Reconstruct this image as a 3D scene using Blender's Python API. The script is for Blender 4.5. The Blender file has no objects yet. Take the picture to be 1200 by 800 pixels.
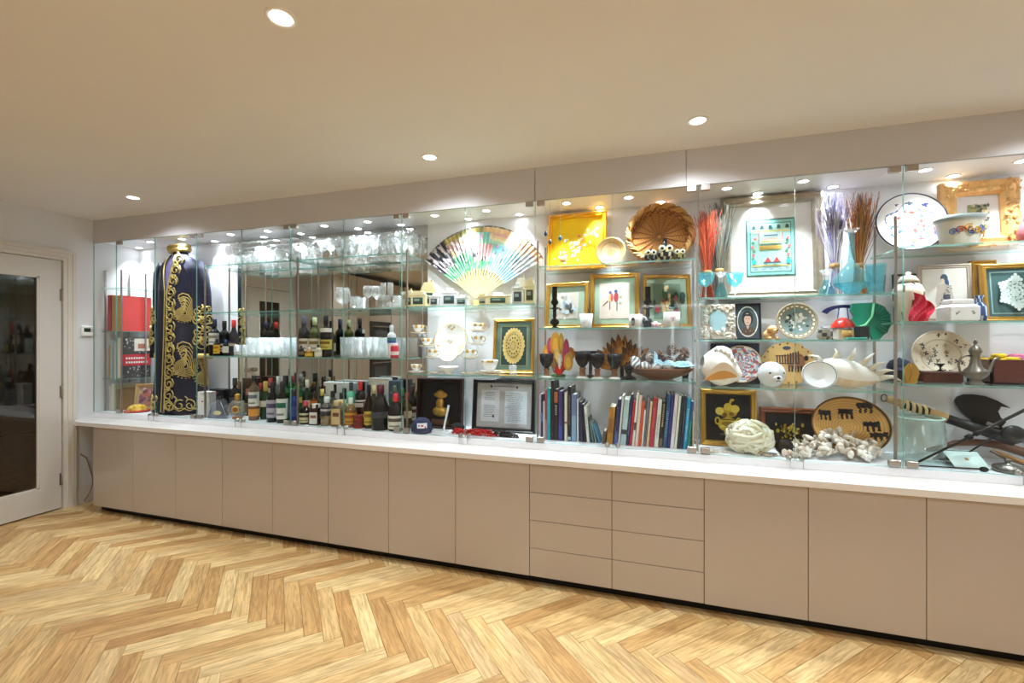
import bpy, math, random
from mathutils import Matrix, Vector
random.seed(7)
R = math.radians
PI = math.pi
SC = bpy.context.scene
COL = SC.collection

# ---------------------------------------------------------------- camera
FPX, CH, CX = 515.0, 1.42, 4.75          # focal length in pixels of a 1200 px wide frame, height, distance from the left wall
YAW = math.atan(FPX / 1680.2)
CY_, SY_ = math.cos(YAW), math.sin(YAW)
cam_data = bpy.data.cameras.new('camera')
cam = bpy.data.objects.new('camera', cam_data)
COL.objects.link(cam)
cam.location = (CX, 0, CH)
cam.rotation_euler = (PI / 2, 0, YAW)
cam_data.sensor_width = 36.0
cam_data.lens = 36.0 * FPX / 1200.0
cam_data.clip_start = 0.05
SC.camera = cam

# ---------------------------------------------------------------- world, exposure
w = bpy.data.worlds.new('world'); SC.world = w; w.use_nodes = True
w.node_tree.nodes['Background'].inputs[0].default_value = (0.75, 0.85, 1.0, 1)
w.node_tree.nodes['Background'].inputs[1].default_value = 1.0
SC.view_settings.view_transform = 'Standard'
SC.view_settings.look = 'None'
SC.view_settings.gamma = 1.0
SC.view_settings.exposure = 0.76
SC.cycles.max_bounces = 12
SC.cycles.diffuse_bounces = 5
SC.cycles.glossy_bounces = 6
SC.cycles.transparent_max_bounces = 64
SC.cycles.sample_clamp_indirect = 6.0
SC.cycles.caustics_reflective = False
SC.cycles.caustics_refractive = False

# ---------------------------------------------------------------- the lamps (strengths)
CEIL = 2.505
CASE_Z = 2.32
SPOT_W = 36.0            # each ceiling downlight
CASE_W = 29.0             # each small downlight in the display case
DAY_W = 40.0             # daylight entering by the window in the wall behind the camera
WARM = (0.88, 0.945, 1.0)
COOL = (0.87, 0.935, 1.0)

def spot(name, loc, power, color, angle=150, blend=0.9, radius=0.045):
    d = bpy.data.lights.new(name, 'SPOT')
    d.energy = power; d.color = color; d.spot_size = R(angle); d.spot_blend = blend; d.shadow_soft_size = radius
    o = bpy.data.objects.new(name, d); COL.objects.link(o); o.location = loc
    return o

CEIL_SPOTS = [(1.05, 2.33), (3.53, 2.33), (4.99, 2.33), (3.58, 1.18), (1.05, 1.18), (6.6, 2.33), (6.1, 1.18), (8.2, 1.2),
              (1.2, -0.7), (3.6, -0.7), (6.1, -0.7), (8.2, -0.7), (2.4, -2.4), (5.2, -2.4), (7.8, -2.4)]
def in_frame(x, y, z):                  # does the camera see this place?
    vx = x - CX; k = -SY_ * vx + CY_ * y
    if k < 0.05: return False
    return 0 <= 600 + FPX * (CY_ * vx + SY_ * y) / k <= 1200 and 0 <= 400 - FPX * (z - CH) / k <= 800
for x, y in CEIL_SPOTS:
    spot('ceiling_lamp' if in_frame(x, y, CEIL) else 'ceiling_lamp_offscreen', (x, y, CEIL - 0.012), SPOT_W, WARM)
BAYS = [0.294, 1.241, 2.188, 3.135, 4.082, 5.029, 5.976, 6.923]
CASE_SPOTS = []
for b in BAYS[:-1] + [-0.663]:
    for dx, y in ((0.17, 2.835), (0.56, 2.835), (0.365, 2.985), (0.755, 2.985)):
        if b + dx > 0.08:
            CASE_SPOTS.append((b + dx, y))
for x, y in CASE_SPOTS:
    spot('case_lamp' if in_frame(x, y, CASE_Z) else 'case_lamp_offscreen', (x, y, CASE_Z - 0.008), CASE_W, COOL, 84, 1.0, 0.025)
# daylight through the window in the wall behind the camera, which the case glass mirrors in the photograph
WX0, WX1, WZ0, WZ1 = 4.6, 5.8, 0.95, 2.10
RY0 = -3.2
da = bpy.data.lights.new('window_front_offscreen', 'AREA'); da.shape = 'RECTANGLE'; da.size = WX1 - WX0; da.size_y = WZ1 - WZ0
da.energy = DAY_W; da.color = (0.80, 0.91, 1.0)
dao = bpy.data.objects.new('window_front_offscreen', da); COL.objects.link(dao)
dao.location = ((WX0 + WX1) / 2, RY0 + 0.004, (WZ0 + WZ1) / 2); dao.rotation_euler = (-R(90), 0, 0)

# ---------------------------------------------------------------- pixel helpers (1200 x 800 frame)
def _ray(px):
    t = (px - 600.0) / FPX
    return t * CY_ - SY_, t * SY_ + CY_
def XZ(px, py, Y):                      # point of the plane Y seen at a pixel
    dx, dy = _ray(px); k = Y / dy
    return CX + k * dx, CH + (400.0 - py) / FPX * k
def X_(px, Y): return XZ(px, 400, Y)[0]
def Z_(px, py, Y): return XZ(px, py, Y)[1]
def MP(px, Y):                          # metres per pixel at that place
    return Y / _ray(px)[1] / FPX
def seen(x, y, z):
    vx, vy = x - CX, y
    k = -SY_ * vx + CY_ * vy
    if k < 0.05: return None
    return 600 + FPX * (CY_ * vx + SY_ * vy) / k, 400 - FPX * (z - CH) / k

# ---------------------------------------------------------------- colours and materials
def lin1(v):
    v = max(0.0, min(1.0, v / 255.0))
    return v / 12.92 if v <= 0.04045 else ((v + 0.055) / 1.055) ** 2.4
def lin(c): return (lin1(c[0]), lin1(c[1]), lin1(c[2]), 1.0)

MATS = {}
def _new(name):
    m = bpy.data.materials.new(name); m.use_nodes = True
    nt = m.node_tree; nt.nodes.clear()
    out = nt.nodes.new('ShaderNodeOutputMaterial')
    return m, nt, out
def mat(name, rgb=None, rough=0.5, metal=0.0, var=0.06, nscale=18.0, coat=0.0, bump=0.0, bscale=60.0, spec=0.5, sheen=0.0, stretch=None, emit=None):
    """principled surface; rgb None = the mesh's own face colours. A soft noise varies the tone."""
    if name in MATS: return MATS[name]
    m, nt, out = _new(name); N = nt.nodes; L = nt.links
    p = N.new('ShaderNodeBsdfPrincipled')
    p.inputs['Roughness'].default_value = rough; p.inputs['Metallic'].default_value = metal
    p.inputs['Specular IOR Level'].default_value = spec
    p.inputs['Coat Weight'].default_value = coat; p.inputs['Coat Roughness'].default_value = 0.06
    p.inputs['Sheen Weight'].default_value = sheen
    tc = N.new('ShaderNodeTexCoord'); mp = N.new('ShaderNodeMapping'); L.new(tc.outputs['Object'], mp.inputs[0])
    if stretch: mp.inputs['Scale'].default_value = stretch
    nz = N.new('ShaderNodeTexNoise'); nz.inputs['Scale'].default_value = nscale; nz.inputs['Detail'].default_value = 4
    L.new(mp.outputs[0], nz.inputs['Vector'])
    mr = N.new('ShaderNodeMapRange'); mr.inputs[1].default_value = 0.25; mr.inputs[2].default_value = 0.75
    mr.inputs[3].default_value = 1 - var; mr.inputs[4].default_value = 1 + var
    L.new(nz.outputs['Fac'], mr.inputs[0])
    mx = N.new('ShaderNodeVectorMath'); mx.operation = 'SCALE'
    if rgb is None:
        at = N.new('ShaderNodeAttribute'); at.attribute_name = 'Col'; L.new(at.outputs['Color'], mx.inputs[0])
    else:
        mx.inputs[0].default_value = lin(rgb)[:3]
    L.new(mr.outputs[0], mx.inputs['Scale']); L.new(mx.outputs[0], p.inputs['Base Color'])
    if bump:
        n2 = N.new('ShaderNodeTexNoise'); n2.inputs['Scale'].default_value = bscale; n2.inputs['Detail'].default_value = 5
        L.new(mp.outputs[0], n2.inputs['Vector'])
        b = N.new('ShaderNodeBump'); b.inputs['Strength'].default_value = bump; b.inputs['Distance'].default_value = 0.004
        L.new(n2.outputs['Fac'], b.inputs['Height']); L.new(b.outputs[0], p.inputs['Normal'])
    if emit:
        p.inputs['Emission Color'].default_value = lin(emit[0]); p.inputs['Emission Strength'].default_value = emit[1]
    L.new(p.outputs[0], out.inputs[0]); MATS[name] = m
    return m
def clear(name, tint=(250, 255, 253), f0=0.04, f1=0.9, power=5.0, rough=0.0, haze=0.0, hazecol=(255, 255, 255)):
    """thin clear material: transparent with a mirror share that grows at grazing angles, plus a little haze"""
    if name in MATS: return MATS[name]
    m, nt, out = _new(name); N = nt.nodes; L = nt.links
    tr = N.new('ShaderNodeBsdfTransparent'); tr.inputs[0].default_value = lin(tint)
    gl = N.new('ShaderNodeBsdfGlossy'); gl.inputs['Roughness'].default_value = rough; gl.inputs[0].default_value = (1, 1, 1, 1)
    lw = N.new('ShaderNodeLayerWeight'); lw.inputs[0].default_value = 0.5
    pw = N.new('ShaderNodeMath'); pw.operation = 'POWER'; pw.inputs[1].default_value = power; L.new(lw.outputs['Facing'], pw.inputs[0])
    ma = N.new('ShaderNodeMath'); ma.operation = 'MULTIPLY_ADD'; ma.inputs[1].default_value = f1; ma.inputs[2].default_value = f0
    L.new(pw.outputs[0], ma.inputs[0])
    mx = N.new('ShaderNodeMixShader'); L.new(ma.outputs[0], mx.inputs[0]); L.new(tr.outputs[0], mx.inputs[1]); L.new(gl.outputs[0], mx.inputs[2])
    last = mx
    if haze:
        df = N.new('ShaderNodeBsdfDiffuse'); df.inputs[0].default_value = lin(hazecol)
        tl = N.new('ShaderNodeBsdfTranslucent'); tl.inputs[0].default_value = lin(hazecol)
        hm = N.new('ShaderNodeMixShader'); hm.inputs[0].default_value = 0.5; L.new(df.outputs[0], hm.inputs[1]); L.new(tl.outputs[0], hm.inputs[2])
        m2 = N.new('ShaderNodeMixShader'); m2.inputs[0].default_value = haze
        L.new(mx.outputs[0], m2.inputs[1]); L.new(hm.outputs[0], m2.inputs[2]); last = m2
    L.new(last.outputs[0], out.inputs[0]); MATS[name] = m
    return m
def lamp_mat(name, rgb, strength):
    if name in MATS: return MATS[name]
    m, nt, out = _new(name); e = nt.nodes.new('ShaderNodeEmission')
    e.inputs[0].default_value = lin(rgb); e.inputs[1].default_value = strength
    nt.links.new(e.outputs[0], out.inputs[0]); MATS[name] = m
    return m

VC = mat('painted', None, 0.45)                       # face colours, satin
VG = mat('painted_glossy', None, 0.16, coat=0.1, spec=0.3)      # face colours, glazed
VM = mat('painted_matte', None, 0.85)                 # face colours, paper, cloth
VB = mat('painted_metal', None, 0.3, metal=0.85)      # face colours, metal
VR = mat('painted_rough', None, 0.9, bump=0.6, bscale=90)
GOLD = mat('gold_leaf', (196, 150, 66), 0.34, metal=0.6, var=0.12, bump=0.15)
STEEL = mat('brushed_steel', (178, 172, 165), 0.3, metal=0.9)
BLACK = mat('black_lacquer', (14, 13, 14), 0.35, spec=0.3)
GLASS = clear('cabinet_glass', (253, 255, 254.6), 0.012, 0.8, 5.0)
EDGE = clear('glass_edge', (176, 222, 214), 0.12, 0.3, 2.0, 0.1, 0.40, (176, 228, 218))
CRYSTAL = clear('crystal', (252, 254, 254), 0.10, 0.80, 2.2, 0.05, 0.12)
TEALGLASS = clear('teal_glass', (206, 242, 247), 0.08, 0.5, 3.0, 0.03, 0.10, (110, 220, 232))
AQUA = clear('aqua_glass', (205, 235, 230), 0.06, 0.75, 3.0, 0.02, 0.06, (190, 235, 228))

# ---------------------------------------------------------------- mesh builder
class MB:
    def __init__(s, col=(200, 200, 200)):
        s.v = []; s.f = []; s.c = []; s.sm = []; s.mi = []; s.M = None; s.col = col; s.mat = 0
    def add(s, vs, fs, col=None, smooth=False, cols=None):
        n = len(s.v)
        if s.M is None: s.v.extend([tuple(p) for p in vs])
        else: s.v.extend([tuple(s.M @ Vector(p)) for p in vs])
        col = col or s.col
        for i, f in enumerate(fs):
            s.f.append([a + n for a in f]); s.c.append(cols[i] if cols else col); s.sm.append(smooth); s.mi.append(s.mat)
        return s
    def box(s, x0, x1, y0, y1, z0, z1, col=None):
        v = [(x0, y0, z0), (x1, y0, z0), (x1, y1, z0), (x0, y1, z0), (x0, y0, z1), (x1, y0, z1), (x1, y1, z1), (x0, y1, z1)]
        return s.add(v, [(0, 3, 2, 1), (4, 5, 6, 7), (0, 1, 5, 4), (1, 2, 6, 5), (2, 3, 7, 6), (3, 0, 4, 7)], col)
    def bbox(s, x0, x1, y0, y1, z0, z1, b=0.004, col=None):
        """box with chamfered edges"""
        b = min(b, (x1 - x0) / 2.1, (y1 - y0) / 2.1, (z1 - z0) / 2.1)
        rings = []
        for z, i in ((z0, b), (z0 + b, 0), (z1 - b, 0), (z1, b)):
            a0, a1, c0, c1 = x0 + i, x1 - i, y0 + i, y1 - i
            k = b if i == 0 else b * 0.6
            rings.append([(a0 + k, c0, z), (a1 - k, c0, z), (a1, c0 + k, z), (a1, c1 - k, z), (a1 - k, c1, z), (a0 + k, c1, z), (a0, c1 - k, z), (a0, c0 + k, z)])
        v = [p for r in rings for p in r]; f = []
        for j in range(3):
            for i in range(8): f.append((j * 8 + i, j * 8 + (i + 1) % 8, (j + 1) * 8 + (i + 1) % 8, (j + 1) * 8 + i))
        f.append(tuple(range(7, -1, -1))); f.append(tuple(range(24, 32)))
        return s.add(v, f, col)
    def lathe(s, prof, seg=20, c=(0, 0, 0), sx=1, sy=1, colf=None, col=None, smooth=True, wob=None):
        v = []; idx = []
        for j, (r, z) in enumerate(prof):
            if r < 1e-6:
                idx.append([len(v)] * seg); v.append((c[0], c[1], c[2] + z))
            else:
                row = []
                for i in range(seg):
                    a = 2 * PI * i / seg; k = wob(a, j) if wob else 1
                    row.append(len(v)); v.append((c[0] + r * k * sx * math.cos(a), c[1] + r * k * sy * math.sin(a), c[2] + z))
                idx.append(row)
        f = []; cols = []
        for j in range(len(prof) - 1):
            for i in range(seg):
                i2 = (i + 1) % seg
                q = [idx[j][i], idx[j][i2], idx[j + 1][i2], idx[j + 1][i]]
                q = [a for n, a in enumerate(q) if a not in q[:n]]
                if len(q) >= 3:
                    f.append(q); cols.append(colf(j, i) if colf else (col or s.col))
        return s.add(v, f, None, smooth, cols)
    def tube(s, pts, r, seg=8, col=None, cap=True, smooth=True, flat=1.0):
        pts = [Vector(p) for p in pts]; n = len(pts)
        rs = r if isinstance(r, (list, tuple)) else [r] * n
        v = []; up = Vector((0, 0, 1))
        t0 = (pts[1] - pts[0]).normalized()
        if abs(t0.dot(up)) > 0.95: up = Vector((0, 1, 0))
        a = t0.cross(up).normalized()
        for i in range(n):
            t = (pts[min(i + 1, n - 1)] - pts[max(i - 1, 0)])
            t = t.normalized() if t.length > 1e-9 else t0
            a = (a - t * a.dot(t))
            a = a.normalized() if a.length > 1e-6 else t.orthogonal().normalized()
            b = t.cross(a)
            for k in range(seg):
                q = 2 * PI * k / seg
                v.append(pts[i] + a * (rs[i] * math.cos(q)) + b * (rs[i] * flat * math.sin(q)))
        f = []
        for i in range(n - 1):
            for k in range(seg):
                k2 = (k + 1) % seg
                f.append((i * seg + k, i * seg + k2, (i + 1) * seg + k2, (i + 1) * seg + k))
        if cap:
            f.append(tuple(range(seg - 1, -1, -1))); f.append(tuple((n - 1) * seg + k for k in range(seg)))
        return s.add(v, f, col, smooth)
    def ball(s, c, rx, ry=None, rz=None, seg=12, rings=8, col=None, colf=None):
        ry = ry or rx; rz = rz or rx
        prof = [(math.sin(PI * j / rings) if 0 < j < rings else 0, -math.cos(PI * j / rings)) for j in range(rings + 1)]
        old = s.M
        m = Matrix.Translation(c) @ Matrix.Diagonal((rx, ry, rz, 1))
        s.M = m if old is None else old @ m
        s.lathe(prof, seg, col=col, colf=colf); s.M = old
        return s
    def prism(s, pts, y0, y1, col=None, side=None):
        """outline in x, z given thickness along y"""
        n = len(pts)
        v = [(p[0], y0, p[1]) for p in pts] + [(p[0], y1, p[1]) for p in pts]
        f = [tuple(range(n)), tuple(range(2 * n - 1, n - 1, -1))]; cols = [col or s.col] * 2
        for i in range(n):
            f.append((i, i + n, (i + 1) % n + n, (i + 1) % n)); cols.append(side or col or s.col)
        return s.add(v, f, None, False, cols)
    def grid(s, fn, nu, nv, colf=None, col=None, smooth=True):
        v = [fn(i / nu, j / nv) for j in range(nv + 1) for i in range(nu + 1)]; f = []; cols = []
        for j in range(nv):
            for i in range(nu):
                a = j * (nu + 1) + i
                f.append((a, a + 1, a + nu + 2, a + nu + 1)); cols.append(colf(i, j) if colf else (col or s.col))
        return s.add(v, f, None, smooth, cols)
    def mesh(s, name, mats):
        me = bpy.data.meshes.new(name); me.from_pydata(s.v, [], s.f)
        for m in (mats if isinstance(mats, (list, tuple)) else [mats]): me.materials.append(m)
        ca = me.color_attributes.new('Col', 'FLOAT_COLOR', 'CORNER')
        buf = []
        for f, c in zip(s.f, s.c): buf.extend(lin(c) * len(f))
        ca.data.foreach_set('color', buf)
        me.polygons.foreach_set('use_smooth', s.sm); me.polygons.foreach_set('material_index', s.mi)
        me.update()
        return me
    def build(s, name, mats, parent=None, loc=None, rot=None):
        o = bpy.data.objects.new(name, s.mesh(name, mats)); COL.objects.link(o)
        if parent: o.parent = parent
        if loc is not None: o.location = loc
        if rot is not None: o.rotation_euler = rot
        return o

# ---------------------------------------------------------------- things
def tag(o, label, cat, group=None):
    o['label'] = label; o['category'] = cat
    if group: o['group'] = group
    return o
def thing(name, label, cat, loc=(0, 0, 0), rot=(0, 0, 0), group=None):
    o = bpy.data.objects.new(name, None); COL.objects.link(o)
    o.empty_display_size = 0.05; o.location = loc
    o.rotation_euler = rot if isinstance(rot, (tuple, list)) else (0, 0, rot)
    return tag(o, label, cat, group)
def one(name, mb, mats, label, cat, loc=(0, 0, 0), rot=(0, 0, 0), group=None):
    return tag(mb.build(name, mats, None, loc, rot), label, cat, group)
def struct(name, mb, mats, parent=None, loc=None):
    o = mb.build(name, mats, parent, loc)
    o['kind'] = 'structure'
    return o
def copy_tree(o, parent=None):
    c = o.copy(); COL.objects.link(c)
    if parent: c.parent = parent
    for ch in o.children: copy_tree(ch, c)
    return c
def ell(cx, cy, rx, ry, n=20, a0=0.0, a1=2 * PI):
    full = abs(a1 - a0 - 2 * PI) < 1e-6
    m = n if full else n + 1
    return [(cx + rx * math.cos(a0 + (a1 - a0) * i / n), cy + ry * math.sin(a0 + (a1 - a0) * i / n)) for i in range(m)]
def rect(x0, y0, x1, y1): return [(x0, y0), (x1, y0), (x1, y1), (x0, y1)]
def flat_print(mb, w, h, shapes, y=0.0, x0=0.0, z0=0.0, step=0.00025):
    """coloured flat shapes printed on an upright sheet (unit square outlines scaled to w, h), facing -y"""
    for i, (pts, c) in enumerate(shapes):
        yy = y - step * (i + 1)
        mb.add([(x0 + p[0] * w, yy, z0 + p[1] * h) for p in pts], [tuple(range(len(pts)))], c)
# ================================================================ ROOM
def YZ(px, py, X=0.0):                  # point of the left wall (plane X) seen at a pixel
    dx, dy = _ray(px); k = (X - CX) / dx
    return k * dy, CH + (400.0 - py) / FPX * k
RX, YB = 9.0, 3.05           # right wall, wall behind the camera, back of the display case
WHITE = mat('wall_paint', (226, 228, 230), 0.7, var=0.015, nscale=3)
CEILM = mat('ceiling_paint', (234, 233, 231), 0.8, var=0.012, nscale=2)
TRIM = mat('trim_paint', (222, 218, 210), 0.35, var=0.015)
DOORM = mat('door_paint', (214, 212, 206), 0.4, var=0.015)
CASEW = mat('case_white', (242, 243, 247), 0.35, var=0.01, nscale=3)
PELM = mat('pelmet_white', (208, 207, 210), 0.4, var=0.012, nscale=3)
TAUPE = mat('taupe_gloss', (182, 171, 160), 0.14, var=0.015, nscale=3, coat=0.25)
HALLM = mat('hall_paint', (150, 128, 108), 0.6, var=0.04, nscale=3)

# oak planks: one material, tone by object, grain along the plank
def oak():
    m, nt, out = _new('oak_plank'); N = nt.nodes; L = nt.links
    p = N.new('ShaderNodeBsdfPrincipled'); p.inputs['Roughness'].default_value = 0.36
    tc = N.new('ShaderNodeTexCoord'); oi = N.new('ShaderNodeObjectInfo')
    off = N.new('ShaderNodeVectorMath'); off.operation = 'ADD'
    sc = N.new('ShaderNodeVectorMath'); sc.operation = 'SCALE'; sc.inputs['Scale'].default_value = 37.0
    cmb = N.new('ShaderNodeCombineXYZ')
    for k in range(3): L.new(oi.outputs['Random'], cmb.inputs[k])
    L.new(cmb.outputs[0], sc.inputs[0]); L.new(tc.outputs['Object'], off.inputs[0]); L.new(sc.outputs[0], off.inputs[1])
    mp = N.new('ShaderNodeMapping'); mp.inputs['Scale'].default_value = (2.2, 24.0, 2.0); L.new(off.outputs[0], mp.inputs[0])
    nz = N.new('ShaderNodeTexNoise'); nz.inputs['Scale'].default_value = 3.0; nz.inputs['Detail'].default_value = 6; nz.inputs['Distortion'].default_value = 1.2
    L.new(mp.outputs[0], nz.inputs['Vector'])
    mp2 = N.new('ShaderNodeMapping'); mp2.inputs['Scale'].default_value = (3.0, 9.0, 1.0); L.new(off.outputs[0], mp2.inputs[0])
    nz2 = N.new('ShaderNodeTexNoise'); nz2.inputs['Scale'].default_value = 1.6; nz2.inputs['Detail'].default_value = 2
    L.new(mp2.outputs[0], nz2.inputs['Vector'])
    tone = N.new('ShaderNodeValToRGB'); e = tone.color_ramp.elements
    cols = ((0.0, (198, 154, 98)), (0.25, (216, 176, 118)), (0.5, (230, 196, 138)), (0.75, (240, 212, 156)), (1.0, (216, 184, 136)))
    e[0].position = 0; e[0].color = lin(cols[0][1]); e[1].position = 1; e[1].color = lin(cols[-1][1])
    for q, c in cols[1:-1]:
        n = tone.color_ramp.elements.new(q); n.color = lin(c)
    L.new(oi.outputs['Random'], tone.inputs[0])
    gr = N.new('ShaderNodeValToRGB'); g = gr.color_ramp.elements
    g[0].position = 0.36; g[0].color = (0.70, 0.63, 0.55, 1); g[1].position = 0.62; g[1].color = (1.06, 1.05, 1.03, 1)
    L.new(nz.outputs['Fac'], gr.inputs[0])
    g2 = N.new('ShaderNodeMapRange'); g2.inputs[1].default_value = 0.3; g2.inputs[2].default_value = 0.7; g2.inputs[3].default_value = 0.86; g2.inputs[4].default_value = 1.08
    L.new(nz2.outputs['Fac'], g2.inputs[0])
    m1 = N.new('ShaderNodeVectorMath'); m1.operation = 'MULTIPLY'; L.new(tone.outputs[0], m1.inputs[0]); L.new(gr.outputs[0], m1.inputs[1])
    m2 = N.new('ShaderNodeVectorMath'); m2.operation = 'SCALE'; L.new(m1.outputs[0], m2.inputs[0]); L.new(g2.outputs[0], m2.inputs['Scale'])
    L.new(m2.outputs[0], p.inputs['Base Color'])
    b = N.new('ShaderNodeBump'); b.inputs['Strength'].default_value = 0.12; b.inputs['Distance'].default_value = 0.002
    L.new(nz.outputs['Fac'], b.inputs['Height']); L.new(b.outputs[0], p.inputs['Normal'])
    L.new(p.outputs[0], out.inputs[0])
    return m
OAK = oak()
fm = MB((70, 50, 32)); fm.box(-4.7, RX + 0.1, RY0 - 0.1, 5.2, -0.06, -0.006)
floor = struct('floor', fm, mat('plank_joint', (150, 116, 78), 0.8))
PL, PW = 0.490, 0.0817
def plank_mesh():
    mb = MB(); g, ch, t = 0.0003, 0.0007, 0.006
    x0, x1, y0, y1 = g, PL - g, g, PW - g
    v = [(x0, y0, -t), (x1, y0, -t), (x1, y1, -t), (x0, y1, -t), (x0 + ch, y0 + ch, 0), (x1 - ch, y0 + ch, 0), (x1 - ch, y1 - ch, 0), (x0 + ch, y1 - ch, 0)]
    f = [(4, 5, 6, 7), (0, 1, 5, 4), (1, 2, 6, 5), (2, 3, 7, 6), (3, 0, 4, 7)]
    return mb, v, f
pm, pv, pf = plank_mesh(); pm.add(pv, pf)
plank_me = pm.mesh('plank', OAK)
rest = MB(); n_plank = 0; plank_spots = []
for i in range(-70, 130):
    for j in range(-14, 16):
        for vert in (0, 1):
            u, w_ = (i + 6 * j + (6 if vert else 0)) * PW, (i - 6 * j + (-5 if vert else 0)) * PW
            # rotate -45 degrees: row direction runs along the cabinets
            rotz = -PI / 4 + (PI / 2 if vert else 0)
            if vert: u += PW                      # a quarter-turned plank starts from its other corner
            X = 0.055 + (u + w_) / math.sqrt(2); Y = 2.074 + (w_ - u) / math.sqrt(2)
            c, s = math.cos(rotz), math.sin(rotz)
            cx, cy = X + c * PL / 2 - s * PW / 2, Y + s * PL / 2 + c * PW / 2
            if not (-4.4 < cx < RX and RY0 < cy < (2.86 if cx > 0 else 4.9)): continue
            plank_spots.append((X, Y, rotz, cx, cy))
def in_view(x, y):
    q = seen(x, y, 0)
    return q and -5 < q[0] < 1205 and q[1] < 803 and x > 0.0 and y < 2.58
for X, Y, rz, cx, cy in plank_spots:
    c, s = math.cos(rz), math.sin(rz)
    corners = [(X + c * a - s * b, Y + s * a + c * b) for a, b in ((0, 0), (PL, 0), (PL, PW), (0, PW), (PL / 2, PW / 2))]
    if any(in_view(*q) for q in corners):
        o = bpy.data.objects.new('plank', plank_me); COL.objects.link(o); o.parent = floor
        o.location = (X, Y, 0); o.rotation_euler = (0, 0, rz); n_plank += 1
    else:
        rest.M = Matrix.Translation((X, Y, 0)) @ Matrix.Rotation(rz, 4, 'Z'); rest.add(pv, pf)
rest.M = None
ro = rest.build('plank_field', OAK, floor); ro['kind'] = 'stuff'

cm = MB(); cm.box(-4.7, RX + 0.1, RY0 - 0.1, 5.2, CEIL, CEIL + 0.1)
struct('ceiling', cm, CEILM)
HX0, MEET = 2.449, 1.81                  # hinge side of the near leaf, meeting line of the two leaves
DY0, DTOP = 2 * MEET - HX0, 2.104
wm = MB()
wm.box(-0.12, 0, HX0 + 0.004, 5.2, 0, CEIL); wm.box(-0.12, 0, RY0, DY0 - 0.004, 0, CEIL); wm.box(-0.12, 0, DY0 - 0.004, HX0 + 0.004, DTOP + 0.004, CEIL)
struct('wall_left', wm, WHITE)
struct('wall_back', MB().box(-0.12, RX + 0.1, YB + 0.022, YB + 0.14, 0, CEIL), WHITE)
wf_ = MB()
for p, q, c, d in ((-0.12, WX0, 0, CEIL), (WX1, RX + 0.1, 0, CEIL), (WX0, WX1, 0, WZ0), (WX0, WX1, WZ1, CEIL)):
    wf_.box(p, q, RY0 - 0.1, RY0, c, d)
struct('wall_front', wf_, WHITE)
struct('wall_right', MB().box(RX, RX + 0.1, RY0, YB, 0, CEIL), WHITE)
wf = MB()
for p, q, c, d in ((WX0, WX0 + .05, WZ0, WZ1), (WX1 - .05, WX1, WZ0, WZ1), (WX0, WX1, WZ0, WZ0 + .05), (WX0, WX1, WZ1 - .05, WZ1), ((WX0 + WX1) / 2 - .03, (WX0 + WX1) / 2 + .03, WZ0, WZ1)):
    wf.box(p, q, RY0 - 0.07, RY0 - 0.02, c, d)
win = struct('window_1', wf, TRIM)
MB().box(WX0, WX1, RY0 - 0.046, RY0 - 0.04, WZ0, WZ1).build('pane', GLASS, win)
# hall beyond the glazed door
hw = MB(); hw.box(-4.7, -4.6, 0.2, 5.2, 0, CEIL); hw.box(-4.6, -0.12, 0.1, 0.2, 0, CEIL); hw.box(-4.6, -0.12, 5.1, 5.2, 0, CEIL)
struct('wall_hall', hw, HALLM)

# glazed double door in the left wall
def leaf(y0, y1, hinge_hi, n):
    e = 0.003; st = 0.145; zb, zt = 0.012, DTOP
    mb = MB(); x0, x1 = -0.04, 0.0
    mb.box(x0, x1, y0 + e, y0 + st, zb, zt); mb.box(x0, x1, y1 - st, y1 - e, zb, zt)
    mb.box(x0, x1, y0 + st, y1 - st, zb, 0.21); mb.box(x0, x1, y0 + st, y1 - st, zt - 0.15, zt)
    d = struct('door_%d' % n, mb, DOORM)
    MB().box(-0.024, -0.018, y0 + st, y1 - st, 0.21, zt - 0.15).build('pane', clear('door_glass', (236, 232, 226), 0.06, 0.85, 4.5), d)
    bd = MB()
    for a, b, c, f in ((y0 + st, y0 + st + .012, .21, zt - .15), (y1 - st - .012, y1 - st, .21, zt - .15), (y0 + st, y1 - st, .21, .222), (y0 + st, y1 - st, zt - .162, zt - .15)):
        bd.box(-0.018, -0.004, a, b, c, f)
    bd.build('glazing_bead', TRIM, d)
    yh = y1 if hinge_hi else y0
    for z in (0.255, 0.995, 1.815):
        h = MB(); h.tube([(0.006, yh, z - 0.05), (0.006, yh, z + 0.05)], 0.0065, 8); h.box(0, 0.0025, yh - 0.016, yh + 0.016, z - 0.05, z + 0.05)
        h.build('hinge', STEEL, d)
    ym = y0 + 0.05 if hinge_hi else y1 - 0.05
    k = MB(); k.M = Matrix.Translation((0, ym, 1.07)) @ Matrix.Rotation(PI / 2, 4, 'Y')
    k.lathe([(0, 0), (0.028, 0), (0.028, 0.006), (0.01, 0.01), (0.01, 0.03), (0.026, 0.04), (0.028, 0.052), (0.018, 0.062), (0, 0.064)], 16)
    k.build('knob', STEEL, d)
leaf(MEET, HX0, True, 1); leaf(DY0, MEET, False, 2)
def casing(sgn, y, n):
    mb = MB()
    for a, b, t in ((0.004, 0.03, 0.014), (0.03, 0.062, 0.02), (0.062, 0.088, 0.026)):
        q = sorted((y + sgn * a, y + sgn * b)); mb.box(0, t, q[0], q[1], 0, DTOP + b)
    struct('trim_%d' % n, mb, TRIM)
casing(1, HX0, 1); casing(-1, DY0, 2)
th_ = MB()
for a, b, t in ((0.004, 0.03, 0.014), (0.03, 0.062, 0.02), (0.062, 0.088, 0.026)):
    th_.box(0, t, DY0 - a, HX0 + a, DTOP + a, DTOP + b)
struct('trim_3', th_, TRIM)
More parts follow.
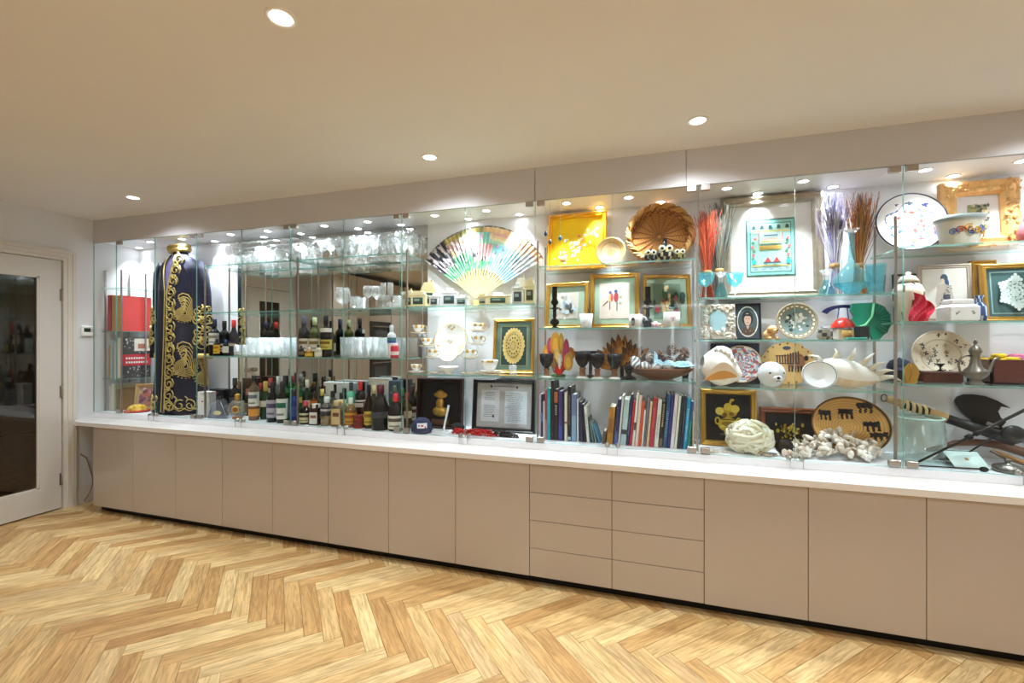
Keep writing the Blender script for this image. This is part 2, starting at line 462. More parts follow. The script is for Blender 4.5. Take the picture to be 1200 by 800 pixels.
bb = MB(); bb.box(0, 0.014, HX0 + 0.088, YB, 0, 0.12); bb.box(0, 0.009, HX0 + 0.088, YB, 0.12, 0.15)
struct('baseboard_left', bb, TRIM)
# thermostat
t = thing('thermostat', 'small white wall thermostat with a dark display beside the glazed door', 'thermostat', (0.0, 2.618, 1.512))
b_ = MB().bbox(0, 0.024, -0.043, 0.043, -0.045, 0.045, 0.006, (238, 238, 236)).build('casing', VC, t)
MB().box(0.0242, 0.0252, -0.028, 0.020, -0.008, 0.026, (52, 62, 60)).build('display', VG, t)
MB().box(0.0242, 0.027, 0.024, 0.036, -0.006, 0.022, (190, 192, 190)).build('button', VC, t)
pc = MB(); P = []
for k in range(30):
    a = k / 29
    P.append((0.03 + 0.02 * math.sin(a * 9), 2.585 + 0.055 * math.sin(a * 4.3) + 0.02 * a, 0.02 + 0.52 * a - 0.10 * max(0, a - 0.72) * 3.4))
pc.tube(P, 0.004, 6, (150, 116, 96))
one('power_cord', pc, VC, 'thin brown power cord looped in the gap under the worktop end', 'cord')

# kitchen units on the left wall, seen in the mirror
def tall_unit(y0, y1, label, ovens=()):
    t = thing('tall_unit', label, 'cabinet', (0, (y0 + y1) / 2, 0), group=None)
    h = (y1 - y0) / 2
    MB().box(0.002, 0.578, -h + .001, h - .001, 0.0, 2.4).build('body', TAUPE, t)
    zs = [0.08] + [z for o in ovens for z in o] + [2.39]
    for a, b in zip(zs[0::2], zs[1::2]):
        MB().box(0.579, 0.60, -h + .003, h - .003, a + .002, b - .002).build('door', TAUPE, t)
    for a, b in ovens:
        o = MB((22, 22, 24)).bbox(0.579, 0.605, -h + .003, h - .003, a, b, 0.004).build('oven', VG, t)
        o2 = MB(); o2.tube([(0.635, -h + .05, b - .08), (0.635, h - .05, b - .08)], 0.008, 8); o2.box(.6, .64, -h + .06, -h + .075, b - .087, b - .073); o2.box(.6, .64, h - .075, h - .06, b - .087, b - .073)
        o2.build('handle', STEEL, o)
        MB((70, 76, 84)).box(0.6052, 0.606, -h + .12, h - .12, a + .06, b - .14).build('window', VG, o)
tall_unit(0.50, 1.05, 'tall taupe kitchen unit nearest the glazed door'); tall_unit(0.17, 0.49, 'narrow tall taupe kitchen unit beside the ovens')
tall_unit(-0.43, 0.16, 'tall taupe kitchen unit with two black ovens', ((0.62, 1.16), (1.30, 1.74)))
tall_unit(-1.03, -0.44, 'tall taupe kitchen unit on the far side of the ovens'); tall_unit(-1.63, -1.04, 'tall taupe kitchen unit two beyond the ovens'); tall_unit(-2.4, -1.64, 'wide tall taupe kitchen unit by the corner of the room')

# ceiling downlights
LENS = lamp_mat('lamp_lens', (250, 252, 255), 9.0)
CLENS = lamp_mat('case_lens', (244, 249, 255), 18.0)
def downlight_proto():
    a = MB((245, 243, 238)); a.lathe([(0.036, -0.001), (0.036, -0.004), (0.046, -0.006), (0.05, -0.003), (0.05, 0.0)], 28)
    b = MB(); b.lathe([(0.0, -0.002), (0.036, -0.002)], 24)
    return a.mesh('bezel', VC), b.mesh('lens', LENS)
bz, ln = downlight_proto()
where = ['in the run of lights nearest the left wall', 'above the bottle shelves of the display case', 'above the yellow tray in the display case', 'set back from the display case in the second row']
for n, (x, y) in enumerate(CEIL_SPOTS):
    off = '' if in_frame(x, y, CEIL) else '_offscreen'
    t = thing('ceiling_downlight' + off, 'round white recessed ceiling downlight ' + (where[n] if n < 4 else 'over the rest of the room'), 'downlight', (x, y, CEIL), group='recessed ceiling downlights')
    for nm, me in (('bezel', bz), ('lens', ln)):
        o = bpy.data.objects.new(nm + (off if nm == 'lens' else ''), me); COL.objects.link(o); o.parent = t

# ================================================================ BASE CABINETS
CF, CT = 2.47, 0.713
S0, SP = 0.355, 0.468
PANEL_PT = 0.0015
names = {0: 'first handleless taupe door cabinet beside the wall gap', 7: 'handleless taupe door cabinet left of the drawers', 10: 'handleless taupe door cabinet right of the drawers'}
ordn = ['first', 'second', 'third', 'fourth', 'fifth', 'sixth', 'seventh', 'eighth', 'ninth', 'tenth', 'eleventh', 'twelfth', 'thirteenth', 'fourteenth', 'fifteenth']
for i in range(15):
    x0 = S0 + SP * i
    drawers = i in (8, 9)
    lab = names.get(i) or ('glossy taupe unit of four drawers beside the %s' % ('door cabinets towards the wall gap' if i == 8 else 'door cabinets away from the wall gap') if drawers
          else 'handleless glossy taupe door cabinet, %s from the wall gap' % ordn[i])
    t = thing('drawer_cabinet' if drawers else 'door_cabinet', lab, 'cabinet', (x0, CF, 0), group='run of low taupe cabinets')
    MB().box(0.0005, SP - 0.0005, 0.021, YB - CF, 0.062, CT - 0.001).build('body', mat('carcass', (60, 52, 46), 0.6), t)
    MB().box(0.0, SP, 0.06, 0.075, 0.0, 0.062).build('toe_kick', BLACK, t)
    if drawers:
        zs = [0.06 + (CT - 0.004 - 0.06) * k / 4 for k in range(5)]
        for k in range(4):
            d = MB().bbox(PANEL_PT, SP - PANEL_PT, 0, 0.020, zs[k] + PANEL_PT, zs[k + 1] - PANEL_PT, 0.0012).build('drawer', TAUPE, t)
    else:
        MB().bbox(PANEL_PT, SP - PANEL_PT, 0, 0.020, 0.06, CT - 0.004, 0.0012).build('door', TAUPE, t)
XE = S0 + SP * 15
# worktop, clipped where it meets the door casing
wt = MB(); zt0, zt1 = CT, 0.745
pts = [(0.14, 2.458), (XE, 2.458), (XE, YB), (0.0, YB), (0.0, 2.545)]
n = len(pts); vs = [(p[0], p[1], zt0) for p in pts] + [(p[0], p[1], zt1) for p in pts]
wt.add(vs, [tuple(range(n - 1, -1, -1)), tuple(range(n, 2 * n))] + [(i, (i + 1) % n, (i + 1) % n + n, i + n) for i in range(n)])
one('worktop', wt, mat('worktop_white', (228, 224, 220), 0.25, var=0.01), 'long white worktop running over the low taupe cabinets', 'worktop')

# ================================================================ DISPLAY CASE
GF = 2.670                                # front face of the glass
FZ = 0.787                                # floor of the case
case = thing('display_case', 'long wall display case with glass doors and lit glass shelves', 'display case', (0, GF, zt1))
def cp(mb, name, m, parent=None): return mb.build(name, m, parent or case, (0, -GF, -zt1) if parent is None else None)
cp(MB().bbox(0.0, XE, GF, YB, zt1, FZ, 0.002), 'plinth', CASEW)
for a, b in ((0.0, 4.080), (4.084, 4.962), (4.965, XE)):
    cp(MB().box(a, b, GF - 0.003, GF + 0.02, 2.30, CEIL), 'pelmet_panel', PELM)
bx = [0.0] + BAYS
for a, b in zip(bx[:-1], bx[1:]):
    cp(MB().box(a + .001, b - .001, GF + 0.02, YB, CASE_Z, CASE_Z + 0.02), 'ceiling_panel', CASEW)
    mirror = 1.2 < a < 3.0
    cp(MB().box(a + .001, b - .001, YB, YB + 0.02, FZ, CASE_Z), 'mirror_panel' if mirror else 'back_panel', mat('mirror', (222, 218, 212), 0.01, metal=1.0, var=0.0) if mirror else CASEW)
cp(MB().box(BAYS[-1], BAYS[-1] + 0.02, GF, YB + 0.02, FZ, 2.30), 'end_panel', CASEW)
def pane(x0, x1, y0, y1, z0, z1):
    mb = MB(); mb.box(x0, x1, y0, y1, z0, z1)
    big = 'y' if (y1 - y0) < (z1 - z0) else 'z'
    # faces: bottom, top, front, right, back, left
    for k in range(6):
        mb.mi[k] = 0 if (big == 'y' and k in (2, 4)) or (big == 'z' and k in (0, 1)) else 1
    return mb
hm = MB().bbox(-0.024, 0.024, -0.006, 0.018, -0.016, 0.016, 0.002).mesh('hinge_clip', STEEL)
lk = MB(); lk.M = Matrix.Rotation(PI / 2, 4, 'X'); lk.lathe([(0, 0.016), (0.010, 0.015), (0.012, 0.008), (0.012, 0), (0.015, -0.002), (0.015, -0.004), (0, -0.004)], 12); lk.M = None
lk.box(-0.0012, 0.0012, -0.030, -0.015, -0.012, 0.006); lk.box(-0.001, 0.001, -0.026, -0.022, -0.05, -0.01)
lk = lk.mesh('lock', STEEL)
def gdoor(x0, x1, hinge):                 # hinge: -1 left side, +1 right side, 0 fixed
    d = pane(x0 + .0012, x1 - .0012, GF, GF + 0.008, FZ + .003, 2.30).build('glass_door', [GLASS, EDGE], case, (0, -GF, -zt1))
    if hinge:
        hx = x0 + 0.036 if hinge < 0 else x1 - 0.036
        for z in (FZ + 0.022, 2.283):
            o = bpy.data.objects.new('hinge_clip', hm); COL.objects.link(o); o.parent = d; o.location = (hx, GF, z)
        lx = x1 - 0.03 if hinge < 0 else x0 + 0.03
        o = bpy.data.objects.new('lock', lk); COL.objects.link(o); o.parent = d; o.location = (lx, GF - 0.004, FZ + 0.018)
gdoor(0.0, BAYS[0], 0)
for a, b in zip(BAYS[:-1], BAYS[1:]):
    m_ = (a + b) / 2
    gdoor(a, m_, -1); gdoor(m_, b, 1)
SHELF = {1: (2.043, 1.660, 1.302), 2: (2.043, 1.660, 1.302), 3: (1.662, 1.196), 4: (1.898, 1.505, 1.188), 5: (1.670, 1.430, 1.164), 6: (1.903, 1.521, 1.204)}
SF, SB = 2.72, 3.035
BAYN = {1: 'mirrored bay beside the robe', 2: 'mirrored bay with the brandy glass', 3: 'bay with the large painted fan', 4: 'bay with the yellow tray and books', 5: 'bay with the sampler and shells', 6: 'bay with the axe and coffee pot'}
for i, zs in SHELF.items():
    a, b = BAYS[i], BAYS[i + 1]
    for z in zs:                           # z is the top of the shelf
        lv = {3: ('top', 'middle', 'low'), 2: ('upper', 'lower')}[len(zs)][zs.index(z)]
        one('glass_shelf', pane(a + .010, b - .010, SF, SB, z - 0.010, z), [GLASS, EDGE], '%s clear glass shelf in the %s' % (lv, BAYN[i]), 'shelf', group='glass shelves')
UPM = mat('upright_steel', (172, 162, 154), 0.3, metal=0.8)
def upright(x, y):
    mb = MB(); mb.box(x - .005, x + .005, y - .006, y + .006, FZ, 2.065)
    for k in range(36):
        z = FZ + 0.04 + k * 0.034; mb.box(x - .0055, x + .0055, y - .003, y + .003, z, z + 0.012)
    cp(mb, 'upright', UPM)
for b in BAYS[1:]:
    upright(b, 2.745); upright(b, 2.965)
Y1a = 2.755
BZ = [Z_(122, 338, Y1a), Z_(122, 388, Y1a), Z_(122, 443, Y1a)]
for x in (0.012, 0.225):
    upright(x, 2.755); upright(x, 2.955)
for z, lv in zip(BZ, ('empty top', 'middle', 'lowest')):
    one('glass_shelf', pane(0.004, 0.240, 2.735, 3.03, z - 0.008, z), [GLASS, EDGE], '%s short glass shelf of the narrow book rack by the left wall' % lv, 'shelf', group='glass shelves')
ca = MB((240, 240, 240)); ca.lathe([(0.024, -0.001), (0.026, -0.005), (0.034, -0.004), (0.034, 0)], 20); ca = ca.mesh('case_downlight', VC)
cl = MB(); cl.lathe([(0.0, -0.003), (0.025, -0.003)], 16); cl = cl.mesh('lens', CLENS)
for x, y in CASE_SPOTS:
    o = bpy.data.objects.new('case_downlight', ca); COL.objects.link(o); o.parent = case; o.location = (x, y - GF, CASE_Z - zt1)
    l = bpy.data.objects.new('lens' if in_frame(x, y, CASE_Z) else 'lens_offscreen', cl); COL.objects.link(l); l.parent = o
# ================================================================ THINGS IN THE CASE: shared builders
def dish_prof(r, depth, rim=0.0, foot=0.35, th=0.006, n=10):
    """open dish: outside from the foot up, over the rim and back to the middle"""
    p = [(0, 0), (r * foot, 0)]
    for k in range(1, 5):
        a = k / 4; p.append((r * (foot + (1 - foot) * a), depth * a ** 1.4))
    p.append((r * 1.0, depth + th))
    for k in range(n):
        a = 1 - (k + 1) / n
        p.append((r * 0.985 * a, (depth * max(0, (a - foot) / (1 - foot)) ** 1.4 if a > foot else 0) + th))
    p[-1] = (0, th)
    return p
FACE = Matrix.Rotation(PI / 2, 4, 'X')   # an axis that pointed up now points at the viewer (-y)
def plate(name, label, px, ptop, pbot, Y, colf, depth=0.02, lean=12, m=None, cat='plate', seg=48, zb=None, rz=0, wide=1.0, back=(230, 230, 228), nring=14, stand=False, group=None):
    """round dish leaning on its edge; colf(r01, angle) colours the face"""
    zt = Z_(px, ptop, Y); z0 = zb if zb is not None else Z_(px, pbot, Y)
    r = (zt - z0) / 2 / math.cos(R(lean))
    mb = MB(); prof = dish_prof(r, depth, n=nring); first = 6
    mb.M = Matrix.Translation((0, 0, r * math.cos(R(lean)))) @ Matrix.Rotation(R(-lean), 4, 'X') @ FACE
    rad = [q[0] / r for q in prof]
    mb.lathe(prof, seg, sx=wide, colf=lambda j, i: back if j < first - 1 else colf((rad[j] + rad[min(j + 1, len(rad) - 1)]) / 2, 2 * PI * (i + 0.5) / seg))
    return one(name, mb, m or VG, label, cat, (X_(px, Y), Y, z0), (0, 0, rz), group)

def frame(name, label, px0, px1, ptop, zb, Y, bar=0.03, fm=None, fcol=None, mount=(235, 235, 230), mw=0.04, pic=(220, 220, 215), shapes=(), lean=6, rz=0.0, depth=0.022, inner=None, glaze=True, cat='picture', prof=None, carve=0, bare=False, xz=None):
    """framed picture standing on zb; width from its two pixel edges, height from its top"""
    if xz: xa, xb, h = xz
    else:
        xa, xb = X_(px0, Y), X_(px1, Y); h = Z_((px0 + px1) / 2, ptop, Y) - zb
    wdt = (xb - xa) / math.cos(rz); h /= math.cos(R(lean))
    t = thing(name, label, cat, ((xa + xb) / 2, Y, zb), (R(-lean), 0, rz))
    w2 = wdt / 2
    f = MB(fcol or (180, 140, 60))
    # mitred bars with a stepped profile: (inset from the outer edge, depth towards the viewer)
    pr = prof or [(0, 0), (0, -depth * 0.8), (bar * 0.25, -depth), (bar * 0.55, -depth * 0.75), (bar * 0.8, -depth * 0.85), (bar, -depth * 0.45), (bar, 0)]
    rings = []
    for ins, y in pr: rings.append([(-w2 + ins, y, ins), (w2 - ins, y, ins), (w2 - ins, y, h - ins), (-w2 + ins, y, h - ins)])
    v = [p for r_ in rings for p in r_]; fs = []
    for j in range(len(pr) - 1):
        for i in range(4): fs.append((j * 4 + i, j * 4 + (i + 1) % 4, (j + 1) * 4 + (i + 1) % 4, (j + 1) * 4 + i))
    f.add(v, fs); f.box(-w2 + .002, w2 - .002, -.002, 0.004, .002, h - .002)
    if carve:
        random.seed(carve)
        for k in range(90):
            a = random.random() * 4; side = int(a); q = a - side; ii = bar * (0.15 + 0.7 * random.random())
            x, z = [(-w2 + ii, q * h), (w2 - ii, q * h), (-w2 + q * wdt, ii), (-w2 + q * wdt, h - ii)][side]
            rr = 0.006 + 0.006 * random.random()
            P = [(x + rr * (1 - s_ / 9) * math.cos(s_ * 0.8 + k), -depth * 1.02, z + rr * (1 - s_ / 9) * math.sin(s_ * 0.8 + k)) for s_ in range(8)]
            f.tube(P, 0.0032, 5)
    f.build('frame', fm or GOLD, t)
    b = bar
    m = MB(mount); m.box(-w2 + b, w2 - b, -0.006, -0.002, b, h - b)
    if inner: m.box(-w2 + b + mw - inner[0], w2 - b - mw + inner[0], -0.0068, -0.006, b + mw - inner[0], h - b - mw + inner[0], inner[1])
    m.build('mount', VM, t)
    pw, ph = wdt - 2 * (b + mw), h - 2 * (b + mw)
    p = MB(pic); p.box(-pw / 2, pw / 2, -0.0078, -0.0066, b + mw, b + mw + ph)
    flat_print(p, pw, ph, shapes, -0.0079, -pw / 2, b + mw)
    p.build('picture', VM, t)
    if glaze:
        MB().box(-w2 + b - .002, w2 - b + .002, -0.0145, -0.0130, b - .002, h - b + .002).build('glazing', clear('picture_glass', (254, 254, 254), 0.008, 0.7, 5.0), t)
    return t, wdt, h

def revolve(name, prof, m, label, cat, px, Y, zb, seg=24, group=None, col=None, colf=None, rz=0, sx=1, sy=1, tilt=None):
    mb = MB(col or (200, 200, 200)); mb.lathe(prof, seg, colf=colf, sx=sx, sy=sy)
    return one(name, mb, m, label, cat, (X_(px, Y), Y, zb), tilt or (0, 0, rz), group)

def fit(t, zb, hmax=None):
    """rest a built thing on zb, and shrink it to at most hmax high"""
    zs = [(c.matrix_basis @ v.co).z for c in t.children for v in c.data.vertices]
    s = min(1.0, hmax / (max(zs) - min(zs))) if hmax else 1.0
    t.scale = (s, s, s); t.location.z = zb - min(zs) * s
# ---------------------------------------------------------------- books
def book(X, Y, zb, th, ht, dp, col, label, tilt=0.0, band=None, group='books', title=None, pages=(236, 230, 214), rz=0.0, yfront=None):
    """upright book, spine to the viewer; X is the left foot of the spine"""
    t = thing('book', label, 'book', (X, Y, zb), (0, 0, rz), group)
    M = Matrix.Rotation(tilt, 4, 'Y')
    c = MB(col); c.M = M; k = min(0.0025, th * 0.2)
    c.box(0, k, 0, dp, 0, ht); c.box(th - k, th, 0, dp, 0, ht); c.bbox(0, th, -0.002, 0.002, 0, ht, 0.0008)
    if band:
        for a, b, bc in band: c.box(0.0008, th - 0.0008, -0.0026, -0.002, ht * a, ht * b, bc)
    if title:
        n = max(3, int(ht * (title[1] - title[0]) / 0.011)); random.seed(int(X * 1e4))
        for q in range(n):
            z = ht * (title[0] + (title[1] - title[0]) * (q + 0.1) / n)
            e = th * (0.26 + 0.1 * random.random())
            c.box(e, th - e, -0.0027, -0.002, z, z + 0.0065 * (0.6 + 0.5 * random.random()), title[2])
    c.build('cover', VC, t)
    p = MB(pages); p.M = M; p.box(k, th - k, 0.002, dp - 0.004, 0.002, ht - 0.003); p.build('pages', VM, t)
    return t

# ---------------------------------------------------------------- bottles
def bot_prof(style, h, r):
    if style == 'bordeaux': p = [(0, 0), (.92, 0), (1, .015), (1, .60), (.94, .645), (.6, .70), (.38, .74), (.34, .80), (.34, .97), (.38, .975), (.38, 1), (0, 1)]
    elif style == 'burgundy': p = [(0, 0), (.92, 0), (1, .015), (1, .42), (.95, .50), (.75, .60), (.5, .70), (.36, .78), (.33, .97), (.38, .975), (.38, 1), (0, 1)]
    elif style == 'spirit': p = [(0, 0), (.95, 0), (1, .02), (1, .66), (.93, .72), (.55, .77), (.4, .80), (.36, .84), (.36, .98), (.4, .985), (.4, 1), (0, 1)]
    elif style == 'squat': p = [(0, 0), (.92, 0), (1, .04), (1, .5), (.9, .62), (.55, .72), (.36, .77), (.32, .82), (.32, 1), (0, 1)]
    elif style == 'jar': p = [(0, 0), (.95, 0), (1, .04), (1, .72), (.9, .8), (.75, .83), (.75, 1), (0, 1)]
    else: p = [(0, 0), (.9, 0), (1, .05), (1.05, .25), (.85, .5), (.45, .68), (.32, .76), (.30, 1), (0, 1)]
    return [(a * r, b * h) for a, b in p]
TINTS = {}
def tint(rgb, haze=0.35):
    n = 'tinted_%d_%d_%d' % rgb
    return clear(n, rgb, 0.08, 0.7, 4.0, 0.03, haze, rgb)
def bottle(label, px, Y, zb, ptop, style='bordeaux', body=(18, 26, 20), cap=(20, 20, 22), lab=None, r=None, lab2=None, square=False, clearglass=None, liquid=None, capz=0.80, group='bottles', lz=(0.12, 0.48), seg=20, rz=0.4):
    h = Z_(px, ptop, Y) - zb; r = (r * 1.1 if r else h * 0.135)
    t = thing('bottle', label, 'bottle', (X_(px, Y), Y, zb), (0, 0, rz), group)
    prof = bot_prof(style, h, r)
    cut = [p for p in prof if p[1] <= capz * h + 1e-6]
    seg_ = 4 if square else seg
    k = 1.35 if square else 1
    mb = MB(body)
    if square: mb.M = Matrix.Rotation(PI / 4, 4, 'Z')
    mb.lathe([(a * (k if a > 0.5 * r else 1), z) for a, z in prof[:-1]], seg_ if square else seg, smooth=not square)
    mb.build('body', tint(clearglass, 0.12) if clearglass else VG, t)
    if liquid:
        q = MB(liquid[0])
        if square: q.M = Matrix.Rotation(PI / 4, 4, 'Z')
        top = min(liquid[1], 0.62) * h
        q.lathe([(0, .006), (r * k * .9, .006), (r * k * .92, .02 * h), (r * k * .92, top), (0, top)], seg_, smooth=not square); q.build('liquid', tint(liquid[0], 0.55), t)
    c = MB(cap); nr = max(a for a, z in prof if z > 0.9 * h) * 1.1
    c.lathe([(nr * .96, capz * h), (nr, capz * h + .002), (nr, h * 1.0), (nr * .85, h * 1.006), (0, h * 1.006)], 14); c.build('cap', VC, t)
    for spec in (lab, lab2):
        if not spec: continue
        lc, z0, z1, bar = (list(spec) + [None] * 4)[:4]
        z0 = z0 or lz[0]; z1 = z1 or lz[1]
        l = MB(lc); n = 12; rr = r * (1.015 if not square else 1.0)
        if square:
            s_ = r * k * 0.7071
            l.box(-s_ * .8, s_ * .8, -s_ - .0012, -s_ - .0002, z0 * h, z1 * h, lc)
            if bar: l.box(-s_ * .6, s_ * .6, -s_ - .0018, -s_ - .001, (z0 * .5 + z1 * .5) * h, (z0 * .25 + z1 * .75) * h, bar)
        else:
            def band(a0, a1, za, zb_, cc, q):
                l.grid(lambda u, v: (rr * q * math.cos(a0 + (a1 - a0) * u), rr * q * math.sin(a0 + (a1 - a0) * u), (za + (zb_ - za) * v) * h), n, 1, col=cc)
            band(-PI * 1.05, -0.0 + 0.05, z0, z1, lc, 1)
            if bar:
                band(-PI * .85, -PI * .2, z0 + (z1 - z0) * .55, z0 + (z1 - z0) * .8, bar, 1.006)
                band(-PI * .75, -PI * .3, z0 + (z1 - z0) * .18, z0 + (z1 - z0) * .28, tuple(int(a * .6) for a in lc), 1.006)
        l.build('label_sheet', VM, t)
    return t
def carton(label, px0, px1, ptop, zb, Y, col, marks=(), dp=0.09, rz=0.0, m=None):
    xa, xb = X_(px0, Y), X_(px1, Y); w_ = xb - xa; h = Z_((px0 + px1) / 2, ptop, Y) - zb
    t = thing('carton', label, 'box', ((xa + xb) / 2, Y, zb), (0, 0, rz))
    MB(col).bbox(-w_ / 2, w_ / 2, 0, dp, 0, h, 0.0015).build('body', m or VC, t)
    if marks:
        p = MB(); flat_print(p, w_, h, marks, 0, -w_ / 2, 0); p.build('print', VM, t)
    return t

# ---------------------------------------------------------------- drinking glasses
def gprof(kind):
    if kind == 'wine': return [(0, 0), (.034, 0), (.034, .002), (.006, .007), (.004, .03), (.004, .075), (.010, .083), (.030, .10), (.037, .125), (.036, .15), (.031, .178), (.030, .178), (.034, .15), (.035, .125), (.028, .102), (0, .088)]
    if kind == 'flute': return [(0, 0), (.030, 0), (.030, .002), (.005, .007), (.0035, .03), (.0035, .07), (.012, .085), (.022, .12), (.025, .16), (.023, .215), (.022, .215), (.0235, .16), (.020, .12), (0, .09)]
    if kind == 'tumbler': return [(0, 0), (.030, 0), (.033, .004), (.036, .09), (.0345, .09), (.031, .014), (0, .012)]
    if kind == 'highball': return [(0, 0), (.026, 0), (.028, .004), (.032, .15), (.0305, .15), (.027, .014), (0, .012)]
    if kind == 'martini': return [(0, 0), (.036, 0), (.036, .002), (.006, .006), (.004, .03), (.004, .09), (.008, .098), (.055, .155), (.0535, .155), (.006, .10), (0, .099)]
    if kind == 'brandy': return [(0, 0), (.040, 0), (.040, .003), (.008, .008), (.006, .03), (.012, .04), (.045, .06), (.060, .09), (.060, .12), (.047, .165), (.0455, .165), (.058, .12), (.058, .09), (.043, .062), (0, .043)]
    if kind == 'coupe': return [(0, 0), (.032, 0), (.032, .002), (.005, .007), (.0035, .03), (.0035, .085), (.02, .092), (.044, .115), (.048, .13), (.0465, .13), (.042, .117), (0, .096)]
GM = {}
def gmesh(kind, m=None):
    key = (kind, m.name if m else '')
    if key not in GM:
        mb = MB(); mb.lathe(gprof(kind), 16); GM[key] = mb.mesh(kind, m or CRYSTAL)
    return GM[key]
GNAME = {'wine': ('wine_glass', 'clear stemmed wine glass'), 'flute': ('champagne_flute', 'tall clear champagne flute'), 'tumbler': ('tumbler', 'short clear tumbler'),
         'highball': ('highball_glass', 'straight clear highball glass'), 'martini': ('cocktail_glass', 'clear conical cocktail glass'), 'brandy': ('brandy_glass', 'large round clear brandy glass'), 'coupe': ('coupe_glass', 'shallow clear coupe glass')}
def drink(kind, X, Y, zb, where, group, s=1.0, upside=False):
    nm, lb = GNAME[kind]
    o = bpy.data.objects.new(nm, gmesh(kind)); COL.objects.link(o)
    h = max(z for r_, z in gprof(kind)) * s
    o.location = (X, Y, zb + (h if upside else 0)); o.scale = (s, s, s)
    if upside: o.rotation_euler = (PI, 0, 0)
    tag(o, lb + ' ' + where, 'glass', group)
    return o
# ================================================================ BAY 1: book rack and robe
R1 = BAYS[0]
def rackbook(x0, x1, y0, dp, zb, h, col, label, title=None, band=None):
    return book(x0, y0, zb, x1 - x0, h, dp, col, label, title=title, band=band, group=None)
hA = Z_(135, 346, 2.80) - BZ[1]
rackbook(0.030, 0.072, 2.765, 0.25, BZ[1], hA, (178, 24, 26), 'dark red album standing in the rack against the left wall', None)
rackbook(0.076, 0.200, 2.770, 0.25, BZ[1], hA * 0.98, (206, 66, 62), 'thick faded red album with gold hinge strip in the rack', None, ((0, 1, (196, 150, 84)),))
h2 = Z_(135, 396, 2.80) - BZ[2]
for x0, x1, c, lb, k in ((0.028, 0.048, (196, 160, 96), 'mustard spined book on the lower rack shelf', .82), (0.050, 0.072, (176, 196, 206), 'pale blue book on the lower rack shelf', .9), (0.074, 0.098, (140, 160, 172), 'grey blue book leaning next to the pale blue book in the rack', .96), (0.100, 0.124, (206, 200, 186), 'cream book behind the front rack upright', .9)):
    rackbook(x0, x1, 2.775, 0.22, BZ[2], h2 * k, c, lb)
# wide book with its patterned cover towards the room
t = thing('cover_book', 'book with grey patterned cover and red title band in the rack', 'book', (0.14, 2.775, BZ[2]), (0, 0, 0))
MB((60, 62, 64)).box(0, 0.06, 0, 0.24, 0, h2 * 1.02).build('cover', VC, t)
MB((232, 226, 212)).box(0.003, 0.057, -0.001, 0.236, 0.003, h2 * 1.02 - .003).build('pages', VM, t)
pr = MB(); H_ = h2 * 1.02
def side(p, y0, y1, z0, z1, c, k): p.add([(0.0602 + .0003 * k, y0, z0), (0.0602 + .0003 * k, y1, z0), (0.0602 + .0003 * k, y1, z1), (0.0602 + .0003 * k, y0, z1)], [(0, 1, 2, 3)], c)
side(pr, 0, .24, H_ * .30, H_ * .58, (196, 40, 58), 1)
random.seed(3)
for k in range(46):
    y, z = random.random() * .22, H_ * random.choice([random.uniform(.02, .27), random.uniform(.6, .95)])
    side(pr, y, y + random.uniform(.006, .02), z, z + random.uniform(.004, .016), random.choice([(220, 222, 220), (190, 194, 196), (120, 126, 128), (206, 196, 180)]), 1)
side(pr, .10, .235, H_ * .66, H_ * .97, (224, 214, 200), 2); side(pr, .13, .20, H_ * .72, H_ * .84, (180, 116, 92), 3)
for row, n in ((.46, 8), (.36, 9)):
    for k in range(n): side(pr, .03 + k * .021, .03 + k * .021 + .014, H_ * row, H_ * row + .018, (244, 236, 232), 2)
pr.build('print', VM, t)
h3 = Z_(135, 449, 2.80) - FZ
for x0, x1, c, lb, k in ((0.028, 0.062, (214, 210, 200), 'thick ivory book standing on the case floor in the rack', .93), (0.064, 0.094, (224, 222, 214), 'white book beside the thick ivory book in the rack', 1.0), (0.096, 0.114, (188, 170, 128), 'tan book on the case floor in the rack', .95), (0.116, 0.132, (150, 116, 70), 'slim brown book on the case floor in the rack', .8)):
    rackbook(x0, x1, 2.775, 0.22, FZ, h3 * k, c, lb)
random.seed(5)
frame('picture_card', 'small framed pink and ochre card leaning behind the embroidered cap', 0, 0, 0, FZ, 2.93, bar=0.022, fm=VC, fcol=(196, 160, 104), mount=(200, 182, 160), mw=0.008, pic=(176, 140, 130), glaze=False, lean=8, rz=0.5, xz=(0.19, 0.36, 0.235),
      shapes=[(ell(random.random() * .8 + .1, random.random() * .8 + .1, .12, .1, 8), random.choice([(196, 120, 110), (150, 96, 110), (210, 170, 120), (120, 84, 96), (222, 200, 180)])) for _ in range(26)])
# embroidered cap on the floor of the case
t = thing('skullcap', 'yellow and red embroidered cap lying on the case floor beside the robe', 'cap', (X_(161, 2.80), 2.80, FZ), (0, 0, -0.3))
MB((190, 56, 44)).lathe([(0, 0), (.085, 0), (.096, .006), (.09, .016), (.05, .022), (0, .022)], 28, sx=1.15, colf=lambda j, i: [(188, 46, 40), (206, 110, 60), (150, 40, 52)][(i // 2 + j) % 3]).build('brim', VM, t)
MB().lathe([(.068, .018), (.066, .04), (.05, .058), (.025, .066), (0, .068)], 28, sx=1.15, colf=lambda j, i: [(240, 200, 60), (246, 222, 120), (222, 160, 40)][(i // 2 + 2 * j) % 3]).build('crown', VM, t)

